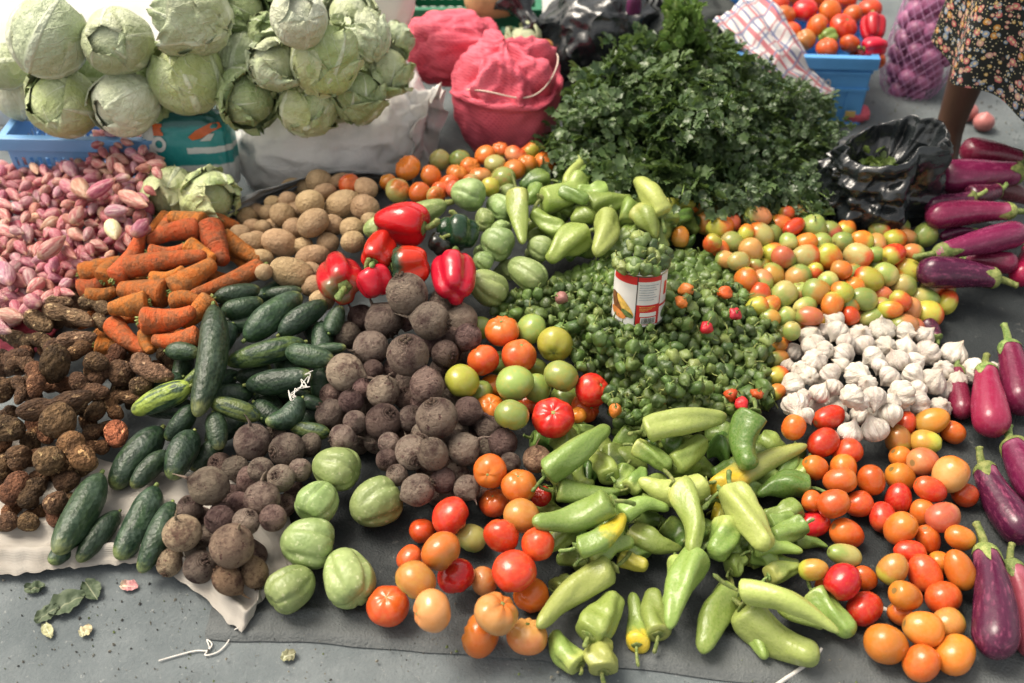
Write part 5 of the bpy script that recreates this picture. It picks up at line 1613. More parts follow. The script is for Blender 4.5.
sack_m = weave_mat('rice_sack_weave', (.74, .72, .685), (.82, .80, .77), 150, .7, .5, (.30, (.48, .46, .43)))
c0 = P(335, 130, .13)
V, Fc, al = pillow(90, 150, .232, .215, .15, .82, .10, 5, 3.0, .085)
V[:, 2] += .10 * np.clip(V[:, 0], -.3, .3)
sk = add_obj('white_sack', mk('white_sack', V, Fc, sack_m, {'along': al}))
sk.location = c0 + Vector((-.02, .06, -.02))
sk.rotation_euler = (0, 0, -.06)
tag(sk, 'lumpy white woven sack lying under the leafy cabbages', 'sack')
mb = MB()
rs = random.Random(4)
VV, FF = [], []
nn, mm = 24, 70
for i in range(nn):
    for j in range(mm):
        a = 2 * PI * j / mm; t = i / (nn - 1)
        r = .100 - .022 * math.sin(t * PI) + (.006 + .012 * t) * math.sin(a * 9 + 2.5 * t + 2.5 * nz((math.cos(a), math.sin(a), t), 1.5, 3)) + .022 * fbm((math.cos(a) * 1.5, math.sin(a) * 1.5, t * 2), 2, 8)
        VV.append((.075 * t - .04 + .012 * nz((math.cos(a) * 2, math.sin(a) * 2, 0), 1, 4) * t, r * math.cos(a) * .9, r * math.sin(a) * 1.15))
FF = [(i * mm + j, i * mm + (j + 1) % mm, (i + 1) * mm + (j + 1) % mm, (i + 1) * mm + j) for i in range(nn - 1) for j in range(mm)]
mo = add_obj('sack_mouth', mk('sack_mouth', VV, FF, sack_m, {'along': [0.0] * len(VV)}), sk)
mo.location = (.215, -.03, .015); mo.rotation_euler = (0, .2, -.35)

# teal printed bag
def teal_mat():
    M = Mat('printed_plastic')
    v = M.co(1.0, rnd=False)
    s = M.n('ShaderNodeSeparateXYZ', {0: v}).outputs
    wob = M.math('MULTIPLY', M.math('SUBTRACT', M.noise(v, 22, 3), .5), .014)
    z = M.math('ADD', s[2], wob)
    x = M.math('ADD', s[0], wob)
    white, teal, ora = (.56, .58, .56), (.020, .245, .245), (.62, .13, .035)
    c = M.mix(M.mr(z, -.018, -.014), white, teal)
    st = M.math('MULTIPLY', M.mr(M.math('ABSOLUTE', M.math('SUBTRACT', z, .020)), .006, .008, 1, 0), M.mr(x, .005, .008))
    c = M.mix(st, c, white)
    c = M.mix(M.math('MULTIPLY', M.mr(x, -.066, -.062, 1, 0), M.mr(z, -.01, .0)), c, (.60, .62, .58))
    dk = M.math('MULTIPLY', M.mr(z, .066, .078), M.mr(x, -.05, -.04))
    c = M.mix(M.math('MULTIPLY', dk, .8), c, (.03, .10, .10))
    M.bump(M.noise(v, 30, 4), .5, .006)
    return M.done(c, .3, .5)
tl_loc = P(194, 148, .15) + Vector((0, -.02, 0))
V, Fc, al = pillow(50, 80, .098, .055, .105, .5, .09, 12, 3.2, .08)
tb = add_obj('printed_bag', mk('printed_bag', V, Fc, teal_mat(), {'along': al}))
tb.location = tl_loc; tb.rotation_euler = (-.30, 0, .06)
tag(tb, 'teal and white printed plastic bag with an orange carrot picture', 'bag')
dg = bpy.context
def on_bag(x, z, off=.003):
    """front surface of the bag at local x, z"""
    best = None
    for v in V:
        if v[1] < 0:
            d = (v[0] - x) ** 2 + (v[2] - z) ** 2
            if best is None or d < best[0]:
                best = (d, v[1])
    return Vector((x, best[1] - off, z))
def bag_shape(name, pts, mat, inner=None):
    n = len(pts)
    if inner is None:
        cx = sum(p[0] for p in pts) / n; cz = sum(p[1] for p in pts) / n
        VV = [on_bag(*p) for p in pts] + [on_bag(cx, cz, .004)]
        FF = [(i, (i + 1) % n, n) for i in range(n)]
    else:
        VV = [on_bag(*p) for p in pts] + [on_bag(*p) for p in inner]
        FF = [(i, (i + 1) % n, n + (i + 1) % n, n + i) for i in range(n)]
    return add_obj(name, mk(name, VV, FF, mat), tb)
ora_m = plain('orange_print', (.62, .13, .035), .35)
whi_m = plain('white_print', (.60, .61, .58), .35)
bag_shape('carrot_picture', [(.012, .050), (.030, .064), (.062, .078), (.080, .078), (.086, .068), (.066, .060), (.040, .046), (.020, .042)], ora_m)
bag_shape('white_panel', [(.036, .040), (.060, .040), (.070, .056), (.058, .056)], whi_m)
circ = lambda cx, cz, r, k=18: [(cx + r * math.cos(2 * PI * q / k), cz + r * 1.1 * math.sin(2 * PI * q / k)) for q in range(k)]
bag_shape('lettering', circ(-.054, .036, .016), whi_m, circ(-.054, .036, .008))
bag_shape('lettering', [(x + .014, z - .001) for x, z in [(-.078, .056), (-.056, .056), (-.056, .062), (-.070, .062), (-.070, .066), (-.059, .066), (-.059, .071), (-.070, .071), (-.070, .076), (-.056, .076), (-.056, .082), (-.078, .082)]], ora_m)

# pink net sacks
def net_mat(name, col, dark, cell=230):
    M = Mat(name)
    v = M.co(1.0, rnd=False)
    w1 = M.n('ShaderNodeTexWave', {'Vector': v, 'Scale': cell * .30, 'Distortion': 2.5, 'Detail': 1.0}, bands_direction='DIAGONAL').outputs['Fac']
    w2 = M.n('ShaderNodeTexWave', {'Vector': v, 'Scale': cell * .26, 'Distortion': 1.5, 'Detail': 1.0}, bands_direction='Z').outputs['Fac']
    w = M.math('MAXIMUM', w1, w2)
    big = M.mr(M.noise(v, 9, 4), .35, .68)
    c = M.mix(M.mr(w, .35, .8), dark, col)
    c = M.mix(M.math('MULTIPLY', big, .5), c, tuple(min(1, q * 1.25 + .05) for q in col))
    M.bump(M.math('ADD', w, M.math('MULTIPLY', M.noise(v, 20, 5), 3)), .25, .004)
    return M.done(c, .6, .3)
pink_m = net_mat('pink_netting', (.62, .10, .145), (.47, .050, .085), 190)
VV, al = [], []
nn, mm = 46, 84
for i in range(nn):
    t = i / (nn - 1)
    for j in range(mm):
        a = 2 * PI * j / mm
        w = fbm((math.cos(a) * 1.3, math.sin(a) * 1.3, t * 2.2), 1.6, 31)
        if t < .45:
            q = t / .45; r, z = .098 + .034 * math.sin(q * PI * .62), .150 * q
        elif t < .56:
            q = (t - .45) / .11; r, z = .130 + .008 * math.sin(q * PI), .150 + .018 * q
        elif t < .64:
            q = (t - .56) / .08; r, z = .130 - .016 * q, .168 - .010 * q
        else:
            q = (t - .64) / .36; r, z = .114 * math.cos(q * PI / 2) ** .6, .158 + .090 * math.sin(q * PI / 2)
        fr = .008 if t < .6 else .015
        r = r * (1 + .10 * w) + fr * math.sin(a * 7 + 4 * w + t * 6) * (1 if t > .56 else .35) * min(1, r / .05)
        w3 = 1 - 2 * abs(fbm((math.cos(a) * r * 16, math.sin(a) * r * 16, z * 10), 1.3, 37, 3))
        r += (.022 * (w3 - .6) if t > .6 else .004 * w3)
        z += (.030 * w + .012 * math.sin(a * 3 + 1)) * ss(.3, .6, t) + (.02 * (w3 - .6) if t > .6 else 0)
        VV.append((r * math.cos(a), r * math.sin(a), z))
FF = [(i * mm + j, i * mm + (j + 1) % mm, (i + 1) * mm + (j + 1) % mm, (i + 1) * mm + j) for i in range(nn - 1) for j in range(mm)]
b0 = P(508, 160, .04)
ns = add_obj('net_sack', mk('net_sack', VV, FF, pink_m, {'along': [0.0] * len(VV)}))
ns.location = b0 + Vector((-.005, .10, 0)); ns.scale = (.98, .98, 1.0)
tag(ns, 'large pink net sack with its rim rolled down, behind the small tomatoes', 'sack')
tw_m = plain('pale_twine', (.62, .50, .42), .8)
V, Fc, _ = sweep(70, 6, lambda t: (.128 * math.cos(-2.4 + 2.6 * t), .128 * math.sin(-2.4 + 2.6 * t), .185 + .012 * math.sin(9 * t) + .03 * t * t), lambda t: .0018, None, False, cosine=False)
add_obj('drawstring', mk('drawstring', V, Fc, tw_m), ns)
V, Fc, al = pillow(50, 80, .125, .09, .085, .8, .16, 44, 2.4, .16)
o = add_obj('net_sack', mk('net_sack', V, Fc, pink_m, {'along': al}))
o.location = P(452, 56, .19) + Vector((0, .04, 0)); o.rotation_euler = (0, .15, .3)
tag(o, 'crumpled pink net sack behind the large one, in front of the green crate', 'sack')
V, Fc, al = pillow(24, 40, .045, .03, .02, .8, .2, 47, 2.4, .2, .012)
o = add_obj('net_scrap', mk('net_scrap', V, Fc, pink_m, {'along': al}))
o.location = P(851, 113, .02)
tag(o, 'scrap of pink netting on the pavement behind the open black bag', 'net')
V, Fc, al = pillow(24, 50, .10, .06, .03, .8, .2, 48, 2.4, .25, .02)
o = add_obj('net_scrap', mk('net_scrap', V, Fc, pink_m, {'along': al}))
o.location = P(4, 332, .022)
tag(o, 'pink netting peeping out under the shallots at the left edge', 'net')

# black plastic bags
def black_mat():
    M = Mat('black_plastic')
    v = M.co(1.0, rnd=False)
    a = M.noise(v, 16, 5, .6)
    w = M.math('ABSOLUTE', M.math('SUBTRACT', M.noise(v, 9, 2, .4), .5))
    M.bump(M.math('ADD', M.math('MULTIPLY', w, -4.0), M.math('MULTIPLY', a, .25)), .9, .02)
    c = M.mix(M.mr(a, .3, .7), (.008, .010, .012), (.018, .022, .024))
    return M.done(c, .17, .6)
blk_m = black_mat()
VV = []
nn, mm = 80, 150
for i in range(nn):
    t = i / (nn - 1)
    for j in range(mm):
        a = 2 * PI * j / mm
        d = np.array((math.cos(a), math.sin(a), 0))
        if t < .62:
            q = t / .62
            r = .070 + .040 * math.sin(min(1, q * 1.15) * PI) ** .8 + .014 * ss(.75, 1, q)
            z = .175 * q
        elif t < .70:
            q = (t - .62) / .08
            r = .088 - .008 * q; z = .175 + .012 * math.sin(q * PI)
        else:
            q = (t - .70) / .30
            r = .078 - .020 * q - .05 * q ** 4; z = .172 - .075 * q
        s3 = (math.cos(a), math.sin(a), z * 7)
        w = 1 - 2 * abs(fbm((s3[0], s3[1], s3[2] * .55), 1.35, 61, 2))
        w2 = 1 - 2 * abs(fbm((s3[0], s3[1], s3[2] * .5), 3.0, 71, 2)) - .6
        w3 = 1 - 2 * abs(fbm((s3[0] * .8, s3[1] * .8, s3[2] * 2.2), 1.2, 75, 3)) - .6
        r += .012 * ss(.40, .48, t) * (1 - ss(.58, .66, t)) - .010 * math.exp(-((t - .38) / .04) ** 2) + .020 * w3 * (1 - ss(.55, .65, t)) + .022 * (w - .7) + (.018 * (1 - .6 * ss(.5, .62, t))) * w2
        z += .040 * fbm((s3[0], s3[1], 0), .8, 83, 2) * ss(.3, .62, t) + .014 * fbm(s3, 1.5, 81, 2) * ss(.30, .62, t) + .018 * math.sin(a + 2.2) * ss(.4, .62, t)
        pin = 1 - .16 * ss(.5, .7, t)
        VV.append((r * math.cos(a) * 1.13, r * math.sin(a) * pin, max(z, 0)))
FF = [(i * mm + j, i * mm + (j + 1) % mm, (i + 1) * mm + (j + 1) % mm, (i + 1) * mm + j) for i in range(nn - 1) for j in range(mm)]
FF.append(tuple(range(mm))[::-1])
bb = P(879, 213, .09)
bg = add_obj('black_bag', mk('black_bag', VV, FF, blk_m, {'along': [0.0] * len(VV)}))
bg.location = bb + Vector((0, .055, -.045)); bg.rotation_euler = (.10, 0, .3); bg.scale = (1.10, 1.05, 1.12)
tag(bg, 'shiny black plastic bag standing open with greens inside', 'bag')
V, Fc, al = pillow(60, 100, .145, .12, .125, .85, .08, 91, 1.3, .22)
V[:, 0] += .05 * np.clip(V[:, 2] / .12, 0, 1)
o = add_obj('black_bag', mk('black_bag', V, Fc, blk_m, {'along': al}))
o.location = P(592, 45, .17) + Vector((0, .05, 0))
tag(o, 'tied black plastic bag slumped behind the pink net sack', 'bag')
V, Fc, al = sweep(20, 16, lambda t: (.12 * t, -.02 * t, .05 * t), lambda t: .018 + .03 * (t - .4) ** 2 * 4, lambda t, a: 1 + .3 * math.sin(5 * a + 3 * t), cosine=False)
k_ = add_obj('tied_end', mk('tied_end', V, Fc, blk_m, {'along': al}), o, Matrix.Translation((-.15, -.06, .04)) @ Matrix.Rotation(2.2, 4, 'Z'))

dark_m = weave_mat('dark_cloth', (.022, .028, .027), (.05, .058, .056), 80, .75, .5, (.3, (.08, .085, .08)))
V, Fc, al = pillow(40, 70, .26, .12, .10, .7, .12, 95, 1.8, .10)
o = add_obj('dark_cloth_bundle', mk('dark_cloth_bundle', V, Fc, dark_m, {'along': al}))
o.location = P(640, 70, .13) + Vector((.02, .12, 0)); o.rotation_euler = (0, -.25, .2)
tag(o, 'dark cloth bundle between the tied black bag and the herbs', 'cloth')
def zebra():
    M = Mat('black_white_print')
    v = M.co(1.0, rnd=False)
    f = M.n('ShaderNodeTexWave', {'Vector': v, 'Scale': 14.0, 'Distortion': 9.0, 'Detail': 2.0, 'Detail Scale': 1.6}).outputs['Fac']
    return M.done(M.mix(M.mr(f, .45, .55), (.02, .02, .024), (.52, .52, .50)), .8, .2)
V, Fc, al = pillow(30, 50, .085, .07, .07, .8, .12, 97, 2, .1)
o = add_obj('patterned_bundle', mk('patterned_bundle', V, Fc, zebra(), {'along': al}))
o.location = P(652, 12, .24) + Vector((0, .08, 0))
tag(o, 'bundle of black and white patterned cloth at the top edge', 'cloth')
V, Fc, al = pillow(20, 30, .02, .02, .05, .8, .1, 99, 2, .0)
o = add_obj('purple_bottle', mk('purple_bottle', V, Fc, plain('purple_plastic', (.10, .02, .07), .35), {'along': al}))
o.location = P(634, 14, .27) + Vector((0, .02, 0))
tag(o, 'small dark purple bundle beside the patterned cloth', 'bundle'); o.name = 'purple_bundle'

def stripes():
    M = Mat('striped_cotton')
    u = M.attr('u'); v2 = M.attr('v')
    c = (.62, .60, .59)
    def band(cc, col, k, sock, w):
        f = M.math('FRACT', M.math('MULTIPLY', sock, k))
        return M.mix(M.math('MULTIPLY', M.mr(M.math('ABSOLUTE', M.math('SUBTRACT', f, .5)), w, w + .02, 1, 0), .8), cc, col)
    c = band(c, (.48, .07, .10), 4.0, u, .10)
    c = band(c, (.08, .10, .26), 4.6, M.math('ADD', u, .07), .06)
    c = band(c, (.45, .20, .22), 9.0, v2, .07)
    c = band(c, (.20, .24, .36), 7.0, M.math('ADD', v2, .04), .05)
    M.bump(M.noise(M.co(1, rnd=False), 60, 4), .3, .003)
    return M.done(c, .85, .2)
SA = [(712, 22), (742, 52), (778, 88), (812, 98), (832, 99)]
SB = [(760, -12), (778, 8), (798, 36), (818, 68), (834, 92)]
ZA = [.30, .27, .22, .15, .10]
VV, uu, vv = [], [], []
nu, nv = 60, 30
for b in range(nv):
    for a in range(nu):
        u, v = a / (nu - 1), b / (nv - 1)
        pa, pb = lerp_path(SA, u), lerp_path(SB, u)
        z = np.interp(u, [0, .25, .5, .75, 1], ZA)
        A, B = P(pa[0], pa[1], z), P(pb[0], pb[1], z + .01)
        p = A.lerp(B, v)
        w = .012 * nz((u * 4, v * 5, 0), 1.6, 3) + .006 * math.sin(v * 14 + u * 5)
        VV.append((p.x, p.y, p.z + w)); uu.append(v); vv.append(u)
FF = [(b * nu + a, b * nu + a + 1, (b + 1) * nu + a + 1, (b + 1) * nu + a) for b in range(nv - 1) for a in range(nu - 1)]
o = add_obj('striped_cloth', mk('striped_cloth', VV, FF, stripes(), {'u': uu, 'v': vv}))
md = o.modifiers.new('cloth thickness', 'SOLIDIFY'); md.thickness = .004
tag(o, 'white cloth with red and blue stripes draped beside the blue crate', 'cloth')

# ------------------------------------------------------------------ crates
def crate_side(w, h, slots, t=.004):
    """slotted plastic panel in the xz plane, w wide, h high, built of bars"""
    mb = MB()
    rows = [(0, .06), (.16, .30), (.40, .52), (.60, .66), (.78, 1.0)]
    for a, b in rows:
        mb.box((0, 0, h * (a + b) / 2), (w, t, h * (b - a)))
    for a, b in ((.06, .16), (.30, .40), (.52, .60), (.66, .78)):
        n = slots
        for k in range(n + 1):
            bw = w / n * .45
            x = -w / 2 + w * k / n
            x = min(max(x, -w / 2 + bw / 2), w / 2 - bw / 2)
            mb.box((x, 0, h * (a + b) / 2), (bw, t, h * (b - a)))
    return mb
def crate(name, label, w, d, h, mat, loc, rot, slots=14, solid=False):
    root = add_obj(name, None)
    root.location = loc; root.rotation_euler = (0, 0, rot)
    tag(root, label, 'crate')
    for sx, (ww, mt) in enumerate(((w, Matrix.Translation((0, -d / 2, 0))), (w, Matrix.Translation((0, d / 2, 0))), (d, Matrix.Translation((-w / 2, 0, 0)) @ Matrix.Rotation(PI / 2, 4, 'Z')), (d, Matrix.Translation((w / 2, 0, 0)) @ Matrix.Rotation(PI / 2, 4, 'Z')))):
        if solid:
            mb = MB()
            ww2 = ww - .004
            mb.box((0, 0, h / 2), (ww2, .004, h))
            for zz in (.02, .55, .80):
                mb.box((0, -.004 * (1 if sx in (0, 3) else -1), h * zz), (ww2, .006, .008))
            for k in range(5):
                mb.box((-ww2 / 2 + ww2 * (k + .5) / 5, -.003 * (1 if sx in (0, 3) else -1), h * .28), (.008, .006, h * .5))
        else:
            mb = crate_side(ww - .004, h - .004, max(6, int(slots * ww / w)))
        s = add_obj('side_panel', mb.mesh('side_panel', mat, False), root, mt)
    mb = MB()
    e = .012
    for y in (-1, 1):
        mb.box((0, y * (d / 2 + e / 4), h), (w + 2 * e, e * 1.6, .014))
        mb.box((0, y * (d / 2 + e * .9), h - .012), (w + 2 * e, .004, .026))
    for x in (-1, 1):
        mb.box((x * (w / 2 + e / 4), 0, h - .0005), (e * 1.6, d - e, .0135))
        mb.box((x * (w / 2 + e * .9), 0, h - .0125), (.004, d - e, .026))
    rm = add_obj('rim', mb.mesh('rim', mat, False), root)
    bv = rm.modifiers.new('soft edges', 'BEVEL'); bv.width = .003; bv.segments = 2
    mb = MB().box((0, 0, .006), (w - .01, d - .01, .006))
    add_obj('base', mb.mesh('base', mat, False), root)
    return root
def plastic(name, col):
    return plain(name, col, .42, .5, .12, 6, .05)
blue_m = plastic('blue_plastic', (.15, .33, .60))
blue2_m = plastic('bright_blue_plastic', (.09, .32, .66))
green_m = plastic('green_plastic', (.012, .16, .075))
cl = P(80, 141, .20)
crate('plastic_crate', 'blue slotted plastic crate holding the pale cabbages behind the shallots', .335, .30, .20, blue_m, (cl.x - .004, cl.y + .155, 0), -.03, 18)
cr = P(880, 58, .19)
bc = crate('plastic_crate', 'bright blue solid plastic crate full of red tomatoes at the back right', .42, .34, .19, blue2_m, (cr.x - .215, cr.y + .175, 0), -.06, solid=True)
fp = MB().box((0, -.184, .040), (.026, .003, .016))
lab = add_obj('sticker', fp.mesh('sticker', plain('yellow_sticker', (.55, .40, .13), .5), False), bc, Matrix.Translation((.180, 0, 0)))
for k, ch in enumerate('100'):
    cu = bpy.data.curves.new('number', 'FONT'); cu.body = ch; cu.size = .034; cu.extrude = .001
    cu.materials.append(whi_m)
    t0_ = bpy.data.objects.new('number', cu); C.objects.link(t0_)
    me_ = bpy.data.meshes.new_from_object(t0_.evaluated_get(bpy.context.evaluated_depsgraph_get())); bpy.data.objects.remove(t0_)
    t = add_obj('number', me_, bc)
    t.location = (.060 + .018 * k, -.1795, .112); t.rotation_euler = (PI / 2, 0, 0)
gc = P(465, 22, .17)
crate('plastic_crate', 'green slotted plastic crate at the top edge behind the pink net sacks', .38, .28, .19, green_m, (gc.x + .01, gc.y + .17, 0), 0, 14)
V, Fc, al = pillow(24, 36, .075, .06, .05, .8, .10, 121, 2, .06)
o = add_obj('paper_bag', mk('paper_bag', V, Fc, plain('tan_paper', (.40, .27, .13), .8, .2, .25, 14, .3), {'along': al})); o.location = P(492, 0, .24) + Vector((0, .02, 0))
tag(o, 'tan paper bag on the green crate at the top edge', 'bag')
V, Fc, al = pillow(34, 50, .07, .06, .09, .8, .12, 123, 2, .12)
o = add_obj('plastic_bag', mk('plastic_bag', V, Fc, plain('white_plastic', (.62, .62, .60), .35, .5, .06, 10, .3), {'along': al})); o.location = P(381, 10, .38) + Vector((0, .10, 0))
tag(o, 'white plastic bag behind the frilly cabbages at the top edge', 'bag')
V, Fc, al = pillow(34, 50, .06, .06, .07, .8, .14, 125, 2, .12)
o = add_obj('plastic_bag', mk('plastic_bag', V, Fc, bpy.data.materials['white_plastic'], {'along': al})); o.location = P(-4, 108, .10) + Vector((-.02, .05, 0))
tag(o, 'white plastic bag at the left edge beside the half hidden cabbage', 'bag')

# ------------------------------------------------------------------ onion net
onm = plain('net_onion_skin', (.30, .105, .205), .35, .45, .35, 12, .2)
net_m = plain('purple_netting', (.46, .25, .42), .6, .3)
o = add_obj('onion_net', None)
o.location = P(915, 100, .0) + Vector((.03, .10, .17)); o.rotation_euler = (-.25, .22, 0)
tag(o, 'tall purple net bag of onions standing behind the floral dress', 'net bag')
mb, mn = MB(), MB()
rs = random.Random(15)
spots = []
for _ in range(4000):
    p, t = math.acos(rs.uniform(-1, 1)), rs.uniform(0, 2 * PI)
    c = Vector(sph(p, t) * np.array((.070, .062, .205)))
    if all((c - q).length > .040 for q in spots):
        spots.append(c)
for c in spots:
    rr = rs.uniform(.025, .031)
    V, Fc, al = ball(10, 14, lambda p, t: sph(p, t) * np.array((rr, rr, rr * .9)) * (1 + .2 * math.exp(-(p / .3) ** 2)))
    M = Matrix.Translation(c) @ Matrix.Rotation(rs.uniform(0, 6), 4, 'Z') @ Matrix.Rotation(rs.uniform(0, 3), 4, 'X')
    mb.add([M @ Vector(v) for v in V], Fc, al)
V, Fc, al = ball(16, 20, lambda p, t: sph(p, t) * np.array((.066, .058, .20)))
mb.add(V, Fc, al)
add_obj('onions', mb.mesh('onions', onm), o)
for k in range(22):
    for sg in (-1, 1):
        def sp(t):
            z = -1 + 2 * t; q = math.sqrt(max(0, 1 - abs(z) ** 3))
            a = 2 * PI * k / 22 + sg * t * 4.2
            r = q * (1 + .05 * nz((math.cos(a) * 3, math.sin(a) * 3, z * 4), 1, 3))
            return (.099 * r * math.cos(a), .091 * r * math.sin(a), .235 * z)
        V, Fc, al = sweep(36, 4, sp, lambda t: .0009, None, False, cosine=False)
        mn.add(V, Fc, al)
add_obj('net', mn.mesh('net', net_m), o)
on_m = plain('onion_skin', (.46, .17, .16), .4, .4, .25, 8)
for x, y, lb in ((968, 112, 'loose pinkish onion lying under the hem of the dress'), (984, 122, 'second loose onion nearer the eggplants under the hem')):
    V, Fc, al = ball(14, 20, lambda p, t: sph(p, t) * np.array((.027, .027, .024)) * (1 + .25 * math.exp(-(p / .25) ** 2)))
    o = add_obj('onion', mk('onion', V, Fc, on_m, {'along': al})); o.location = P(x, y, .022)
    tag(o, lb, 'onion', 'loose onions')

# ------------------------------------------------------------------ can of peppers
tin_m = plain('tin', (.55, .55, .54), .3, .6, .08, 20, Metallic=.9)
red_p = plain('red_print', (.50, .022, .022), .38, .4, .06)
wht_p = plain('white_paper', (.66, .655, .63), .45, .4, .05)
gry_p = plain('grey_print', (.36, .40, .42), .5, .3, .2, 200)
blk_p = plain('black_print', (.03, .03, .03), .5, .3)
brn_p = plain('brown_print', (.16, .065, .025), .45, .3, .5, 90)
yel_p = plain('yellow_print', (.62, .40, .09), .45, .3, .3, 90)
grn_p = plain('green_print', (.10, .15, .05), .45, .3, .6, 110)
CR_, CH_ = .0485, .110
can_top = P(641, 263, .25)
can = add_obj('tin_can', None)
can.rotation_euler = (math.radians(-13), math.radians(1), 0)
up_ = Matrix.Rotation(math.radians(-13), 3, 'X') @ Vector((0, 0, 1))
can.location = can_top - up_ * CH_
tag(can, 'tall tin can with a red and white label, heaped with green chillies', 'can')
mb = MB()
prof = [(CR_ - .002, 0), (CR_ + .001, .001), (CR_ + .001, .004), (CR_ - .0012, .006)] + [(CR_ - .0012, CH_ * q / 10) for q in range(1, 10)] + [(CR_ - .0012, CH_ - .006), (CR_ + .0012, CH_ - .004), (CR_ + .0012, CH_), (CR_ - .002, CH_), (CR_ - .003, CH_ - .006), (CR_ - .003, .01), (0.0005, .009)]
m = 64
VV = [(r * math.cos(2 * PI * j / m), r * math.sin(2 * PI * j / m), z) for r, z in prof for j in range(m)]
FF = [(i * m + j, i * m + (j + 1) % m, (i + 1) * m + (j + 1) % m, (i + 1) * m + j) for i in range(len(prof) - 1) for j in range(m)]
add_obj('can_wall', mk('can_wall', VV, FF, tin_m), can)
def wrap(name, a0, a1, z0, z1, mat, off, parent, shape=None):
    """printed panel bent round the can; angle 0 faces the front, positive to the right"""
    nu, nv = max(3, int(abs(a1 - a0) / 3) + 2), 14
    VV = []
    for b in range(nv):
        for a in range(nu):
            u, v = a / (nu - 1), b / (nv - 1)
            an, z = a0 + (a1 - a0) * u, z0 + (z1 - z0) * v
            if shape:
                an, z = shape(u, v)
            t = math.radians(an - 90)
            VV.append(((CR_ + off) * math.cos(t), (CR_ + off) * math.sin(t), z * CH_))
    FF = [(b * nu + a, b * nu + a + 1, (b + 1) * nu + a + 1, (b + 1) * nu + a) for b in range(nv - 1) for a in range(nu - 1)]
    return add_obj(name, mk(name, VV, FF, mat), parent)
lb = wrap('label', -180, 180, .055, .945, wht_p, .0002, can)
wrap('red_band', -80, -14, .80, .945, red_p, .0006, lb)
wrap('red_band', -13, 40, .86, .945, red_p, .0006, lb)
wrap('red_panel', -13, 40, .055, .43, red_p, .0006, lb)
wrap('panel_border', -14.6, -12.6, .055, .945, blk_p, .0009, lb)
wrap('panel_border', 40, 41.6, .055, .945, red_p, .0009, lb)
wrap('red_band', 54, 66, .55, .80, red_p, .0006, lb)
wrap('red_band', 42, 80, .36, .40, red_p, .0006, lb)
for k in range(7):
    wrap('small_print', -9, 34 - (k * 7) % 11, .79 - k * .045, .805 - k * .045, gry_p, .0009, lb)
for k in range(3):
    wrap('small_print', -6, 30 - 8 * k, .385 - k * .03, .395 - k * .03, yel_p, .0009, lb)
bx = wrap('white_box', -4, 34, .215, .29, wht_p, .0010, lb)
bx2 = wrap('barcode', -2, 34, .07, .195, wht_p, .0010, lb)
xx = 0.5
rs = random.Random(2)
while xx < 31:
    ww = rs.choice([.7, 1.1, 1.7])
    wrap('barcode_bar', xx, xx + ww, .085, .185, blk_p, .0014, bx2)
    xx += ww + rs.choice([.8, 1.2])
def blob(ca, cz, ra, rz, tilt):
    def f(u, v):
        x, y = 2 * u - 1, 2 * v - 1
        q = math.sqrt(max(1e-6, 1 - y * y * .5)); p = math.sqrt(max(1e-6, 1 - x * x * .5))
        X, Y = x * q * ra, y * p * rz
        c, s = math.cos(tilt), math.sin(tilt)
        return ca + X * c - Y * s * 130 / 1.0 * .9, cz + X * s / 120 + Y * c
    return f
pic = wrap('food_picture', 0, 30, 0, 1, brn_p, .0007, lb, blob(-56, .36, 36, .15, -.5))
wrap('bun', 0, 30, 0, 1, yel_p, .0011, pic, blob(-40, .37, 30, .075, -.75))
wrap('bun', 0, 30, 0, 1, plain('bun_print', (.52, .19, .05), .45, .3, .3, 60), .0012, pic, blob(-58, .20, 24, .075, -.2))
wrap('salad', 0, 30, 0, 1, grn_p, .0013, pic, blob(-32, .24, 16, .05, -.4))
wrap('food_picture', 0, 30, 0, 1, grn_p, .0007, lb, blob(64, .20, 14, .10, .3))
# ------------------------------------------------------------------ herbs
def herb_mat(name, a, b, c_):
    M = Mat(name)
    v = M.co(1.0, rnd=False)
    t = M.attr('tone')
    c = M.mix(t, a, b)
    c = M.mix(M.mr(M.noise(v, 60, 3), .55, .7), c, c_)
    nd = M.n('ShaderNodeBsdfTranslucent', {'Color': M.mix(.5, c, (.20, .32, .04))})
    ms = M.n('ShaderNodeMixShader', {0: .22})
    M.t.links.new(M.b.outputs[0], ms.inputs[1]); M.t.links.new(nd.outputs[0], ms.inputs[2]); M.t.links.new(ms.outputs[0], M.out.inputs[0])
    return M.done(c, .34, .5)
parsley_m = herb_mat('parsley_leaf', (.034, .070, .026), (.105, .165, .062), (.20, .27, .12))
coriander_m = herb_mat('coriander_leaf', (.036, .072, .030), (.105, .16, .070), (.19, .26, .14))
hstem_m = plain('herb_stem', (.17, .26, .07), .5, .4, .25, 30)

def blade(ln, w, teeth, rng):
    """one lobed leaflet in the xy plane, base at the origin, folded along its midrib"""
    n = 5
    V = [(0, 0, 0)]
    mid = [(ln * q / n, 0, -.10 * ln * (q / n) ** 2) for q in range(1, n + 1)]
    L, Rr = [], []
    for q in range(1, n):
        t = q / n
        ww = w * math.sin(PI * t ** .75) * (1 if q % 2 else teeth)
        L.append((ln * (t + .06), ww, .20 * w)); Rr.append((ln * (t + .06), -ww, .20 * w))
    V += mid + L + Rr
    Fc = []
    m = lambda q: q if q else 0
    for q in range(n - 1):
        l, r = 1 + n + q, 1 + n + (n - 1) + q
        a, b = q, q + 1
        Fc += [(a, b, l), (b, a, r)]
        if q + 1 < n - 1:
            Fc += [(b, l + 1, l), (b, r, r + 1)]
    Fc += [(n - 1, n, n + n - 1), (n, n - 1, n + 2 * (n - 1))]
    return V, Fc

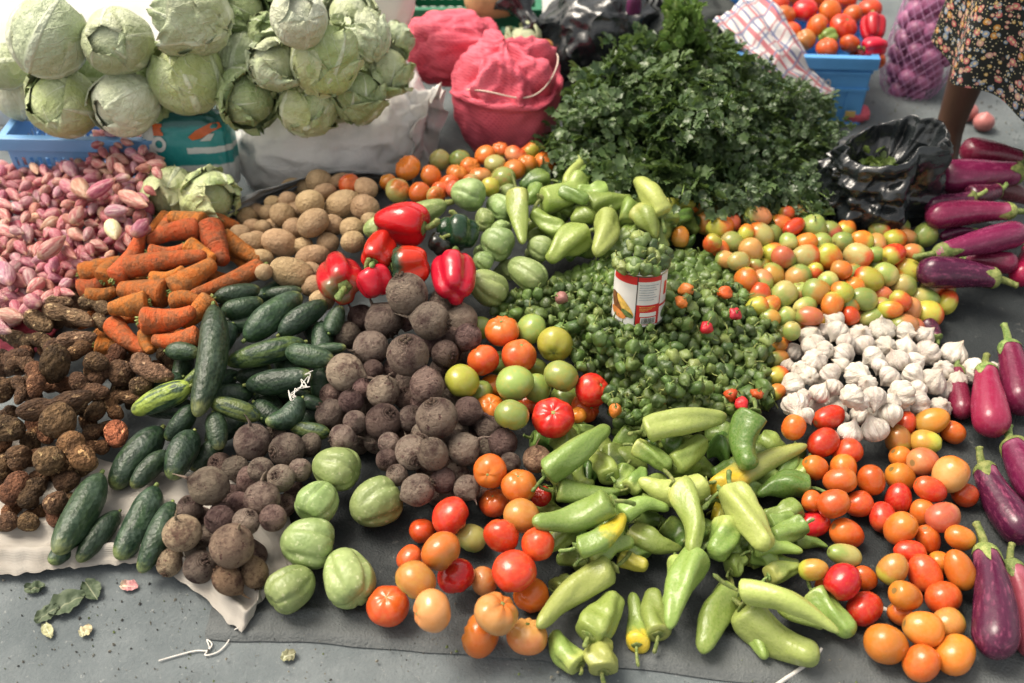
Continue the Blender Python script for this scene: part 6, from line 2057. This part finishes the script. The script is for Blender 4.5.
def sprig(rng, feathery):
    V, Fc, T = [], [], []
    nb = rng.choice([5, 7, 9]) if not feathery else 9
    for k in range(nb):
        f = k / max(1, nb - 1)
        if k == nb - 1:
            base, ang = .052, 0
        else:
            base = .012 + .036 * (k // 2) / (nb / 2); ang = (1 if k % 2 else -1) * rng.uniform(.7, 1.2)
        for sub in (-1, 0, 1):
            ln = (.021 if not feathery else .016) * rng.uniform(.8, 1.25) * (1 if sub == 0 else .75)
            w = ln * (.46 if not feathery else .36)
            v, fc = blade(ln, w, .55 if not feathery else .35, rng)
            M = Matrix.Translation((base, 0, 0)) @ Matrix.Rotation(ang, 4, 'Z') @ Matrix.Translation((.010, 0, 0)) @ Matrix.Rotation(sub * .75, 4, 'Z') @ Matrix.Rotation(rng.uniform(-.5, .5), 4, 'X') @ Matrix.Rotation(rng.uniform(-.4, .3), 4, 'Y')
            o = len(V)
            V += [tuple(M @ Vector(q)) for q in v]
            Fc += [tuple(q + o for q in g_) for g_ in fc]
            T += [0.0] * len(v)
    return np.array(V), Fc

HERBH = np.array([(690,50,.29),(640,56,.30),(600,90,.28),(700,110,.31),(764,70,.25),(800,96,.21),(826,120,.16),(820,160,.13),(825,200,.10),(760,180,.17),(700,180,.19),(640,165,.18),(580,160,.17),(555,150,.16),(675,15,.40),(690,10,.40),(730,60,.31),(790,80,.24),(560,175,.15),(720,200,.14),(790,212,.11)])
def HH(px, py):
    d = np.hypot(HERBH[:, 0] - px, HERBH[:, 1] - py) + 6
    w = d ** -3.0
    return float((w * HERBH[:, 2]).sum() / w.sum())
SPR = [sprig(random.Random(q), False) for q in range(6)]
SPRF = [sprig(random.Random(50 + q), True) for q in range(6)]
def bunch(label, poly, mat, feathery, seed, sp, root_px, up=0.0, size=1.0, layers=3):
    rng = random.Random(seed)
    V, Fc, T = [], [], []
    SV, SF = MB(), None
    o_ = P(root_px[0], root_px[1], .05)
    cnt = 0
    for lay in range(layers):
        for x, y in scatter(poly, sp * .88 * (1 + .15 * lay), 4500, rng):
            z = HH(x, y) - .03 * lay + rng.uniform(-.016, .016) + .022 * nz((x * .022, y * .022, seed), 1, 4) + (.022 if lay == 0 and rng.random() < .12 else 0)
            p = P(x, y, max(.02, z))
            out = (p - o_); out.normalize()
            d = (out * .35 + Vector((rng.uniform(-.9, .9), rng.uniform(-1.1, .5), rng.uniform(-.7, .5) + up))).normalized()
            s, fc = rng.choice(SPRF if feathery else SPR)
            M = Matrix.Translation(p) @ axis_frame(d, rng.uniform(-1.1, 1.1)) @ Matrix.Scale(rng.uniform(.75, 1.45) * size, 4) @ Matrix.Translation((-.035, 0, 0))
            A = np.array(M)
            W = s @ A[:3, :3].T + A[:3, 3]
            o = len(V)
            V.extend(map(tuple, W)); Fc.extend(tuple(q + o for q in f) for f in fc)
            T.extend([min(1, max(0, rng.gauss(.45, .34)))] * len(W))
            cnt += 1
            if lay == 0 or cnt % 3 == 0:
                b = p - d * .035
                e = o_.lerp(b, .35)
                mid = e.lerp(b, .5) + Vector((0, 0, .01))
                v_, f_, a_ = sweep(5, 4, lambda t: tuple(e.lerp(mid, t).lerp(mid.lerp(p, t), t)), lambda t: .0014, None, False, cosine=False)
                SV.add(v_, f_, a_)
    ob = add_obj('herb_bunch', mk('herb_bunch', V, Fc, mat, {'tone': T}))
    tag(ob, label, 'herbs', 'bunches of fresh herbs')
    st = add_obj('stems', SV.mesh('stems', hstem_m), ob)
bunch('dark parsley bunch spreading left toward the pink net sack', [(546,152),(552,132),(566,112),(580,86),(604,60),(640,40),(672,44),(680,110),(668,150),(650,182),(610,178),(590,160),(566,172)], parsley_m, False, 1, 9.5, (650,150))
bunch('parsley bunch in the middle with drooping curly leaves', [(650,46),(690,34),(736,42),(736,110),(734,160),(716,200),(690,186),(650,180),(660,130)], parsley_m, False, 2, 9.5, (690,140))
bunch('feathery coriander bunch on the right above the black bag', [(722,54),(756,62),(790,88),(826,96),(836,130),(826,160),(834,190),(812,214),(780,212),(740,205),(716,196),(728,140)], coriander_m, True, 3, 8.5, (760,160))
bunch('tall light green sprig sticking up at the top of the herbs', [(668,62),(670,40),(674,4),(688,-8),(698,8),(694,36),(704,50),(690,64)], herb_mat('celery_leaf', (.07, .145, .034), (.17, .28, .07), (.25, .35, .12)), False, 4, 8.0, (690,110), up=.9, size=1.0, layers=2)
bunch('flat parsley bunch at the front between peppers and tomatoes', [(560,158),(600,150),(650,160),(700,160),(740,180),(800,190),(826,212),(790,222),(730,206),(690,198),(640,188),(600,182),(570,178)], parsley_m, False, 5, 9.5, (690,150), up=-.2)
# greens inside the open bag
rng = random.Random(8)
V, Fc, T = [], [], []
for k in range(46):
    s, fc = rng.choice(SPR)
    p = Vector((rng.uniform(-.05, .05), rng.uniform(-.04, .04), rng.uniform(.09, .125)))
    M = bg.matrix_basis @ Matrix.Translation(p) @ axis_frame(Vector((rng.uniform(-1, 1), rng.uniform(-1, 1), rng.uniform(-.1, .5))), rng.uniform(-1, 1)) @ Matrix.Scale(.8, 4) @ Matrix.Translation((-.03, 0, 0))
    A = np.array(M); W = s @ A[:3, :3].T + A[:3, 3]; o = len(V)
    V.extend(map(tuple, W)); Fc.extend(tuple(q + o for q in f) for f in fc); T.extend([rng.random()] * len(W))
ob = add_obj('leafy_greens', mk('leafy_greens', V, Fc, herb_mat('bagged_leaf', (.06, .11, .03), (.16, .22, .06), (.22, .27, .09)), {'tone': T}))
tag(ob, 'pale leafy greens filling the open black bag', 'greens')

# small things behind the net sack
CBP = PROTO['cabbage_loose'][2]
o = add_obj('cauliflower_leaf', None)
bpy.data.objects.remove(o)
o = add_obj('cabbage', CBP['me']); o.location = P(524, 42, .19); o.scale = (.045, .045, .04); o.color = (.34, .40, .22, 1); o['col2'] = (.46, .50, .33); o['g'] = 0.0
tag(o, 'small pale green cabbage between the green crate and the tied black bag', 'cabbage')
for nm, me, mt in CBP['parts'][:5]:
    c = add_obj(nm, me, o, mt); c.color = o.color; c['col2'] = o['col2']
o = add_obj('lemon', PROTO['roma'][3]['me']); o.location = P(545, 46, .18); o.scale = (.016, .018, .018); o.color = (*YOR, 1); o['col2'] = YEL; o['g'] = .3
tag(o, 'yellow fruit beside the small pale cabbage and the tied black bag', 'fruit'); o.name = 'yellow_fruit'

# ------------------------------------------------------------------ litter on the pavement
def leaf_piece(name, label, px, py, L, W, col, rot, sd, fold=.25, cat='leaf', mat=None):
    n, m = 14, 9
    VV, lu, lv = [], [], []
    for i in range(n):
        for j in range(m):
            u, v = i / (n - 1), 2 * j / (m - 1) - 1
            w = W * math.sin(PI * (.06 + .9 * u)) ** .7 * (1 + .25 * nz((u * 6, v * 2, 0), 1.5, sd))
            VV.append((L * (u - .5), w * v, .010 * L / .08 * abs(v) * fold * 4 + .012 * fbm((u * 4, v * 2, 0), 1.2, sd) + .008))
            lu.append(v); lv.append(u)
    FF = [(i * m + j, (i + 1) * m + j, (i + 1) * m + j + 1, i * m + j + 1) for i in range(n - 1) for j in range(m - 1)]
    o = add_obj(name, mk(name, VV, FF, mat or cab_m, {'lu': lu, 'lv': lv, 'along': lv}))
    p = P(px, py, .0)
    o.location = (p.x, p.y, .001 - min(v[2] for v in VV) + .001); o.rotation_euler = (0, 0, rot)
    o.color = (*col, 1); o['col2'] = tuple(q * 1.3 for q in col); o['g'] = 0.0
    tag(o, label, cat)
    return o
GLF = (.075, .105, .06)
wl_m = Mat('wilted_leaf_green')
_v = wl_m.co(1.0)
_c = wl_m.mix(wl_m.mr(wl_m.noise(_v, 60, 5, .6), .3, .7), (.042, .066, .034), (.10, .13, .075))
_c = wl_m.mix(wl_m.mr(wl_m.math('ABSOLUTE', wl_m.attr('lu')), .03, .09, 1, 0), _c, (.19, .21, .13))
wl_m = wl_m.done(_c, .6, .3)
leaf_piece('wilted_leaf', 'largest wilted green leaf on the pavement below the white cloth', 68, 606, .060, .022, GLF, .6, 1, mat=wl_m)
leaf_piece('wilted_leaf', 'folded wilted leaf right of the largest one, touching the white cloth', 92, 592, .045, .016, GLF, 2.3, 2, mat=wl_m)
leaf_piece('wilted_leaf', 'small wilted leaf left of the largest one by the cloth edge', 36, 590, .032, .012, GLF, .2, 3, mat=wl_m)
leaf_piece('wilted_leaf', 'curled wilted leaf overlapping the largest one at its lower left', 48, 616, .04, .013, (.12, .15, .10), .9, 4, mat=wl_m)
leaf_piece('leaf_scrap', 'pale yellowish leaf scrap below the wilted leaves', 49, 633, .03, .008, (.36, .36, .20), -.9, 5)
leaf_piece('leaf_scrap', 'cream coloured scrap on the pavement right of the wilted leaves', 87, 633, .022, .010, (.50, .42, .26), 1.2, 6)
leaf_piece('pink_peel', 'pink peel lying under the edge of the white cloth', 130, 588, .030, .010, (.40, .19, .18), -.1, 7, cat='peel')
leaf_piece('leaf_scrap', 'tiny dry leaf on the pavement before the tarp near the lowest chayote', 289, 658, .024, .010, (.20, .20, .11), .4, 8)
leaf_piece('leaf_scrap', 'leaf shape standing in for dappled sun and shade on the dark tarp', 915, 312, .07, .03, (.22, .18, .13), 1.2, 9)  # brown leaf shape modelled where dappled sun and leaf shadow fall on the tarp
rng = random.Random(77)
V, Fc, T = [], [], []
for k in range(900):
    px_, py_ = (rng.uniform(0, 1024), rng.uniform(575, 700)) if k < 700 else (rng.uniform(870, 1024), rng.uniform(100, 150))
    if k < 700 and py_ < 560 + px_ * .09 and px_ < 300:
        continue
    p = P(px_, py_, .004 if px_ < 200 or k >= 700 else .010)
    s = rng.choice([.0007, .0009, .0011, .0014, .0022]) * rng.uniform(.7, 1.3)
    o = len(V)
    a = rng.uniform(0, 6.28)
    for q in range(5):
        b = a + q * 1.2566; r = s * rng.uniform(.6, 1.4)
        V.append((p.x + r * math.cos(b), p.y + r * math.sin(b), p.z - .003))
    V.append((p.x, p.y, p.z + s * rng.uniform(.4, .9)))
    Fc += [(o + q, o + (q + 1) % 5, o + 5) for q in range(5)]
    T += [rng.random()] * 6
Mg = Mat('street_grit')
rampf = Mg.attr('tone')
cg = Mg.mix(Mg.mr(rampf, .3, .6), (.09, .09, .085), (.28, .26, .21))
cg = Mg.mix(Mg.mr(rampf, .85, .9), cg, (.16, .20, .08))
og = add_obj('grit', mk('grit', V, Fc, Mg.done(cg, .9, .2), {'tone': T}, False))
tag(og, 'fine grit and crumbs scattered over the pavement and the tarp edge', 'grit', kind='stuff')
tw_w = plain('white_twine', (.62, .60, .56), .8)
def twine(label, pts, rad, z=.004, lift=None, name='twine'):
    W = [P(*p) if len(p) == 3 else P(p[0], p[1], z) for p in pts]
    def sp(t):
        x = t * (len(W) - 1); k = min(int(x), len(W) - 2); f = x - k
        a, b, c, d = W[max(0, k - 1)], W[k], W[k + 1], W[min(len(W) - 1, k + 2)]
        return tuple(.5 * ((2 * b) + (-a + c) * f + (2 * a - 5 * b + 4 * c - d) * f * f + (-a + 3 * b - 3 * c + d) * f ** 3))
    V, Fc, al = sweep(len(W) * 8, 5, sp, lambda t: rad, None, True, cosine=False)
    tag(add_obj(name, mk(name, V, Fc, tw_w, {'along': al})), label, 'string')
twine('white twine trailing from the frayed cloth corner onto the pavement', [(238,628,.02),(232,632),(228,642),(218,652),(205,655),(212,645),(207,640),(209,650),(195,651),(175,656),(158,661)], .0012)
twine('frayed cord lying on the tarp below the biggest pale pepper', [(822,648,.01),(816,656),(806,664),(796,672),(784,680),(770,690)], .0035, .008, name='frayed_cord')
twine('frayed white scrap of cord beside the lowest plum tomatoes', [(880,608,.01),(890,612),(898,618)], .005, .006, name='frayed_cord')
rng = random.Random(12)
twine('white twine tangled on the dark cucumbers', [(292 + 20 * q / 26 + rng.uniform(-6, 6), 398 - 22 * q / 26 + rng.uniform(-7, 7), .128 + rng.uniform(-.004, .006)) for q in range(27)], .0008, name='tangled_twine')

# ------------------------------------------------------------------ the seller standing behind the eggplants
skin_m = plain('dark_skin', (.085, .046, .030), .42, .45, .12, 12, .05)
px0 = P(936, 178, 0)
PX, PY_ = px0.x, px0.y
def skin_person():
    J = {}
    pts, rad, edges = [], [], []
    def add(p, r, par=None):
        pts.append(p); rad.append(r)
        if par is not None:
            edges.append((par, len(pts) - 1))
        return len(pts) - 1
    X, Y = PX + .12, PY_ + .03
    pel = add((X, Y, .92), (.13, .11))
    ch = add((X - .02, Y - .04, 1.22), (.14, .10), pel)
    nk = add((X - .03, Y - .06, 1.42), (.05, .05), ch)
    hd0 = add((X - .03, Y - .08, 1.50), (.068, .075), nk)
    hd1 = add((X - .03, Y - .09, 1.58), (.075, .09), hd0)
    add((X - .03, Y - .09, 1.65), (.055, .065), hd1)
    for sx in (-1, 1):
        hip = add((X + .09 * sx, Y, .86), (.085, .085), pel)
        fx = PX if sx < 0 else PX + .26
        fy = PY_ if sx < 0 else PY_ + .06
        kn = add((fx + .012, fy + .01, .47), (.052, .055), hip)
        cf = add((fx + .006, fy + .025, .33), (.047, .050), kn)
        an = add((fx, fy + .02, .085), (.027, .030), cf)
        he = add((fx, fy + .035, .035), (.028, .028), an)
        bl = add((fx - .01, fy - .07, .026), (.034, .022), an)
        add((fx - .015, fy - .135, .018), (.026, .014), bl)
        sh = add((X + .17 * sx, Y - .04, 1.34), (.048, .048), ch)
        el = add((X + .23 * sx, Y - .05, 1.06), (.034, .034), sh)
        wr = add((X + .22 * sx, Y - .16, .86), (.024, .024), el)
        pm = add((X + .21 * sx, Y - .20, .80), (.030, .016), wr)
        for q in range(4):
            f1 = add((X + .21 * sx + (q - 1.5) * .016, Y - .235, .745), (.0085, .0085), pm)
            add((X + .21 * sx + (q - 1.5) * .016, Y - .24, .70 + .004 * abs(q - 1.5)), (.0075, .0075), f1)
        th = add((X + .21 * sx - .035 * sx, Y - .22, .775), (.010, .010), wr)
        add((X + .21 * sx - .04 * sx, Y - .235, .74), (.0085, .0085), th)
    import bmesh
    me = bpy.data.meshes.new('person')
    bm = bmesh.new()
    sk_ = bm.verts.layers.skin.verify()
    vs = [bm.verts.new(p) for p in pts]
    for k, v in enumerate(vs):
        v[sk_].radius = rad[k]
        v[sk_].use_root = (k == 0)
    for a, b in edges:
        bm.edges.new((vs[a], vs[b]))
    bm.to_mesh(me); bm.free()
    me.materials.append(skin_m)
    o = add_obj('person', me)
    md = o.modifiers.new('Skin', 'SKIN'); md.use_smooth_shade = True
    md = o.modifiers.new('Subdivision', 'SUBSURF'); md.levels = 2; md.render_levels = 2
    return o
person = skin_person()
tag(person, 'person in a dark floral dress standing behind the eggplants, bare lower leg showing', 'person')
def floral():
    M = Mat('floral_cotton')
    u = M.n('ShaderNodeCombineXYZ', {0: M.attr('cu'), 1: M.attr('cv')}).outputs[0]
    wv = M.n('ShaderNodeVectorMath', {0: u, 1: M.n('ShaderNodeVectorMath', {0: M.n('ShaderNodeTexNoise', {'Vector': u, 'Scale': 60.0}).outputs['Color'], 1: (.006, .006, 0)}, operation='MULTIPLY').outputs[0]}, operation='ADD').outputs[0]
    c = (.012, .014, .013)
    for sc, off, r, pal in ((44.0, 0.0, .32, [(0, (.44, .12, .12)), (.3, (.42, .20, .045)), (.45, (.44, .26, .22)), (.65, (.20, .26, .36)), (.85, (.42, .14, .14))]), (64.0, 3.3, .26, [(0, (.16, .23, .31)), (.45, (.40, .27, .09)), (.65, (.40, .17, .16))]), (120.0, 7.1, .20, [(0, (.10, .15, .08)), (.5, (.16, .20, .20)), (.8, (.40, .34, .25))])):
        vn = M.n('ShaderNodeTexVoronoi', {'Vector': M.n('ShaderNodeVectorMath', {0: wv, 1: (off, off, 0)}, operation='ADD').outputs[0], 'Scale': sc, 'Randomness': .8}, voronoi_dimensions='2D')
        sep = M.n('ShaderNodeSeparateColor', {0: vn.outputs['Color']})
        rp_ = M.n('ShaderNodeValToRGB', {0: sep.outputs[0]})
        cr_ = rp_.color_ramp; cr_.interpolation = 'CONSTANT'
        while len(cr_.elements) < len(pal):
            cr_.elements.new(.5)
        for e, (p, q) in zip(cr_.elements, pal):
            e.position = p; e.color = (*q, 1)
        pet = M.mix(M.mr(vn.outputs['Distance'], .10, .16, 1, 0), rp_.outputs[0], (.56, .44, .26))
        on = M.math('MULTIPLY', M.mr(vn.outputs['Distance'], r - .03, r + .03, 1, 0), M.mr(sep.outputs[1], .34, .36))
        c = M.mix(on, c, pet)
    M.bump(M.noise(u, 220, 3), .2, .003)
    return M.done(c, .8, .25)
VV, cu, cv = [], [], []
nn, mm = 60, 120
X, Y = PX + .165, PY_ - .02
prof = [(0, .255, .29), (.25, .245, .58), (.5, .21, .86), (.62, .165, 1.02), (.8, .165, 1.20), (.93, .17, 1.33), (1, .09, 1.42)]
for i in range(nn):
    t = i / (nn - 1)
    r = np.interp(t, [p[0] for p in prof], [p[1] for p in prof]); z = np.interp(t, [p[0] for p in prof], [p[2] for p in prof])
    for j in range(mm):
        a = 2 * PI * j / mm
        f = (1 - t) ** 1.5
        rr = r * (1 + f * (.075 * math.sin(7 * a + .8 + 1.2 * math.sin(2 * a)) + .05 * nz((math.cos(a) * 2, math.sin(a) * 2, t * 2), 1, 5)))
        ey = .85 if t < .55 else .72
        VV.append((X + rr * math.cos(a) - .02 * f * 0, Y + rr * math.sin(a) * ey, z + f * (.05 * math.cos(a + .5) * -1 + .012 * math.sin(7 * a))))
        cu.append(a * .27); cv.append(z)
FF = [(i * mm + j, i * mm + (j + 1) % mm, (i + 1) * mm + (j + 1) % mm, (i + 1) * mm + j) for i in range(nn - 1) for j in range(mm)]
dr = add_obj('dress', mk('dress', VV, FF, floral(), {'cu': cu, 'cv': cv}), person)
V, Fc, al = ball(16, 24, lambda p, t: sph(p, t) * np.array((.088, .10, .095)) if p < 2.0 else sph(p, t) * np.array((.07, .08, .05)))
hr = add_obj('hair', mk('hair', V, Fc, plain('dark_hair', (.012, .010, .009), .6, .3, .3, 40, .6)), person); hr.location = (PX + .09, PY_ - .03, 1.60)
V, Fc, al = sweep(16, 14, lambda t: (PX - .005, PY_ + .045 - .19 * t, .012), lambda t: .040 * (1 - (2 * t - 1) ** 4) ** .5 + 1e-4, lambda t, a: .95)
V[:, 2] = np.clip(V[:, 2], .002, .016)
sd_ = plain('maroon_strap', (.10, .022, .04), .5, .4)
sn = add_obj('sandal', mk('sandal', V, Fc, sd_), person)
mb = MB()
for yy, zz, rr in ((-.02, .062, .040), (-.05, .055, .042), (.02, .085, .036)):
    V, Fc, al = sweep(20, 8, lambda t: (PX + rr * math.cos(PI * t) * 1.05, PY_ + yy - .02, .012 + (zz) * math.sin(PI * t) * .95), lambda t: .007, None, False, cosine=False)
    mb.add(V, Fc, al)
add_obj('strap', mb.mesh('strap', sd_), sn)

# ------------------------------------------------------------------ light and camera
SUN_EL, SUN_AZ = math.radians(60), math.radians(-62)      # azimuth from +Y clockwise; veiled sun high over the far left side
sdir = Vector((math.sin(SUN_AZ) * math.cos(SUN_EL), math.cos(SUN_AZ) * math.cos(SUN_EL), math.sin(SUN_EL)))
w = bpy.data.worlds.new('World')
bpy.context.scene.world = w
w.use_nodes = True
nt = w.node_tree
nt.nodes.clear()
sky = nt.nodes.new('ShaderNodeTexSky')
sky.sky_type = 'NISHITA'; sky.sun_disc = False
sky.sun_elevation = SUN_EL; sky.sun_rotation = SUN_AZ
sky.air_density = .8; sky.dust_density = 4.0; sky.ozone_density = .7
bgd = nt.nodes.new('ShaderNodeBackground'); bgd.inputs[1].default_value = .145
ow = nt.nodes.new('ShaderNodeOutputWorld')
hsv = nt.nodes.new('ShaderNodeHueSaturation'); hsv.inputs['Saturation'].default_value = .42
warm = nt.nodes.new('ShaderNodeMix'); warm.data_type = 'RGBA'; warm.blend_type = 'MULTIPLY'; warm.inputs[0].default_value = 1
warm.inputs[7].default_value = (1.09, 1.0, .86, 1)
nt.links.new(sky.outputs[0], hsv.inputs['Color']); nt.links.new(hsv.outputs[0], warm.inputs[6]); nt.links.new(warm.outputs[2], bgd.inputs[0]); nt.links.new(bgd.outputs[0], ow.inputs[0])
sl = bpy.data.lights.new('sun', 'SUN'); sl.energy = 1.5; sl.angle = math.radians(28); sl.color = (1, .93, .82)
so = bpy.data.objects.new('sun', sl); C.objects.link(so)
so.rotation_euler = sdir.to_track_quat('Z', 'Y').to_euler()

cd = bpy.data.cameras.new('camera')
cd.sensor_width = 36; cd.lens = F / 1024 * 36
cd.clip_start = .05; cd.clip_end = 200
cd.dof.use_dof = True
cd.dof.focus_distance = 1.72
cd.dof.aperture_fstop = 2.6
co = bpy.data.objects.new('camera', cd); C.objects.link(co)
co.location = CAM
co.rotation_euler = (PI / 2 - PITCH, 0, 0)
sc = bpy.context.scene
sc.camera = co
sc.view_settings.view_transform = 'Standard'
sc.view_settings.look = 'None'
sc.view_settings.exposure = 1.06
sc.view_settings.gamma = 1
sc.render.engine = 'CYCLES'
sc.cycles.use_denoising = True
sc.cycles.max_bounces = 6
sc.cycles.transparent_max_bounces = 8
